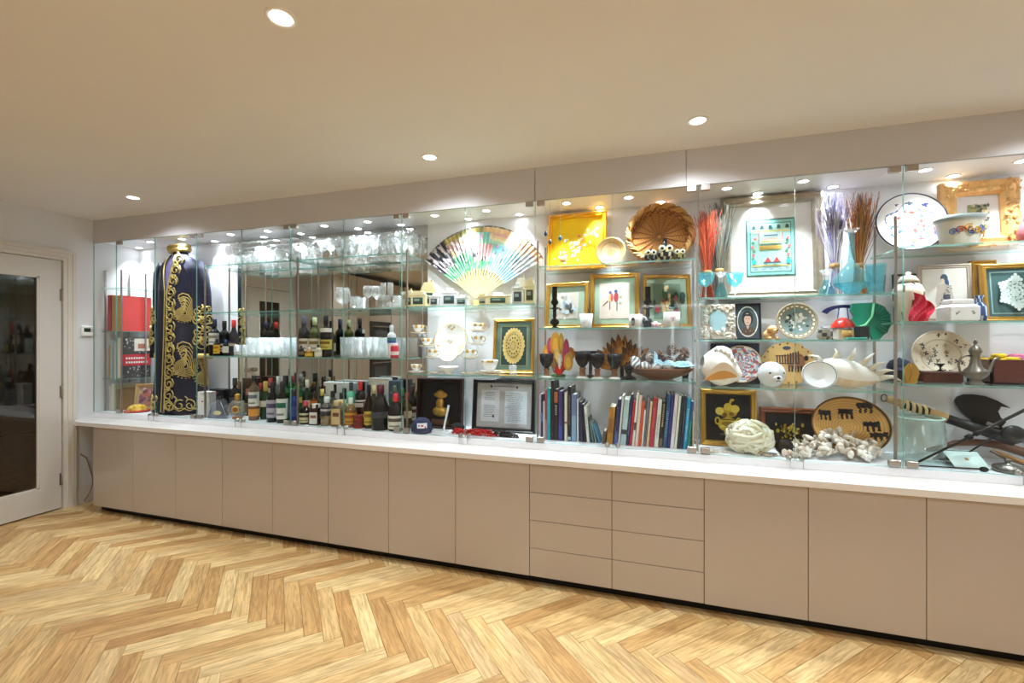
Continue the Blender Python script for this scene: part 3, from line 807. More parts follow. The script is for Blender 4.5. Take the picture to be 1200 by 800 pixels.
# ---- the robe on its stand
RCX, RCY = X_(211, 2.88), 2.885
NAVY = mat('navy_velvet', (22, 24, 48), 0.75, var=0.12, nscale=9, sheen=0.04, spec=0.2)
GTH = mat('gold_thread', (212, 186, 112), 0.45, metal=0.4, var=0.2, nscale=120, bump=0.5, bscale=220)
LV = [(0.80, .275, .150), (0.95, .265, .145), (1.2, .245, .137), (1.45, .228, .13), (1.7, .22, .126), (1.9, .218, .122), (2.03, .21, .114), (2.10, .19, .10), (2.145, .15, .085), (2.175, .105, .07), (2.19, .075, .062)]
def rp(z):
    for (z0, a0, b0), (z1, a1, b1) in zip(LV[:-1], LV[1:]):
        if z <= z1:
            u = max(0, (z - z0) / (z1 - z0)); return a0 + (a1 - a0) * u, b0 + (b1 - b0) * u
    return LV[-1][1:]
def fold(th, z): return 1 + 0.018 * math.sin(9 * th + 2) * max(0, (2.0 - z)) / 1.2
def robe_pt(th, z, off=0.0):             # th = 0 front middle, positive to the wearer's left (viewer's right)
    a, b = rp(z); k = fold(th, z)
    n = Vector((math.sin(th) / a, -math.cos(th) / b, 0)).normalized()
    return Vector((a * k * math.sin(th), -b * k * math.cos(th), z - FZ)) + n * off
robe = thing('robe', 'navy velvet robe with gold embroidery displayed on a torso stand', 'robe', (RCX, RCY, FZ), (0, 0, 0))
OPEN = 0.10
def half_open(z): return 0.045 + (0.30 * max(0, (z - 1.85) / 0.34) ** 1.0)
g = MB((22, 24, 48)); NV = 40
def rg(u, v):
    z = 0.80 + 1.39 * v; a0 = half_open(z); th = a0 + (2 * PI - 2 * a0) * u
    return robe_pt(th, z)
g.grid(rg, 72, NV); g.build('body', NAVY, robe)
def rl(u, v):
    z = 0.80 + 1.39 * v; th = (u - .5) * 1.4; return robe_pt(th, z, -0.012)
MB((150, 140, 190)).grid(rl, 10, NV).build('lining', mat('lilac_lining', (132, 124, 178), 0.6), robe)
def sleeve(sg):
    P = [(sg * .155, 0, 2.09 - FZ), (sg * .205, -.0, 2.02 - FZ), (sg * .235, .01, 1.85 - FZ), (sg * .25, .015, 1.6 - FZ), (sg * .258, .01, 1.42 - FZ), (sg * .262, .0, 1.27 - FZ)]
    s = MB(); s.tube(P, [.08, .08, .074, .07, .072, .076], 16, flat=0.95)
    o = s.build('sleeve', NAVY, robe)
    c = MB(); c.tube([P[-2], P[-1]], [.086, .091], 16, flat=0.95); c.M = None
    c2 = MB(); P2 = [Vector(P[-1]) * a + Vector(P[-2]) * (1 - a) for a in (0.72, 1.0)]
    c2.tube(P2, [.0775, .0795], 16, flat=.95); c2.build('gold_cuff', GTH, o)
    return P, o
PS, slR = sleeve(1); PSl, slL = sleeve(-1)
def stroke(mb, pts, r=0.007, th0=0.0, z0=0.0, off=0.004, kx=1.0):
    """embroidery stroke on the robe; pts in metres around (th0, z0)"""
    out = []
    for x, z in pts:
        zz = max(0.81, z0 + z); a, b = rp(zz)
        # arc length per radian near th0
        c = math.hypot(a * math.cos(th0), b * math.sin(th0)) + 1e-3
        out.append(robe_pt(th0 + kx * x / max(c, .12), zz, off))
    mb.tube(out, r, 6, flat=0.5)
def spiral(cx, cz, r, a0, turns, n=14, sgn=1):
    return [(cx + r * (1 - .75 * k / n) * math.cos(a0 + sgn * turns * 2 * PI * k / n), cz + r * (1 - .75 * k / n) * math.sin(a0 + sgn * turns * 2 * PI * k / n)) for k in range(n + 1)]
for sg in (-1, 1):
    gb = MB(); z = 0.86; k = 0
    while z < 2.14:
        th = sg * (half_open(z) + 0.045); o = sg * 0.032
        stroke(gb, spiral(o, 0, .040, 0.6 + k, 1.2, 14, sg), .0085, th, z)
        stroke(gb, spiral(o, 0.05, .022, 2 + k, .9, 10, -sg), .009, th, z)
        stroke(gb, [(o - .038, -.04), (o - .046, 0), (o - .03, .045), (o + .01, .055)], .007, th, z)
        stroke(gb, [(o + .036, -.03), (o + .05, .01), (o + .03, .045)], .008, th, z)
        z += 0.098; k += 1
    if sg > 0: gb.build('gold_band', GTH, robe)
    ed = MB(); ed.tube([robe_pt(sg * (half_open(zz) + .015), zz, .004) for zz in [0.81 + 1.36 * q / 40 for q in range(41)]], .006, 6, flat=.6); ed.build('gold_edging', GTH, robe)
def paisley(th, z, s=1.0, flip=1):
    mb = MB()
    tear = [(0, -.125), (.05, -.115), (.083, -.075), (.088, -.02), (.075, .045), (.06, .10), (.03, .145), (-.015, .16), (-.05, .14), (-.055, .105), (-.03, .095), (-.012, .112), (.008, .10), (.01, .06), (-.02, .02), (-.062, -.01), (-.082, -.055), (-.06, -.105), (0, -.125)]
    for kk in (1.0, .84, .68, .52, .36, .2):
        stroke(mb, [(flip * (x * kk) * s, ((y + .045) * kk - .045) * s) for x, y in tear], .0085 if kk < 1 else .010, th, z)
    for q in range(13):
        a = PI * .95 + PI * 1.1 * q / 12
        x, y = .100 * math.cos(a), -.045 + .098 * math.sin(a)
        stroke(mb, [(flip * x * s, y * s), (flip * x * s * .9, (y + .005) * s)], .010, th, z)
    for x0, sg_ in ((-.10, -1), (.105, 1)):
        stroke(mb, [(flip * (x0 + sg_ * .012) * s, .06 * s), (flip * x0 * s, .01 * s), (flip * (x0 - sg_ * .02) * s, -.03 * s)], .007, th, z)
        stroke(mb, [(flip * (x0 - sg_ * .01) * s, .075 * s), (flip * (x0 - sg_ * .02) * s, .03 * s)], .006, th, z)
    mb.build('gold_paisley', GTH, robe)
for th, z, s, fl in ((0.85, 1.70, .85, 1), (0.85, 1.25, 1.05, 1), (1.75, 1.15, .9, 1), (2.3, 1.5, 1, 1), (2.9, 1.2, 1, 1)): paisley(th, z, s, fl)
hb = MB(); nH = 16
for k in range(nH):
    th = 0.25 + (2 * PI - .5) * k / nH
    stroke(hb, spiral(0, 0, .05, k, 1.1, 12, 1 if k % 2 else -1), .009, th, .875); stroke(hb, [(-.05, -.03), (0, -.055), (.05, -.03)], .008, th, .88)
    stroke(hb, [(.055, .02), (.07, .05), (.045, .07)], .008, th, .88)
hb.build('gold_hem', GTH, robe)
for P, o, sg in ((PS, slR, 1), (PSl, slL, -1)):
    sm = MB()
    for base, rr in (((P[3]), .072), ((P[4]), .074)):
        for k in range(5):
            a = -PI / 2 + sg * (0.2 + .32 * k)
            c0 = Vector(base) + Vector((rr * math.cos(a), rr * math.sin(a), .03 * math.sin(k * 2.2)))
            tn = Vector((-math.sin(a), math.cos(a), 0)); up = Vector((0, 0, 1))
            sm.tube([c0 + tn * x + up * y for x, y in spiral(0, 0, .05, k, 1.2, 12)], .008, 6, flat=.6)
            sm.tube([c0 + tn * x + up * y for x, y in spiral(0, .085, .035, k, 1.0, 10, -1)], .008, 6, flat=.6)
    sm.build('gold_motif', GTH, o)
st = MB(); st.lathe([(0, 0), (.11, 0), (.11, .01), (.016, .014), (.016, 1.30), (0.05, 1.36), (.058, 1.42), (.055, 1.43), (0, 1.44)], 16); st.build('torso_stand', BLACK, robe)
mb = MB((210, 176, 90)); mb.lathe([(.070, 0), (.078, .004), (.080, .03), (.079, .06), (.07, .068), (.03, .072), (0, .072)], 28, sx=1.12, colf=lambda j, i: [(222, 196, 130), (196, 150, 60), (236, 220, 170)][(i // 2 + j) % 3])
for k in range(14):
    a = 2 * PI * k / 14
    mb.tube([(1.12 * .081 * math.cos(a + q * .2 * math.cos(q)), .081 * math.sin(a + q * .2 * math.cos(q)), .034 + .02 * math.sin(q)) for q in [2 * PI * j / 8 for j in range(9)]], .004, 5)
one('embroidered_hat', mb, GTH, 'gold embroidered round cap resting on the neck of the robe stand', 'cap', (RCX - .005, RCY, 2.212), (0.10, -0.14, 0.2))
# ================================================================ BAYS 2 AND 3: glasses and bottles before the mirror
random.seed(11)
T1, T2, T3 = SHELF[1]
def glass_rows(bay, zb, rows, where, group, kinds, x0=0.06, x1=None, step=0.079):
    a, b = BAYS[bay], BAYS[bay + 1]; x1 = x1 or (b - a - 0.05)
    for rI, (Y, kind) in enumerate(zip(rows, kinds)):
        st = step * (1.46 if kind in ('martini', 'coupe') else 0.86 if kind in ('highball', 'flute') else 1.0)
        x = a + x0 + (rI % 2) * st * 0.4
        while x < a + x1:
            k = kind if isinstance(kind, str) else random.choice(kind)
            drink(k, x + random.uniform(-.004, .004), Y + random.uniform(-.004, .004), zb, where, group, s=1.0, upside=(k in ('wine',) and bay == 1 and rI % 2 == 0))
            x += st
glass_rows(1, T1, (2.775, 2.85, 2.925, 3.0), 'on the top shelf over the wine bottles', 'glasses on the top shelves', ('wine', 'tumbler', 'wine', 'wine'), 0.10)
glass_rows(2, T1, (2.782, 2.885, 2.95, 3.005), 'on the top shelf over the brandy glass', 'glasses on the top shelves', ('martini', 'wine', 'flute', 'flute'), 0.07)
glass_rows(1, T3, (2.77, 2.845, 2.92, 2.99), 'crowded on the low shelf beside the red capped wine', 'glasses on the low shelves', ('tumbler', 'highball', 'highball', 'highball'), 0.33, 0.85)
glass_rows(2, T3, (2.78, 2.85, 2.92, 2.99), 'crowded on the low shelf beside the pale capped wine', 'glasses on the low shelves', ('highball', 'highball', 'highball', 'highball'), 0.40, 0.69)
for kind, px, Y, s, w_ in (('brandy', 401.5, 2.78, 0.98, 'alone on the middle shelf'), ('tumbler', 416, 2.78, 1.05, 'next to the brandy glass on the middle shelf'), ('tumbler', 424, 2.85, 1.0, 'behind the other short tumbler on the middle shelf'),
                           ('wine', 431, 2.785, .95, 'next to the tumblers on the middle shelf'), ('wine', 441, 2.85, .98, 'next to the flutes on the middle shelf'), ('flute', 449, 2.78, .86, 'next to the wine glasses on the middle shelf'), ('flute', 457.5, 2.78, .86, 'next to the small tumbler on the middle shelf'), ('tumbler', 466, 2.79, 1.0, 'at the end of the middle shelf by the upright')):
    drink(kind, X_(px, Y), Y, T2, w_, None, s)
# low shelf wine
bottle('wine bottle with navy capsule and white label on the low shelf', 251.5, 2.79, T3, 374, 'bordeaux', (20, 22, 26), (26, 34, 66), ((232, 232, 228), .3, .62, (150, 140, 120)))
bottle('wine bottle with black capsule on the low shelf', 263, 2.81, T3, 376, 'bordeaux', (14, 18, 16), (22, 22, 24), ((210, 206, 196), .12, .34, (60, 60, 60)))
bottle('wine bottle with bright red capsule on the low shelf', 274, 2.83, T3, 375, 'burgundy', (18, 20, 18), (214, 44, 34), ((40, 40, 44), .12, .4, (190, 180, 150)))
bottle('small dark bottle with yellow label before the navy capped wine', 254, 2.745, T3, 397, 'spirit', (16, 18, 18), (20, 24, 40), ((236, 190, 50), .14, .66, (190, 120, 30)), r=.022)
bottle('small dark bottle with white label on the low shelf', 264.5, 2.76, T3, 398, 'spirit', (24, 24, 28), (40, 60, 120), ((230, 230, 228), .2, .6), r=.02)
bottle('wine bottle with dark blue capsule at the upright of the low shelf', 356, 2.835, T3, 371, 'bordeaux', (18, 22, 20), (54, 62, 84), ((216, 208, 190), .14, .45, (120, 90, 60)))
bottle('stout black capped green wine bottle on the low shelf', 366, 2.94, T3, 375, 'burgundy', (34, 44, 26), (22, 22, 22), ((200, 190, 160), .12, .36))
bottle('wine bottle with pale green capsule on the low shelf', 369, 2.845, T3, 372, 'bordeaux', (70, 76, 34), (182, 196, 150), ((226, 222, 206), .14, .46, (140, 120, 70)))
bottle('black wine bottle with white neck seal on the low shelf', 382, 2.84, T3, 370, 'bordeaux', (14, 14, 16), (18, 18, 20), ((236, 236, 230), .60, .70), lab2=((206, 186, 90), .18, .42, (120, 90, 30)))
bottle('miniature dark bottle beside the low shelf upright', 353, 2.755, T3, 405, 'spirit', (26, 24, 26), (30, 30, 32), ((120, 100, 70), .2, .5), r=.017)
bottle('miniature amber bottle on the low shelf', 362, 2.75, T3, 407, 'squat', (150, 100, 20), (214, 208, 196), ((226, 190, 60), .1, .4), r=.026)
bottle('miniature pale bottle with black stopper on the low shelf', 373, 2.75, T3, 404, 'squat', (206, 200, 170), (24, 24, 26), ((232, 226, 204), .1, .4), r=.024)
bottle('white and blue patterned bottle at the end of the low shelf', 459, 2.82, T3, 381, 'spirit', (226, 230, 232), (206, 210, 214), ((60, 90, 160), .45, .62, (40, 140, 80)), lab2=((236, 236, 232), .1, .4))
bottle('small red jar at the end of the low shelf', 462.5, 2.76, T3, 402, 'jar', (206, 60, 76), (226, 200, 204), ((236, 214, 214), .2, .45), r=.026)
# floor of the case, bay 2
carton('slim white carton with small red mark standing beside the robe', 231.5, 244, 459, FZ, 2.755, (238, 236, 232), [(ell(.45, .62, .09, .035, 10), (190, 60, 60)), (rect(.3, .9, .75, .93), (150, 150, 150)), (rect(.35, .84, .65, .85), (180, 180, 180))], .07)
carton('black presentation box behind the triangular decanter', 245, 262, 456, FZ, 2.86, (28, 28, 32), [(rect(.15, .84, .6, .9), (190, 80, 84)), (rect(.1, .1, .9, .2), (90, 90, 96))], .08)
def decanter_tri():
    t = thing('decanter', 'triangular clear glass decanter with cream label beside the white carton', 'decanter', (X_(258, 2.775), 2.775, FZ + .003), (0, 0, 0.25))
    s = MB(); pts = [(-.075, 0), (.085, 0), (.092, .012), (.03, .135), (.012, .15), (-.012, .15), (-.03, .135), (-.082, .012)]
    n = len(pts)
    for y0, y1, k in ((-.035, .035, 1.0),):
        s.prism(pts, y0, y1)
    s.prism([(p[0] * .8, .012 + p[1] * .8) for p in pts], -.041, .041)
    s.build('body', tint((236, 238, 243), .10), t)
    MB((222, 210, 160)).prism(ell(.005, .045, .034, .018, 18), -.0425, -.0412).build('label_sheet', VM, t)
    MB((60, 60, 66)).lathe([(.014, .148), (.016, .15), (.016, .165), (.012, .178), (0, .18)], 12).build('stopper', VG, t)
    e = MB((150, 152, 160))
    for a, b in ((0, 1), (0, 6), (1, 3)): e.tube([(pts[a][0], -.037, pts[a][1] + .004), (pts[b][0], -.037, pts[b][1])], .004, 6)
    e.build('edge_band', VB, t)
decanter_tri()
def decanter_sun():
    t = thing('decanter', 'round fluted glass decanter with amber medallion and gold stopper', 'decanter', (X_(278.5, 2.775), 2.775, FZ + .006), (0, 0, 0.35))
    m = MB(); m.M = Matrix.Translation((0, 0, .075)) @ FACE
    m.lathe([(0, -.03), (.045, -.03), (.074, -.012), (.078, 0), (.074, .012), (.045, .03), (0, .03)], 32, wob=lambda a, j: 1 + .06 * math.cos(12 * a) * (1 if 1 < j < 5 else 0)); m.build('body', tint((240, 236, 232), .12), t)
    q = MB(); q.M = Matrix.Translation((0, -.031, .075)) @ FACE; q.lathe([(.028, 0), (.03, .004), (.02, .006), (0, .006)], 24, colf=lambda j, i: (150, 84, 40) if j > 1 else (205, 170, 90)); q.build('medallion', VG, t)
    MB((170, 110, 60)).lathe([(0, 0), (.04, 0), (.042, .01), (.03, .018), (0, .018)], 20, sy=.6).build('foot', VG, t)
    MB((214, 172, 70)).lathe([(.013, .148), (.02, .152), (.024, .166), (.018, .178), (.022, .19), (.012, .20), (0, .202)], 16).build('stopper', GOLD, t)
decanter_sun()
fb = lambda *a, **k: bottle(*a, **k)
fb('tall black capped bottle behind the round fluted decanter', 275.29, 2.93, FZ, 443, 'bordeaux', (22, 24, 28), (18, 18, 20), ((60, 60, 66), .2, .5))
carton('brown gift box behind the round fluted decanter', 284, 297, 443, FZ, 2.92, (84, 56, 40), [(rect(.3, .55, .7, .72), (190, 130, 120)), (rect(.2, .3, .8, .34), (150, 120, 90))], .08)
fb('clear bottle with amber spirit and orange label beside the green bottle', 297.65, 2.7809, FZ, 440, 'spirit', (190, 170, 140), (26, 26, 28), ((226, 222, 214), .32, .64, (110, 120, 130)), r=.036, clearglass=(232, 220, 196), liquid=((206, 132, 50), .62), lab2=((224, 150, 60), .1, .26), capz=.86)
fb('gold topped green bottle beside the amber spirit', 311.31, 2.8491, FZ, 447, 'burgundy', (24, 62, 34), (204, 170, 84), ((222, 216, 196), .34, .5), capz=.72)
fb('dark wine bottle with lilac label next to the green labelled one', 319.5, 2.765, FZ, 447.5, 'bordeaux', (16, 16, 20), (18, 18, 20), ((186, 180, 196), .12, .56, (90, 84, 120)), capz=.7)
fb('dark wine bottle with white and green label by the glass door edge', 331.0, 2.76, FZ, 447.5, 'bordeaux', (16, 20, 18), (16, 16, 18), ((226, 226, 216), .10, .60, (40, 110, 80)), capz=.7)
fb('bottle with red and white capsule in the back row', 317.0, 2.93, FZ, 443, 'bordeaux', (24, 30, 24), (206, 70, 66), ((230, 226, 220), .64, .76), r=.034)
fb('clear silver capped bottle in the back row behind the dark wines', 327.0, 2.93, FZ, 441, 'spirit', (190, 200, 196), (206, 208, 210), ((210, 220, 214), .2, .5), clearglass=(220, 232, 226))
fb('emerald green bottle behind the green labelled wine', 334.97, 2.8849, FZ, 440, 'bordeaux', (20, 96, 56), (30, 40, 40), ((180, 200, 180), .16, .4))
# bay 3
fb('deep blue bottle behind the glass door hinge', 344.76, 2.7842, FZ, 456, 'spirit', (30, 52, 120), (24, 30, 50), ((54, 74, 140), .2, .5))
fb('tall bright green bottle behind the deep blue bottle', 347.48, 2.8515, FZ, 437, 'bordeaux', (34, 120, 48), (60, 66, 78), ((220, 200, 90), .38, .5), r=.038)
fb('squat black bottle with round cream label and pink seal', 358.15, 2.7772, FZ, 470, 'squat', (22, 20, 20), (200, 60, 90), ((226, 216, 170), .08, .5, (60, 50, 30)), r=.04, capz=.72)
fb('dark square bottle with long white label', 370.14, 2.77, FZ, 473, 'jar', (40, 28, 24), (220, 214, 206), ((226, 224, 220), .06, .62, (150, 90, 60)), r=.036, square=True, rz=0.2)
fb('small orange labelled bottle behind the dark square bottle', 367.89, 2.8752, FZ, 459, 'spirit', (120, 60, 20), (40, 36, 34), ((226, 130, 40), .1, .7), r=.026)
fb('dark green bottle with two cream labels in the back row', 359.91, 2.9225, FZ, 445, 'bordeaux', (24, 44, 26), (212, 200, 176), ((226, 216, 180), .28, .5), r=.034)
fb('clear bottle of golden liqueur with dark label', 383.11, 2.7701, FZ, 465, 'spirit', (224, 226, 222), (220, 224, 222), ((64, 56, 70), .36, .66, (200, 196, 200)), r=.042, clearglass=(236, 240, 236), liquid=((230, 180, 40), .34))
fb('broad clear bottle with tan paper label', 396.98, 2.7691, FZ, 469, 'jar', (226, 222, 206), (206, 180, 130), ((214, 184, 130), .1, .7, (120, 84, 50)), r=.04, clearglass=(236, 232, 214), liquid=((214, 160, 90), .3), square=True, rz=.15)
carton('big white carton with black squares behind the liqueur bottles', 379, 413, 448, FZ, 2.93, (226, 230, 232), [(rect(.36, .72, .46, .95), (30, 32, 36)), (rect(.66, .58, .8, .86), (30, 32, 40)), (rect(.1, .44, .22, .62), (28, 28, 32)), (rect(.36, .42, .72, .52), (34, 34, 40)), (rect(.0, .7, .08, .9), (90, 40, 50))], .08)
fb('orange liqueur bottle with gold label beside the terracotta jar', 411.06, 2.7704, FZ, 466, 'squat', (206, 140, 40), (224, 226, 222), ((206, 150, 46), .12, .5, (150, 70, 30)), r=.04, clearglass=(234, 206, 150), liquid=((206, 130, 40), .5))
fb('mint green necked bottle behind the orange liqueur', 411.47, 2.8814, FZ, 448, 'spirit', (110, 196, 160), (60, 70, 66), ((206, 224, 206), .2, .5), r=.03)
fb('terracotta red jar among the spirits', 420.31, 2.7526, FZ, 486, 'jar', (136, 46, 34), (120, 40, 30), ((110, 36, 28), .2, .6), r=.034, capz=.83)
fb('black bottle with red cap behind the terracotta jar', 422.5, 2.87, FZ, 447, 'spirit', (26, 22, 24), (206, 40, 44), ((226, 214, 204), .42, .58, (60, 50, 50)), r=.034)
fb('slender dark bottle with yellow label strip', 432.36, 2.7767, FZ, 451, 'burgundy', (40, 26, 18), (24, 20, 20), ((206, 180, 70), .08, .4, (150, 110, 40)), r=.032, capz=.84)
fb('small bottle with white label between the terracotta jar and the yellow label', 427.53, 2.8203, FZ, 470, 'spirit', (70, 24, 24), (90, 30, 30), ((220, 216, 210), .14, .5), r=.026)
fb('large black bottle with dark red wax top', 445.98, 2.7548, FZ, 451, 'burgundy', (14, 14, 16), (96, 26, 40), ((60, 62, 66), .28, .42), r=.058, capz=.82)
carton('white carton behind the large black bottle', 432, 455, 443, FZ, 2.95, (222, 222, 216), [(rect(.5, .0, .95, .9), (200, 206, 206))], .06)
carton('slate blue carton beside the white carton', 456, 468, 446, FZ, 2.95, (62, 78, 96), [(rect(.1, .7, .9, .76), (120, 130, 150))], .06)
fb('red wax dipped bottle with white label by the glass door hinge', 463.88, 2.7611, FZ, 461, 'squat', (30, 20, 20), (196, 30, 40), ((226, 216, 200), .06, .42, (90, 80, 70)), r=.05, capz=.55)
fb('green bottle behind the red wax dipped bottle', 462.23, 2.9096, FZ, 452, 'bordeaux', (40, 70, 34), (70, 80, 60), ((190, 180, 120), .2, .5), r=.035)
extra = [(306.0, 2.93, 449, 'bordeaux', (30, 40, 26), (150, 40, 36), (214, 206, 190), 'maroon capped olive bottle behind the amber spirit'), (280.63, 2.8805, 447, 'bordeaux', (20, 20, 24), (120, 90, 40), (200, 180, 120), 'gold capped black bottle beside the brown gift box'),
 (340.43, 2.9666, 446, 'spirit', (190, 196, 200), (30, 90, 50), (226, 226, 220), 'pale bottle with green cap against the mirror'), (371.07, 2.9919, 452, 'spirit', (60, 40, 30), (30, 26, 26), (206, 190, 150), 'brown bottle with parchment label against the mirror'),
 (377.54, 2.8898, 456, 'bordeaux', (26, 46, 34), (206, 180, 90), (190, 190, 170), 'gold foil necked green bottle before the big white carton'), (390.0, 2.86, 458, 'spirit', (60, 60, 64), (24, 24, 26), (200, 206, 210), 'smoky grey bottle before the big white carton'),
 (400.29, 2.857, 460, 'spirit', (196, 190, 160), (40, 36, 34), (120, 84, 60), 'ivory bottle behind the broad tan labelled bottle'), (420.07, 2.9524, 456, 'bordeaux', (34, 30, 24), (60, 60, 64), (216, 206, 170), 'dark bottle with buff label behind the orange liqueur'),
 (438.0, 2.9, 452, 'bordeaux', (46, 40, 26), (190, 170, 120), (196, 186, 150), 'olive brown bottle with pale capsule behind the yellow label strip'), (449.98, 2.8522, 462, 'spirit', (200, 206, 206), (90, 96, 100), (150, 160, 170), 'clear grey bottle between the large black and red wax bottles'),
 (471.31, 2.8929, 455, 'bordeaux', (24, 40, 26), (40, 90, 50), (206, 196, 150), 'green capped bottle beside the red wax dipped bottle'), (348.54, 2.9585, 450, 'bordeaux', (28, 40, 30), (200, 110, 40), (206, 186, 120), 'orange capped bottle at the back by the deep blue bottle')]
for px, Y, pt, stl, bd, cp_, lb_, nm in extra:
    fb(nm, px, Y, FZ, pt, stl, bd, cp_, (lb_, .14, .46, tuple(int(c * .55) for c in lb_)), r=.034)
# bay 4 corner bottles
fb('dark bottle with white label in the corner beside the emblem box', 483.37, 2.933, FZ, 452, 'bordeaux', (28, 26, 24), (60, 30, 30), ((220, 214, 204), .16, .5, (120, 50, 40)), r=.032)
fb('olive bottle with red seal in the corner by the navy cap', 476.94, 2.8443, FZ, 460, 'bordeaux', (70, 66, 34), (170, 40, 40), ((206, 190, 150), .3, .5), r=.032)

# ================================================================ BAY 4: fan, cottages, tea set, frames
A4, B4 = SHELF[3]
# ---- folding fan
YF = 2.985; mF = MP(559, YF); RF, RI = 89 * mF, 36 * mF
fan = thing('folding_fan', 'large open painted folding fan with pale yellow sticks', 'fan', (X_(561, YF), YF, A4), (R(-6), 0, 0))
NF = 30; A0, A1 = R(30), R(145); PZ = 0.060
from mathutils import noise as mnoise
def mixc(a, b, t): return tuple(int(x + (y - x) * t) for x, y in zip(a, b))
def fan_col(u, r):                       # u 0 right .. 1 left, r 0 inner .. 1 outer
    n1 = mnoise.noise((u * 9, r * 4, .3)); n2 = mnoise.noise((u * 26, r * 9, 4.1)); n3 = mnoise.noise((u * 60, r * 5, 9.7))
    edge = abs(u - .5) * 2
    if r > .965: return (90, 92, 96) if n3 > -.1 else (170, 168, 160)
    if u > .82 and r > .34: return (40, 40, 46) if n3 + .25 * n2 > -.02 else (196, 186, 190)
    if u < .12 and .3 < r < .8: return (120, 126, 134) if n3 > .2 else (206, 214, 220)
    if r > .86: return mixc((206, 176, 96), (120, 130, 90), min(1, max(0, n2 + .4))) if u > .5 else mixc((246, 222, 170), (236, 176, 130), min(1, max(0, n2 + .5)))
    if u < .45 and r > .62:             # rainbow
        k = (r - .62) / .24; return mixc([(176, 222, 190), (240, 236, 180), (244, 200, 140), (226, 160, 150)][min(3, int(k * 4 + n1))], (244, 244, 244), .25)
    if r < .20: return (150, 206, 232) if u < .36 else mixc((74, 160, 110), (190, 210, 170), min(1, max(0, n2 + .3)))
    if u < .36: return (150, 214, 236) if n2 > -.1 else ((110, 130, 146) if n3 > .2 else (214, 236, 240))
    if u > .60 and r < .46: return mixc((60, 150, 96), (150, 206, 160), min(1, max(0, n2 + .5))) if n3 > -.25 else (40, 60, 52)
    if .40 < u < .64 and r < .60: return (232, 170, 172) if n1 > -.1 else (240, 224, 220) if n3 > 0 else (60, 60, 66)
    if u > .64: return (240, 238, 242) if n2 > .12 else mixc((190, 150, 170), (206, 176, 120), min(1, max(0, n1 + .5))) if n3 > -.2 else (110, 90, 130)
    return mixc((130, 206, 214), (150, 214, 170), min(1, max(0, n1 * 2 + .5))) if n2 > -.2 else (206, 176, 206)
lf = MB(); NR = 34
def fp(u, v):
    a = A0 + (A1 - A0) * u; r = RI + (RF - RI) * v
    k = u * NF * 2; f_ = abs((k % 2) - 1)
    return (r * math.cos(a), -.012 - .007 * f_, PZ + r * math.sin(a))
lf.grid(fp, NF * 4, NR, colf=lambda i, j: fan_col((i + .5) / (NF * 4), (j + .5) / NR), smooth=False)
lf.build('painted_leaf', VM, fan)
for k in range(NF // 2 + 4):
    a = A0 + (A1 - A0) * (k + .5) / (NF // 2 + 4); sk = MB((236, 214, 138)); c, s = math.cos(a), math.sin(a)
    w0, w1 = .0035, .0062
    pts = [(c * .015 + s * w0, s * .015 - c * w0), (c * RI * 1.02 + s * w1, s * RI * 1.02 - c * w1), (c * RI * 1.02 - s * w1, s * RI * 1.02 + c * w1), (c * .015 - s * w0, s * .015 + c * w0)]
    sk.M = Matrix.Translation((0, 0, PZ)); sk.prism(pts, -.026 - .0007 * k * .3, -.022); sk.build('stick', VC, fan)
hd = MB((232, 204, 110)); hd.box(-.045, .045, -.05, .0, 0, .012); hd.box(-.025, .025, -.045, -.005, .012, .05); hd.build('stand', VC, fan)
# ---- picture cottages
def cottage(px, Y, zb, w_, h, col, pic, label, legs=True, roof=True):
    w_ *= 1.12; h *= 1.22
    t = thing('china_cottage', label, 'ornament', (X_(px, Y), Y, zb), (0, 0, 0.15))
    b = MB(col); b.bbox(-w_ / 2, w_ / 2, -.022, .022, .006, h * .72, .003)
    if roof: b.prism([(-w_ / 2 - .003, h * .70), (w_ / 2 + .003, h * .70), (w_ * .28, h), (-w_ * .28, h)], -.025, .025)
    else: b.bbox(-w_ / 2 - .004, w_ / 2 + .004, -.026, .026, h * .7, h * .8, .002); b.bbox(-w_ * .2, w_ * .2, -.012, .012, h * .78, h, .002)
    b.build('body', VG, t)
    f = MB(col)
    for x in (-w_ * .38, w_ * .38): f.box(x - .006, x + .006, -.02, .02, 0, .008)
    f.build('feet', VG, t)
    p = MB(pic); p.box(-w_ * .34, w_ * .34, -.0232, -.022, h * .16, h * .58)
    p.box(-w_ * .3, w_ * .3, -.0236, -.0231, h * .2, h * .34, (50, 66, 50)); p.box(-w_ * .25, w_ * .1, -.0238, -.0231, h * .36, h * .5, (150, 170, 160)); p.build('painted_scene', VM, t)
    if roof: MB((196, 170, 120)).box(w_ * .12, w_ * .24, -.006, .006, h * .9, h * 1.12).build('chimney', VG, t)
CR, WH = (238, 226, 180), (232, 234, 238)
cottage(480, 2.83, A4, .055, .105, CR, (90, 110, 90), 'cream china cottage beside the upright, facing away', True)
cottage(491, 2.765, A4, .095, .092, CR, (60, 96, 80), 'cream china cottage with dark green scene on the shelf edge')
cottage(503, 2.86, A4 + 0.0, .095, .150, CR, (54, 92, 70), 'tallest cream china cottage behind the front row')
cottage(509.5, 2.765, A4, .06, .075, WH, (70, 84, 96), 'small white china cottage between cream and white ones', roof=False)
cottage(527, 2.81, A4, .10, .105, WH, (70, 96, 110), 'wide white china cottage with blue grey scene', roof=False)
cottage(541.5, 2.77, A4, .075, .062, WH, (90, 120, 130), 'low white china cottage before the fan sticks', roof=False)
cottage(566, 2.765, A4, .055, .062, CR, (170, 170, 140), 'small cream china cottage right of the fan stand')
cottage(584, 2.77, A4, .135, .066, CR, (60, 110, 90), 'long low cream china bridge with green scene', roof=False)
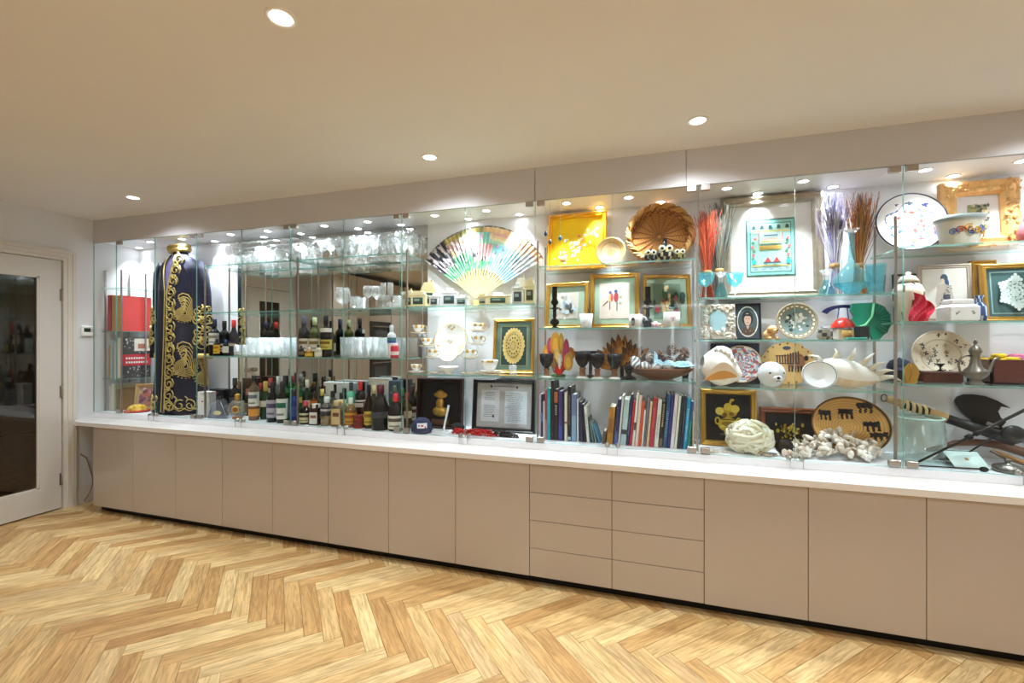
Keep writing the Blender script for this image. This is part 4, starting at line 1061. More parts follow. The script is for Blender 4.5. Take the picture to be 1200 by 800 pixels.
cottage(607, 2.83, A4, .065, .125, (196, 200, 196), (60, 70, 84), 'grey china tower with dark windows', roof=False)
cottage(621, 2.795, A4, .06, .135, CR, (90, 84, 60), 'narrow tall cream china house at the shelf end')
cottage(611, 2.915, A4, .07, .16, (206, 200, 180), (100, 90, 70), 'weathered cream china house at the back beside the fan tip')
# ---- tea set on clear tiered stands
PORC = mat('porcelain', None, 0.1, coat=0.5, var=0.01)
WP, GD = (246, 246, 244), (206, 160, 70)
def cup_thing(px, Y, zb, label, s=1.0):
    t = thing('teacup', label, 'cup', (X_(px, Y), Y, zb), (0, 0, random.uniform(-.4, .4)), 'gilded white teacups')
    c = MB(WP); c.lathe([(0, .012), (.017 * s, .012), (.02 * s, .016), (.036 * s, .04 * s), (.043 * s, .062 * s), (.0415 * s, .062 * s), (.034 * s, .04 * s), (.0, .02)], 24, colf=lambda j, i: GD if j == 4 else (206, 168, 90) if j == 3 and i in (13, 14, 17, 18, 21, 22) else WP)
    c.M = None; c.build('bowl', PORC, t)
    h = MB(GD); h.tube([(.04 * s + .02 * s * math.sin(a), 0, .04 * s + .017 * s * math.cos(a)) for a in [PI * q / 8 for q in range(9)]], .003, 6); h.build('handle', PORC, t)
    return t
def saucer(px, Y, zb, label, r=.062):
    m = MB(WP); m.lathe([(0, 0), (r * .5, 0), (r, .011), (r, .014), (r * .52, .006), (0, .006)], 28, colf=lambda j, i: GD if j == 2 else WP)
    return one('saucer', m, PORC, label, 'saucer', (X_(px, Y), Y, zb), (0, 0, 0), 'gilded white saucers')
tiers = {'left': [(490, 391, 2.80), (500, 406.5, 2.79), (507.5, 419.5, 2.78)], 'right': [(560, 389, 2.84), (559, 404, 2.83), (550, 420, 2.80)]}
ACR = clear('acrylic', (250, 252, 254), 0.05, 0.7, 3.0, 0.02, 0.03)
for sd, ps in tiers.items():
    base = ps[1]; bx_, by_ = X_(base[0], 2.88), 2.89
    t = thing('tiered_stand', 'clear acrylic tiered stand carrying teacups, ' + ('beside the shelf upright' if sd == 'left' else 'beside the gold doily picture'), 'stand', (bx_, by_, B4))
    s = MB(); s.bbox(-.06, .06, -.03, .03, 0, .006, .001); s.box(-.004, .004, -.02, .02, .006, .34); s.build('post', ACR, t)
    for n, (px, py, Y) in enumerate(ps):
        zc = Z_(px, py, Y); X0 = X_(px, Y)
        a = MB(); dx, dy = X0 - bx_, Y - by_
        a.tube([(0, 0, zc - B4 - .004), (dx, dy, zc - B4 - .004)], .004, 6); a.lathe([(0, zc - B4 - .006), (.045, zc - B4 - .006), (.045, zc - B4), (0, zc - B4)], 20, (dx, dy, 0)); a.build('tray', ACR, t)
        nm = ['top', 'middle', 'lowest'][n]
        saucer(px, Y, zc, 'gilded white saucer on the %s tray of the stand %s' % (nm, 'by the upright' if sd == 'left' else 'by the doily picture'))
        cup_thing(px, Y, zc + .0, 'gilded white teacup on the %s tray of the stand %s' % (nm, 'by the upright' if sd == 'left' else 'by the doily picture'))
saucer(488, 2.775, B4, 'gilded white saucer on the shelf below the teacup stand'); cup_thing(488, 2.775, B4, 'gilded white teacup on the shelf below the stand')
def tea_col(r, a):
    if r > .965: return (214, 184, 120)
    if .62 < r < .9 and math.cos(3 * a + 1.5) > .62: return (206, 172, 110) if math.sin(15 * a + 24 * r) > .1 else WP
    return WP
plate('plate', 'gilded white dinner plate standing at the back of the tea set', 529, 379, 421, 2.97, tea_col, .016, 10, PORC, nring=30)
one('plate_easel', MB().tube([(-.05, 0, 0), (-.03, .0, .12)], .004, 6).tube([(.05, 0, 0), (.03, 0, .12)], .004, 6).tube([(-.05, -.02, .095), (.05, -.02, .095)], .004, 6).tube([(0, .03, 0), (0, .03, .16)], .004, 6), ACR, 'clear easel holding up the two gilded plates', 'stand', (X_(529, 2.975), 2.975, B4))
plate('plate', 'gilded white side plate leaning before the dinner plate', 527, 398, 424, 2.93, tea_col, .014, 18, PORC, nring=30)
revolve('bowl', [(0, 0), (.03, 0), (.03, .008), (.05, .02), (.074, .05), (.072, .05), (.046, .022), (0, .012)], PORC, 'shallow gilded white footed bowl before the plates', 'bowl', 525, 2.80, B4, colf=lambda j, i: GD if j == 4 else WP)
saucer(509, 2.755, B4, 'small gilded white dish beside the footed bowl', .05); saucer(550, 2.765, B4, 'small gilded white dish before the lowest teacup', .06)
saucer(574, 2.79, B4, 'gilded white plate lowest under the white bowl', .10); saucer(574, 2.79, B4 + .013, 'gilded white plate directly under the white bowl', .09)
revolve('bowl', [(0, 0), (.024, 0), (.026, .008), (.045, .03), (.056, .062), (.058, .078), (.056, .078), (.042, .03), (0, .014)], PORC, 'deep white bowl with gold motif on a stack of plates', 'bowl', 574, 2.79, B4 + .022, colf=lambda j, i: GD if (j == 5 or (j == 4 and i % 24 in (14, 15, 18, 19, 20))) else WP, seg=24)
# ---- gold doily picture
def ringdoily(cx, cy, r, col, rays=24, hole=(34, 62, 58)):
    sh = [(ell(cx, cy, r, r * 1.08, 40), col)]
    for k in range(rays):
        a = 2 * PI * k / rays
        sh.append((ell(cx + r * .98 * math.cos(a), cy + r * 1.06 * math.sin(a), r * .13, r * .14, 8), col))
        sh.append((ell(cx + r * .70 * math.cos(a), cy + r * .76 * math.sin(a), r * .05, r * .055, 6), hole))
        if k % 2: sh.append((ell(cx + r * .48 * math.cos(a), cy + r * .52 * math.sin(a), r * .07, r * .075, 6), hole))
    sh.append((ell(cx, cy, r * .30, r * .32, 20), tuple(int(c * .9) for c in col)))
    for k in range(10):
        a = 2 * PI * k / 10; sh.append((ell(cx + r * .24 * math.cos(a), cy + r * .26 * math.sin(a), r * .035, r * .04, 6), hole))
    return sh
frame('doily_picture', 'gold framed round gold lace doily on dark green', 578, 626, 373, B4, 2.955, bar=.024, mount=(96, 122, 112), mw=.034, pic=(34, 62, 58), inner=(.006, (150, 150, 100)), shapes=ringdoily(.5, .5, .40, (226, 196, 120)), lean=5, glaze=False)
drink('tumbler', X_(601, 2.78), 2.78, B4, 'standing before the gold doily picture', None, .75)
# ---- floor of bay 4
t, w_, h_ = frame('emblem_box', 'deep dark wooden shadow box with gold helmet and collar emblem', 490.5, 543, 443, FZ, 2.935, bar=.03, fm=mat('dark_wood', (38, 14, 12), .35, spec=.3, var=.2, stretch=(1, 1, 8)), mount=(16, 12, 16), mw=.0, pic=(14, 12, 22), lean=3, depth=.05, glaze=True)
em = MB(); em.M = Matrix.Translation((0, -.012, h_ * .5)) @ FACE
em.lathe([(.062, 0), (.055, .016), (.02, .024), (0, .026)], 24, c=(0, -.062, 0), sy=.62); em.lathe([(.03, 0), (.03, .012), (.02, .02), (0, .022)], 20, c=(0, -.004, 0), sy=1.4)
em.lathe([(.055, 0), (.048, .012), (.02, .018), (0, .02)], 24, c=(0, .058, 0), sy=.42); em.lathe([(.028, 0), (.024, .016), (0, .022)], 20, c=(0, .074, 0), sy=.8); em.build('emblem', GOLD, t)
MB((110, 80, 60)).box(-.07, .07, -.016, -.013, h_ * .5 - .17, h_ * .5 - .12).build('plaque', VC, t)
md = MB((226, 228, 232)); md.box(-.007, .007, -.003, .003, 0, .175)
one('white_stick', md, VC, 'thin white rod leaning against the emblem box', 'rod', (X_(520, 2.865), 2.865, FZ + .004), (R(-9), R(9), 0))
one('display_block', MB((236, 238, 242)).bbox(-.05, .05, -.035, .035, 0, .012, .002), VG, 'small white block at the foot of the white rod', 'block', (X_(516.5, 2.80), 2.80, FZ))
def ballcap(px, Y, zb, label, col, badge=True, rz=0.0, s=1.0):
    t = thing('baseball_cap', label, 'cap', (X_(px, Y), Y, zb), (0, 0, rz))
    c = MB(col); c.lathe([(.088 * s, 0), (.09 * s, .02 * s), (.085 * s, .055 * s), (.065 * s, .088 * s), (.035 * s, .104 * s), (0, .108 * s)], 24, sx=.95, sy=1.1); c.build('crown', VM, t)
    v = MB(col)
    v.grid(lambda u, w: ((.088 + .0 * w) * s * math.cos(PI + PI * u) * (1 - .12 * w), -.05 * s - (.045 + .065 * w) * s * math.sin(PI * u) * 1.0 - .0, .016 * s * (1 - w) + .012 * math.sin(PI * u) * (1 - .5 * w) + .004), 16, 5); v.build('visor', VM, t)
    MB(col).ball((0, 0, .108 * s), .006).build('button', VM, t)
    if badge:
        b = MB((236, 236, 238)); rr = .093 * s
        b.grid(lambda u, w: (rr * .93 * math.sin((u - .5) * .95), -rr * 1.06 * math.cos((u - .5) * .95) - .004 + .018 * w, .038 * s + .038 * s * w), 8, 3, colf=lambda i, j: (206, 50, 56) if (j == 1 and i in (3, 4)) or (i == 6 and j == 0) else (60, 80, 150) if i == 1 and j == 1 else (238, 238, 240)); b.build('badge', VM, t)
ballcap(494, 2.795, FZ, 'navy baseball cap with white and red badge on the case floor', (50, 58, 92), True, 0.55, .86)
random.seed(21)
def tangle(name, label, px0, px1, Y, col, n, cat, r=.0045, hgt=.04):
    m = MB(col); xa, xb = X_(px0, Y), X_(px1, Y); cx = (xa + xb) / 2
    for k in range(n):
        x0 = random.uniform(xa, xb) - cx; a = random.uniform(-1, 1); P = []
        for q in range(9):
            u = q / 8; P.append((x0 + .12 * a * (u - .5) + .02 * math.sin(5 * u + k), random.uniform(-.03, .03), r + hgt * abs(math.sin(PI * u)) * (.3 + .7 * ((k * 7) % 5) / 5)))
        m.tube(P, r, 6)
    return one(name, m, mat('glossy_cord', None, .35, var=.15), label, cat, (cx, Y, FZ))
tangle('red_beads', 'heap of red cord tassels on the case floor', 536, 574, 2.775, (206, 24, 34), 30, 'tassel')
tangle('black_tassel', 'heap of black cord before the framed menu sheets', 583, 600, 2.78, (20, 20, 22), 18, 'tassel')
one('black_pouch', MB((22, 22, 26)).ball((0, 0, .032), .05, .035, .032, 20, 10), VM, 'soft black pouch beside the white block', 'pouch', (X_(536.5, 2.843), 2.843, FZ - .001))
lines = []
def text_lines(x0, x1, y0, y1, n, c=(120, 122, 128), seed=1, jag=.3):
    rr = random.Random(seed); out = []
    for k in range(n):
        y = y1 - (y1 - y0) * (k + .5) / n; x = x0 + (x1 - x0) * rr.random() * jag * .5; xe = x1 - (x1 - x0) * rr.random() * jag * .5
        while x < xe:
            ww = rr.uniform(.012, .04); out.append((rect(x, y, min(x + ww, xe), y + (y1 - y0) / n * .35), c)); x += ww + .01
    return out
doc = [(rect(.08, .13, .42, .84), (222, 224, 232)), (rect(.52, .10, .92, .83), (220, 226, 234))]
doc += [(rect(.255, .895, .275, .94), (30, 30, 34)), (ell(.265, .925, .02, .03, 10), (34, 34, 38)), (ell(.735, .915, .02, .03, 10), (34, 34, 38))] + text_lines(.31, .70, .895, .945, 1, (50, 50, 54), 4, .0)
doc += text_lines(.14, .36, .60, .80, 5, seed=2) + text_lines(.14, .36, .22, .5, 7, seed=3) + text_lines(.56, .88, .14, .80, 20, seed=5, jag=.5) + [(ell(.36, .26, .02, .03, 10), (40, 40, 44))]
frame('framed_menu', 'black framed pair of printed sheets on a grey mount', 554, 627, 445, FZ, 2.93, bar=.028, fm=BLACK, mount=(186, 184, 184), mw=.0, pic=(186, 184, 184), shapes=doc, lean=6, depth=.03)
# ================================================================ BAY 5: tray, basket, frames, goblets, books
A5, B5, C5 = SHELF[4]
random.seed(31)
# yellow flower tray
fl = []
rr = random.Random(9)
for cx, cy, n, sp in ((.30, .28, 16, .13), (.45, .40, 16, .12), (.55, .50, 8, .08), (.22, .20, 8, .08), (.72, .62, 8, .10)):
    for k in range(n):
        fl.append((ell(cx + rr.gauss(0, sp), cy + rr.gauss(0, sp * .8), rr.uniform(.015, .04), rr.uniform(.015, .045), 8), rr.choice([(226, 210, 214), (232, 160, 130), (196, 206, 220), (240, 226, 160), (226, 140, 120), (206, 214, 190), (240, 236, 236)])))
for k in range(7):
    fl.append((ell(.55 + .05 * k, .52 + .03 * k, .035, .012, 8), (206, 222, 190)))
frame('lacquer_tray', 'bright yellow lacquer tray with pale flowers standing upright', 641.5, 711, 249, A5, 2.975, bar=.03, fm=mat('yellow_lacquer', (240, 176, 20), .12, coat=.6), mount=(250, 206, 16), mw=.0, pic=(250, 208, 14), shapes=fl, lean=7, depth=.04, glaze=False, cat='tray')
for n, (px, py, c, lb) in enumerate(((639.5, 273.5, (40, 66, 130), 'deep blue'), (644.5, 283, (96, 104, 118), 'grey'), (656.5, 278.5, (70, 130, 190), 'light blue'))):
    Y = 2.79; X, Z = XZ(px, py, Y)
    t = thing('glass_charm', 'small %s glass drop charm hanging before the yellow tray' % lb, 'charm', (X, Y, Z - .02), group='hanging charms')
    MB(c).lathe([(0, 0), (.010, .008), (.012, .018), (.006, .032), (0, .036)], 10).build('drop', VG, t)
    MB((210, 214, 220)).tube([(0, 0, .034), (0, 0, CASE_Z - Z + .02)], .0006, 4).build('thread', VC, t)
WOODP = mat('turned_wood', None, .35, var=.10, nscale=14, stretch=(1, 6, 1))
plate('wooden_plate', 'pale turned wooden plate standing before the yellow tray', 716, 279, 0, 2.88, lambda r, a: (214, 176, 118) if r > .72 else (196, 150, 92) if r > .64 else (226, 200, 158) if r > .3 else (206, 172, 124), .022, 10, WOODP, zb=A5)
# wicker basket on its side
def wicker(px, ptop, Y, zb, lean=12):
    zt = Z_(px, ptop, Y); rO = (zt - zb) / 2 / math.cos(R(lean)); D = .055
    t = thing('wicker_basket', 'large round wicker basket standing on its edge', 'basket', (X_(px, Y), Y, zb), (0, 0, 0))
    M = Matrix.Translation((0, -.02, rO * math.cos(R(lean)))) @ Matrix.Rotation(R(-lean), 4, 'X') @ FACE
    b = MB(); b.M = M; prof = []; n = 26
    for k in range(n + 1):
        q = k / n
        r_ = rO * .80 * min(1, q / .68) if q < .68 else rO * (.80 + .17 * (q - .68) / .32)
        z_ = 0 if q < .68 else D * ((q - .68) / .32)
        prof.append((max(r_, 0 if k == 0 else .004), z_ + .003 * (k % 2)))
    b.lathe(prof, 64, colf=lambda j, i: [(176, 118, 58), (198, 142, 78), (150, 94, 44), (120, 66, 34)][(i // 2 + j) % 2 + (2 if (17 < j < 24 and (i * 7 + j) % 5 < 3) else 0)])
    b.build('weave', VR, t)
    for k in range(20):
        a = 2 * PI * k / 20; s = MB((150, 98, 52)); s.M = M
        s.tube([(rO * q * math.cos(a), rO * q * math.sin(a), .006) for q in (.06, .3, .55, .79)] + [(rO * .95 * math.cos(a), rO * .95 * math.sin(a), D)], .0028, 6); s.build('spoke', VC, t)
    for ph in (0, PI / 2, PI):
        s = MB((206, 158, 92) if ph else (186, 132, 70)); s.M = M
        s.tube([((rO * .965 + .012 * math.cos(14 * a + ph)) * math.cos(a), (rO * .965 + .012 * math.cos(14 * a + ph)) * math.sin(a), D + .012 * math.sin(14 * a + ph)) for a in [2 * PI * q / 140 for q in range(141)]], .0085, 6); s.build('rim_strand', VC, t)
wicker(772.5, 243.5, 3.005, A5 + .002)
# owl pots
def owl(px, Y, zb, s, label, c1, c2):
    t = thing('owl_figurine', label, 'figurine', (X_(px, Y), Y, zb), (0, 0, .05))
    b = MB(c1); b.lathe([(0, 0), (.03 * s, 0), (.046 * s, .02 * s), (.05 * s, .045 * s), (.038 * s, .075 * s), (.03 * s, .09 * s), (0, .1 * s)], 20, colf=lambda j, i: c2 if (i + j) % 3 == 0 and j < 4 else c1); b.build('body', VG, t)
    for sg in (-1, 1):
        e = MB((232, 228, 206)); e.M = Matrix.Translation((sg * .02 * s, -.036 * s, .066 * s)) @ FACE
        e.lathe([(.021 * s, 0), (.02 * s, .006), (.010 * s, .009), (.0095 * s, .009), (0, .011)], 18, colf=lambda j, i: (22, 22, 26) if j >= 3 else (228, 224, 200)); e.build('eye', VG, t)
    MB((200, 170, 60)).tube([(0, -.043 * s, .058 * s), (0, -.052 * s, .045 * s)], [.006 * s, .001], 8).build('beak', VG, t)
owl(779.5, 2.765, A5, 1.02, 'owl shaped pot in black and cream before the wicker basket', (40, 44, 50), (206, 200, 170))
owl(762.5, 2.785, A5, .8, 'smaller dark owl pot beside the cream eyed owl', (30, 32, 38), (120, 124, 120))
owl(796, 2.785, A5, .75, 'cream and olive owl pot by the basket rim', (150, 142, 100), (50, 50, 44))
revolve('dark_bottle', [(0, 0), (.02, 0), (.024, .01), (.022, .09), (.01, .11), (.012, .15), (0, .15)], VG, 'slim black stoppered bottle behind the owl pots', 'bottle', 779.5, 2.845, A5, 16, col=(28, 32, 40))
# framed pictures on the middle shelf
SAGE = (160, 182, 160)
birds = [(ell(.36, .58, .06, .13, 14), (206, 180, 110)), (ell(.42, .60, .05, .12, 14), (190, 90, 90)), (ell(.36, .74, .05, .05, 12), (90, 100, 150)), (ell(.56, .60, .08, .14, 14), (170, 60, 70)), (ell(.55, .77, .06, .05, 12), (70, 90, 140)),
         (rect(.33, .25, .37, .48), (120, 110, 110)), (rect(.57, .22, .61, .48), (110, 120, 110)), ([(.12, .35), (.30, .48), (.28, .52), (.10, .37)], (120, 90, 70)), (ell(.7, .45, .06, .03, 8), (170, 180, 150)), (ell(.72, .62, .05, .04, 8), (180, 180, 150))]
frame('bird_picture', 'gold framed picture of two coloured parrots', 691, 749.5, 320, B5, 2.945, bar=.030, mount=SAGE, mw=.034, pic=(222, 208, 196), shapes=birds, lean=6, glaze=False)
fr = random.Random(4)
flw = [(ell(.5 + fr.gauss(0, .2), .42 + fr.gauss(0, .16), fr.uniform(.04, .10), fr.uniform(.05, .12), 10), fr.choice([(196, 216, 226), (226, 232, 236), (150, 170, 190), (206, 190, 170), (90, 96, 100), (170, 190, 180)])) for _ in range(34)]
frame('flower_picture', 'gold framed picture of pale blue flowers behind a black candlestick', 638, 689, 331, B5, 2.895, bar=.026, mount=SAGE, mw=.040, pic=(214, 206, 196), shapes=flw, lean=8, rz=-.18, glaze=False)
flr = [(ell(.55 + fr.gauss(0, .2), .45 + fr.gauss(0, .17), fr.uniform(.04, .11), fr.uniform(.05, .12), 10), fr.choice([(190, 60, 60), (226, 190, 130), (206, 90, 80), (70, 110, 80), (40, 80, 70), (232, 210, 160), (60, 60, 50)])) for _ in range(40)]
frame('fruit_picture', 'gold framed picture of red fruit and flowers behind the cups', 755, 811, 321, B5, 2.955, bar=.026, mount=SAGE, mw=.034, pic=(120, 146, 128), shapes=flr, lean=8, rz=.2, glaze=False)
def candlestick(px, Y, zb, ptop, label):
    h = Z_(px, ptop, Y) - zb
    p = [(0, 0), (.042, 0), (.044, .012), (.016, .03), (.01, .06), (.026, .10), (.032, .15), (.024, .2), (.012, .24), (.010, .26), (.014, .29), (.012, .36), (.013, .46), (.034, .475), (.034, .49), (.013, .50), (.012, .55), (.022, .58), (.026, .63), (.018, .69), (.015, .72), (.017, .74), (.017, .98), (.019, 1), (0, 1)]
    o = revolve('candlestick', [(r_, z_ * h) for r_, z_ in p], mat('black_glaze', (16, 14, 16), .16, coat=.15, spec=.3), label, 'candlestick', px, Y, zb, 20)
candlestick(650, 2.775, B5, 336, 'black turned candlestick before the pale flower picture'); candlestick(759, 2.835, B5, 336, 'black turned candlestick between the parrot and fruit pictures')
revolve('white_pot', [(0, 0), (.032, 0), (.034, .004), (.042, .088), (.040, .088), (.033, .01), (0, .008)], VG, 'plain white tapered pot before the pale flower picture', 'pot', 687, 2.77, B5, col=(226, 230, 234))
def mug(px, Y, zb, label, spots, r=.04, h=.08, handle=1):
    t = thing('mug', label, 'mug', (X_(px, Y), Y, zb), (0, 0, .1))
    MB((238, 238, 240)).lathe([(0, 0), (r, 0), (r, h), (r * .94, h), (r * .94, .006), (0, .006)], 32, colf=lambda j, i: spots(j, i)).build('body', VG, t)
    if handle:
        MB((238, 238, 240)).tube([(r + .024 * math.sin(a), 0, h * .5 + .026 * math.cos(a)) for a in [PI * q / 10 for q in range(11)]], .005, 8).build('handle', VG, t)
    return t
def decal(t, shapes, w_, h_, r, z0, ang=-PI / 2):
    d = MB()
    for n, (pts, c) in enumerate(shapes):
        v = [((r + .0006 + .0002 * n) * math.cos(ang + (x - .5) * w_ / r), (r + .0006 + .0002 * n) * math.sin(ang + (x - .5) * w_ / r), z0 + y * h_) for x, y in pts]
        d.add(v, [tuple(range(len(v)))], c)
    d.build('print', VM, t)
t = mug(745, 2.785, B5, 'white mug with a grey owl print before the parrot picture', lambda j, i: (238, 238, 240))
decal(t, [(ell(.35, .45, .25, .42, 14), (130, 126, 124)), (ell(.28, .65, .09, .12, 10), (40, 40, 44)), (ell(.45, .65, .09, .12, 10), (40, 40, 44)), (rect(.2, .05, .5, .15), (80, 76, 72))], .05, .062, .04, .008, -PI / 2 - .3)
t = mug(787, 2.785, B5, 'white mug with a pink heart shaped picture before the fruit picture', lambda j, i: (238, 240, 242), .048, .09, 0)
decal(t, [([(.5, .1), (.85, .5), (.75, .85), (.5, .75), (.25, .85), (.15, .5)], (226, 160, 160)), ([(.5, .25), (.7, .52), (.6, .72), (.5, .65), (.4, .72), (.3, .52)], (150, 90, 100))], .05, .066, .048, .01)
sm = MB((236, 206, 206)); 
for k in range(9):
    a = 2 * PI * k / 9; sm.ball((.02 * math.cos(a), .02 * math.sin(a), .014), .013, .013, .014, 8, 6, [(240, 214, 212), (226, 170, 176)][k % 2])
sm.ball((0, 0, .024), .014, .014, .012, 8, 6)
one('china_rose', sm, VG, 'small pink china rose on the middle shelf between the mugs', 'ornament', (X_(768.5, 2.775), 2.775, B5))
one('black_saucer', MB((24, 24, 28)).lathe([(0, 0), (.02, 0), (.026, .03), (.03, .04), (.028, .04), (0, .01)], 16), VG, 'small black salt dish beside the pink china rose', 'dish', (X_(758.5, 2.745), 2.745, B5))
# goblets on the lower shelf
def goblet(px, Y, zb, ptop, label):
    h = Z_(px, ptop, Y) - zb; s = h / .165
    t = thing('goblet', label, 'goblet', (X_(px, Y), Y, zb), (0, 0, 0), 'black glazed goblets')
    MB((24, 22, 28)).lathe([(.012 * s, .066 * s), (.03 * s, .085 * s), (.045 * s, .115 * s), (.050 * s, .165 * s), (.0475 * s, .165 * s), (.042 * s, .115 * s), (0, .08 * s)], 24, colf=lambda j, i: (40, 36, 40) if j == 3 else (24, 22, 28)).build('bowl', VG, t)
    MB((130, 92, 66)).lathe([(.024 * s, .012), (.018 * s, .026 * s), (.017 * s, .05 * s), (.022 * s, .062 * s), (.013 * s, .068 * s)], 20).build('stem', VC, t)
    MB((222, 222, 218)).lathe([(0, 0), (.040 * s, 0), (.040 * s, .004), (.024 * s, .013), (0, .013)], 24).build('foot', VG, t)
goblet(640.5, 2.765, C5, 414.5, 'black glazed goblet before the painted wooden bouquet'); goblet(682.5, 2.79, C5, 411.5, 'black glazed goblet with widest bowl on the lower shelf')
goblet(700, 2.775, C5, 414, 'black glazed goblet between the widest one and the feather fan'); goblet(720, 2.79, C5, 414.5, 'black glazed goblet before the feather fan')
hd_ = Z_(693, 411, 2.92) - C5
revolve('footed_dish', [(0, 0), (.05, 0), (.05, .006), (.012, .014), (.010, hd_ - .03), (.04, hd_ - .018), (.068, hd_ - .004), (.07, hd_), (.065, hd_), (.03, hd_ - .012), (0, hd_ - .014)], VG, 'dark brown footed dish standing behind the goblets', 'dish', 692, 2.905, C5, 28, col=(58, 42, 40))
# painted wooden bouquet
t = thing('wooden_bouquet', 'painted wooden bouquet of pink, orange and red blooms', 'ornament', (X_(654, 2.90), 2.90, C5), (0, 0, 0))
bq = random.Random(2)
spec = [(-.075, .15, .028, .06, (222, 160, 60)), (-.05, .20, .022, .06, (196, 70, 110)), (-.015, .215, .034, .08, (214, 158, 56)), (.025, .22, .018, .07, (190, 150, 60)), (.06, .19, .018, .06, (176, 60, 110)), (.085, .15, .028, .045, (206, 130, 50)),
        (-.035, .12, .02, .05, (214, 110, 130)), (.045, .14, .014, .05, (190, 60, 90)), (.0, .14, .022, .05, (226, 190, 110)), (.08, .10, .03, .06, (206, 160, 70)), (.055, .085, .022, .04, (196, 50, 40)), (.012, .045, .027, .036, (206, 40, 36)), (-.02, .09, .02, .035, (150, 110, 60)), (.02, .10, .01, .05, (230, 228, 220))]
for k, (x, z, rx, rz_, c) in enumerate(spec):
    p = MB(c); y = -.01 - .005 * (k % 5) - (.03 if z < .11 else 0)
    p.prism(ell(x, z, rx, rz_, 18), y, y + .008, c); p.prism(ell(x, z - .005, rx * .55, rz_ * .6, 14), y - .003, y, tuple(min(255, int(q * 1.15)) for q in c), c)
    p.build('bloom', VC, t)
st_ = MB((70, 110, 60))
for x, z, rx, rz_, c in spec: st_.tube([(x, .0, z), (x * .3, .0, .02)], .004, 5)
st_.lathe([(0, 0), (.05, 0), (.05, .012), (.01, .02), (0, .02)], 16); st_.build('stem', VC, t)
# feather fan
t = thing('feather_fan', 'brown and orange feather fan behind the goblets', 'fan', (X_(729, 3.02), 3.02, C5), (0, 0, 0))
hF = Z_(728, 391, 3.01) - C5
for k in range(15):
    a = R(10) + R(150) * k / 14; f = MB((150, 96, 40)); L_ = hF * (.80 + .08 * math.sin(k)) - .03
    c, s = math.cos(a), math.sin(a)
    def fpnt(u, v, c=c, s=s, L_=L_, k=k):
        r_ = .03 + L_ * v; wv = .030 * math.sin(PI * min(1, v * .93 + .05)) * (u - .5) * 2
        return (c * r_ - s * wv, -.01 - .0015 * k, .035 + s * r_ * 1.0 + c * wv)
    f.grid(fpnt, 4, 10, colf=lambda i, j, k=k: [(150, 90, 36), (100, 60, 28), (56, 36, 24), (176, 116, 50)][(j // 2 + (i == 1) + k) % 4], smooth=False); f.build('feather', VM, t)
MB((40, 26, 20)).tube([(0, -.02, 0), (0, -.02, .07)], .012, 8).build('handle', VC, t)
# wooden bowl with carved eggs, cones and a painted reflection sheet
BWX, BWY = X_(774, 2.865), 2.865
wb = [(0, .002), (.07, 0), (.08, .006), (.15, .03), (.19, .062), (.196, .07), (.186, .068), (.14, .034), (.06, .018), (0, .016)]
mb = MB((110, 70, 48)); mb.lathe(wb, 40, sy=.62, colf=lambda j, i: (150, 104, 76) if j in (4, 5) else (104, 66, 48) if j < 4 else (84, 54, 40))
one('wooden_bowl', mb, WOODP, 'wide brown wooden bowl filled with carved eggs and cones', 'bowl', (BWX, BWY, C5))
egg = random.Random(8)
def eggmesh(c1, c2): 
    m = MB(); m.ball((0, 0, 0), .030, .030, .038, 18, 14, colf=lambda j, i: c1 if (i * 3 + j * 5) % 4 < 2 else c2); return m.mesh('carved_egg', VC)
EG = [eggmesh((206, 204, 200), (70, 66, 70)), eggmesh((190, 176, 180), (230, 220, 216)), eggmesh((110, 96, 92), (206, 196, 186))]
eggs = [(-.148, -.015, .095, 0, 'black and white patterned'), (-.09, -.055, .088, 0, 'large black and white patterned'), (-.085, .022, .090, 2, 'brown and ivory patterned'), (-.022, -.06, .086, 1, 'pale pink patterned'), (-.058, -.02, .146, 2, 'dark flecked topmost patterned'), (.045, -.062, .088, 1, 'ivory rose patterned'), (-.152, .052, .118, 0, 'grey patterned rear'), (-.018, .010, .088, 0, 'white patterned middle')]
for n, (x, y, z, k, lb) in enumerate(eggs):
    o = bpy.data.objects.new('carved_egg', EG[k]); COL.objects.link(o); o.location = (BWX + x, BWY + y, C5 + z - .012); o.rotation_euler = (egg.uniform(0, 3), egg.uniform(0, 3), 0)
    tag(o, lb + ' carved egg in the wooden bowl', 'egg', 'carved eggs in the bowl')
one('river_stone', MB((96, 86, 92)).ball((0, 0, 0), .046, .03, .024, 18, 12), VC, 'smooth violet grey stone in the wooden bowl under the pale blue reflection sheet', 'stone', (BWX + .128, BWY - .035, C5 + .078), (0, -.15, .2))
def cone_mesh():
    m = MB((96, 66, 50)); m.ball((0, 0, 0), .03, .03, .034, 10, 8)
    for j in range(7):
        z = -.03 + .06 * j / 6; rr_ = .034 * math.sqrt(max(.05, 1 - (z / .042) ** 2))
        for i in range(9):
            a = 2 * PI * (i + .5 * (j % 2)) / 9
            m.add([(rr_ * .5 * math.cos(a - .3), rr_ * .5 * math.sin(a - .3), z), (rr_ * 1.25 * math.cos(a), rr_ * 1.25 * math.sin(a), z + .012), (rr_ * .5 * math.cos(a + .3), rr_ * .5 * math.sin(a + .3), z), (rr_ * .8 * math.cos(a), rr_ * .8 * math.sin(a), z + .02)], [(0, 1, 3), (1, 2, 3), (0, 2, 1)], [(150, 112, 86), (60, 44, 40), (186, 146, 120)][(i + j) % 3])
    return m.mesh('pine_cone', VM)
CONE = cone_mesh()
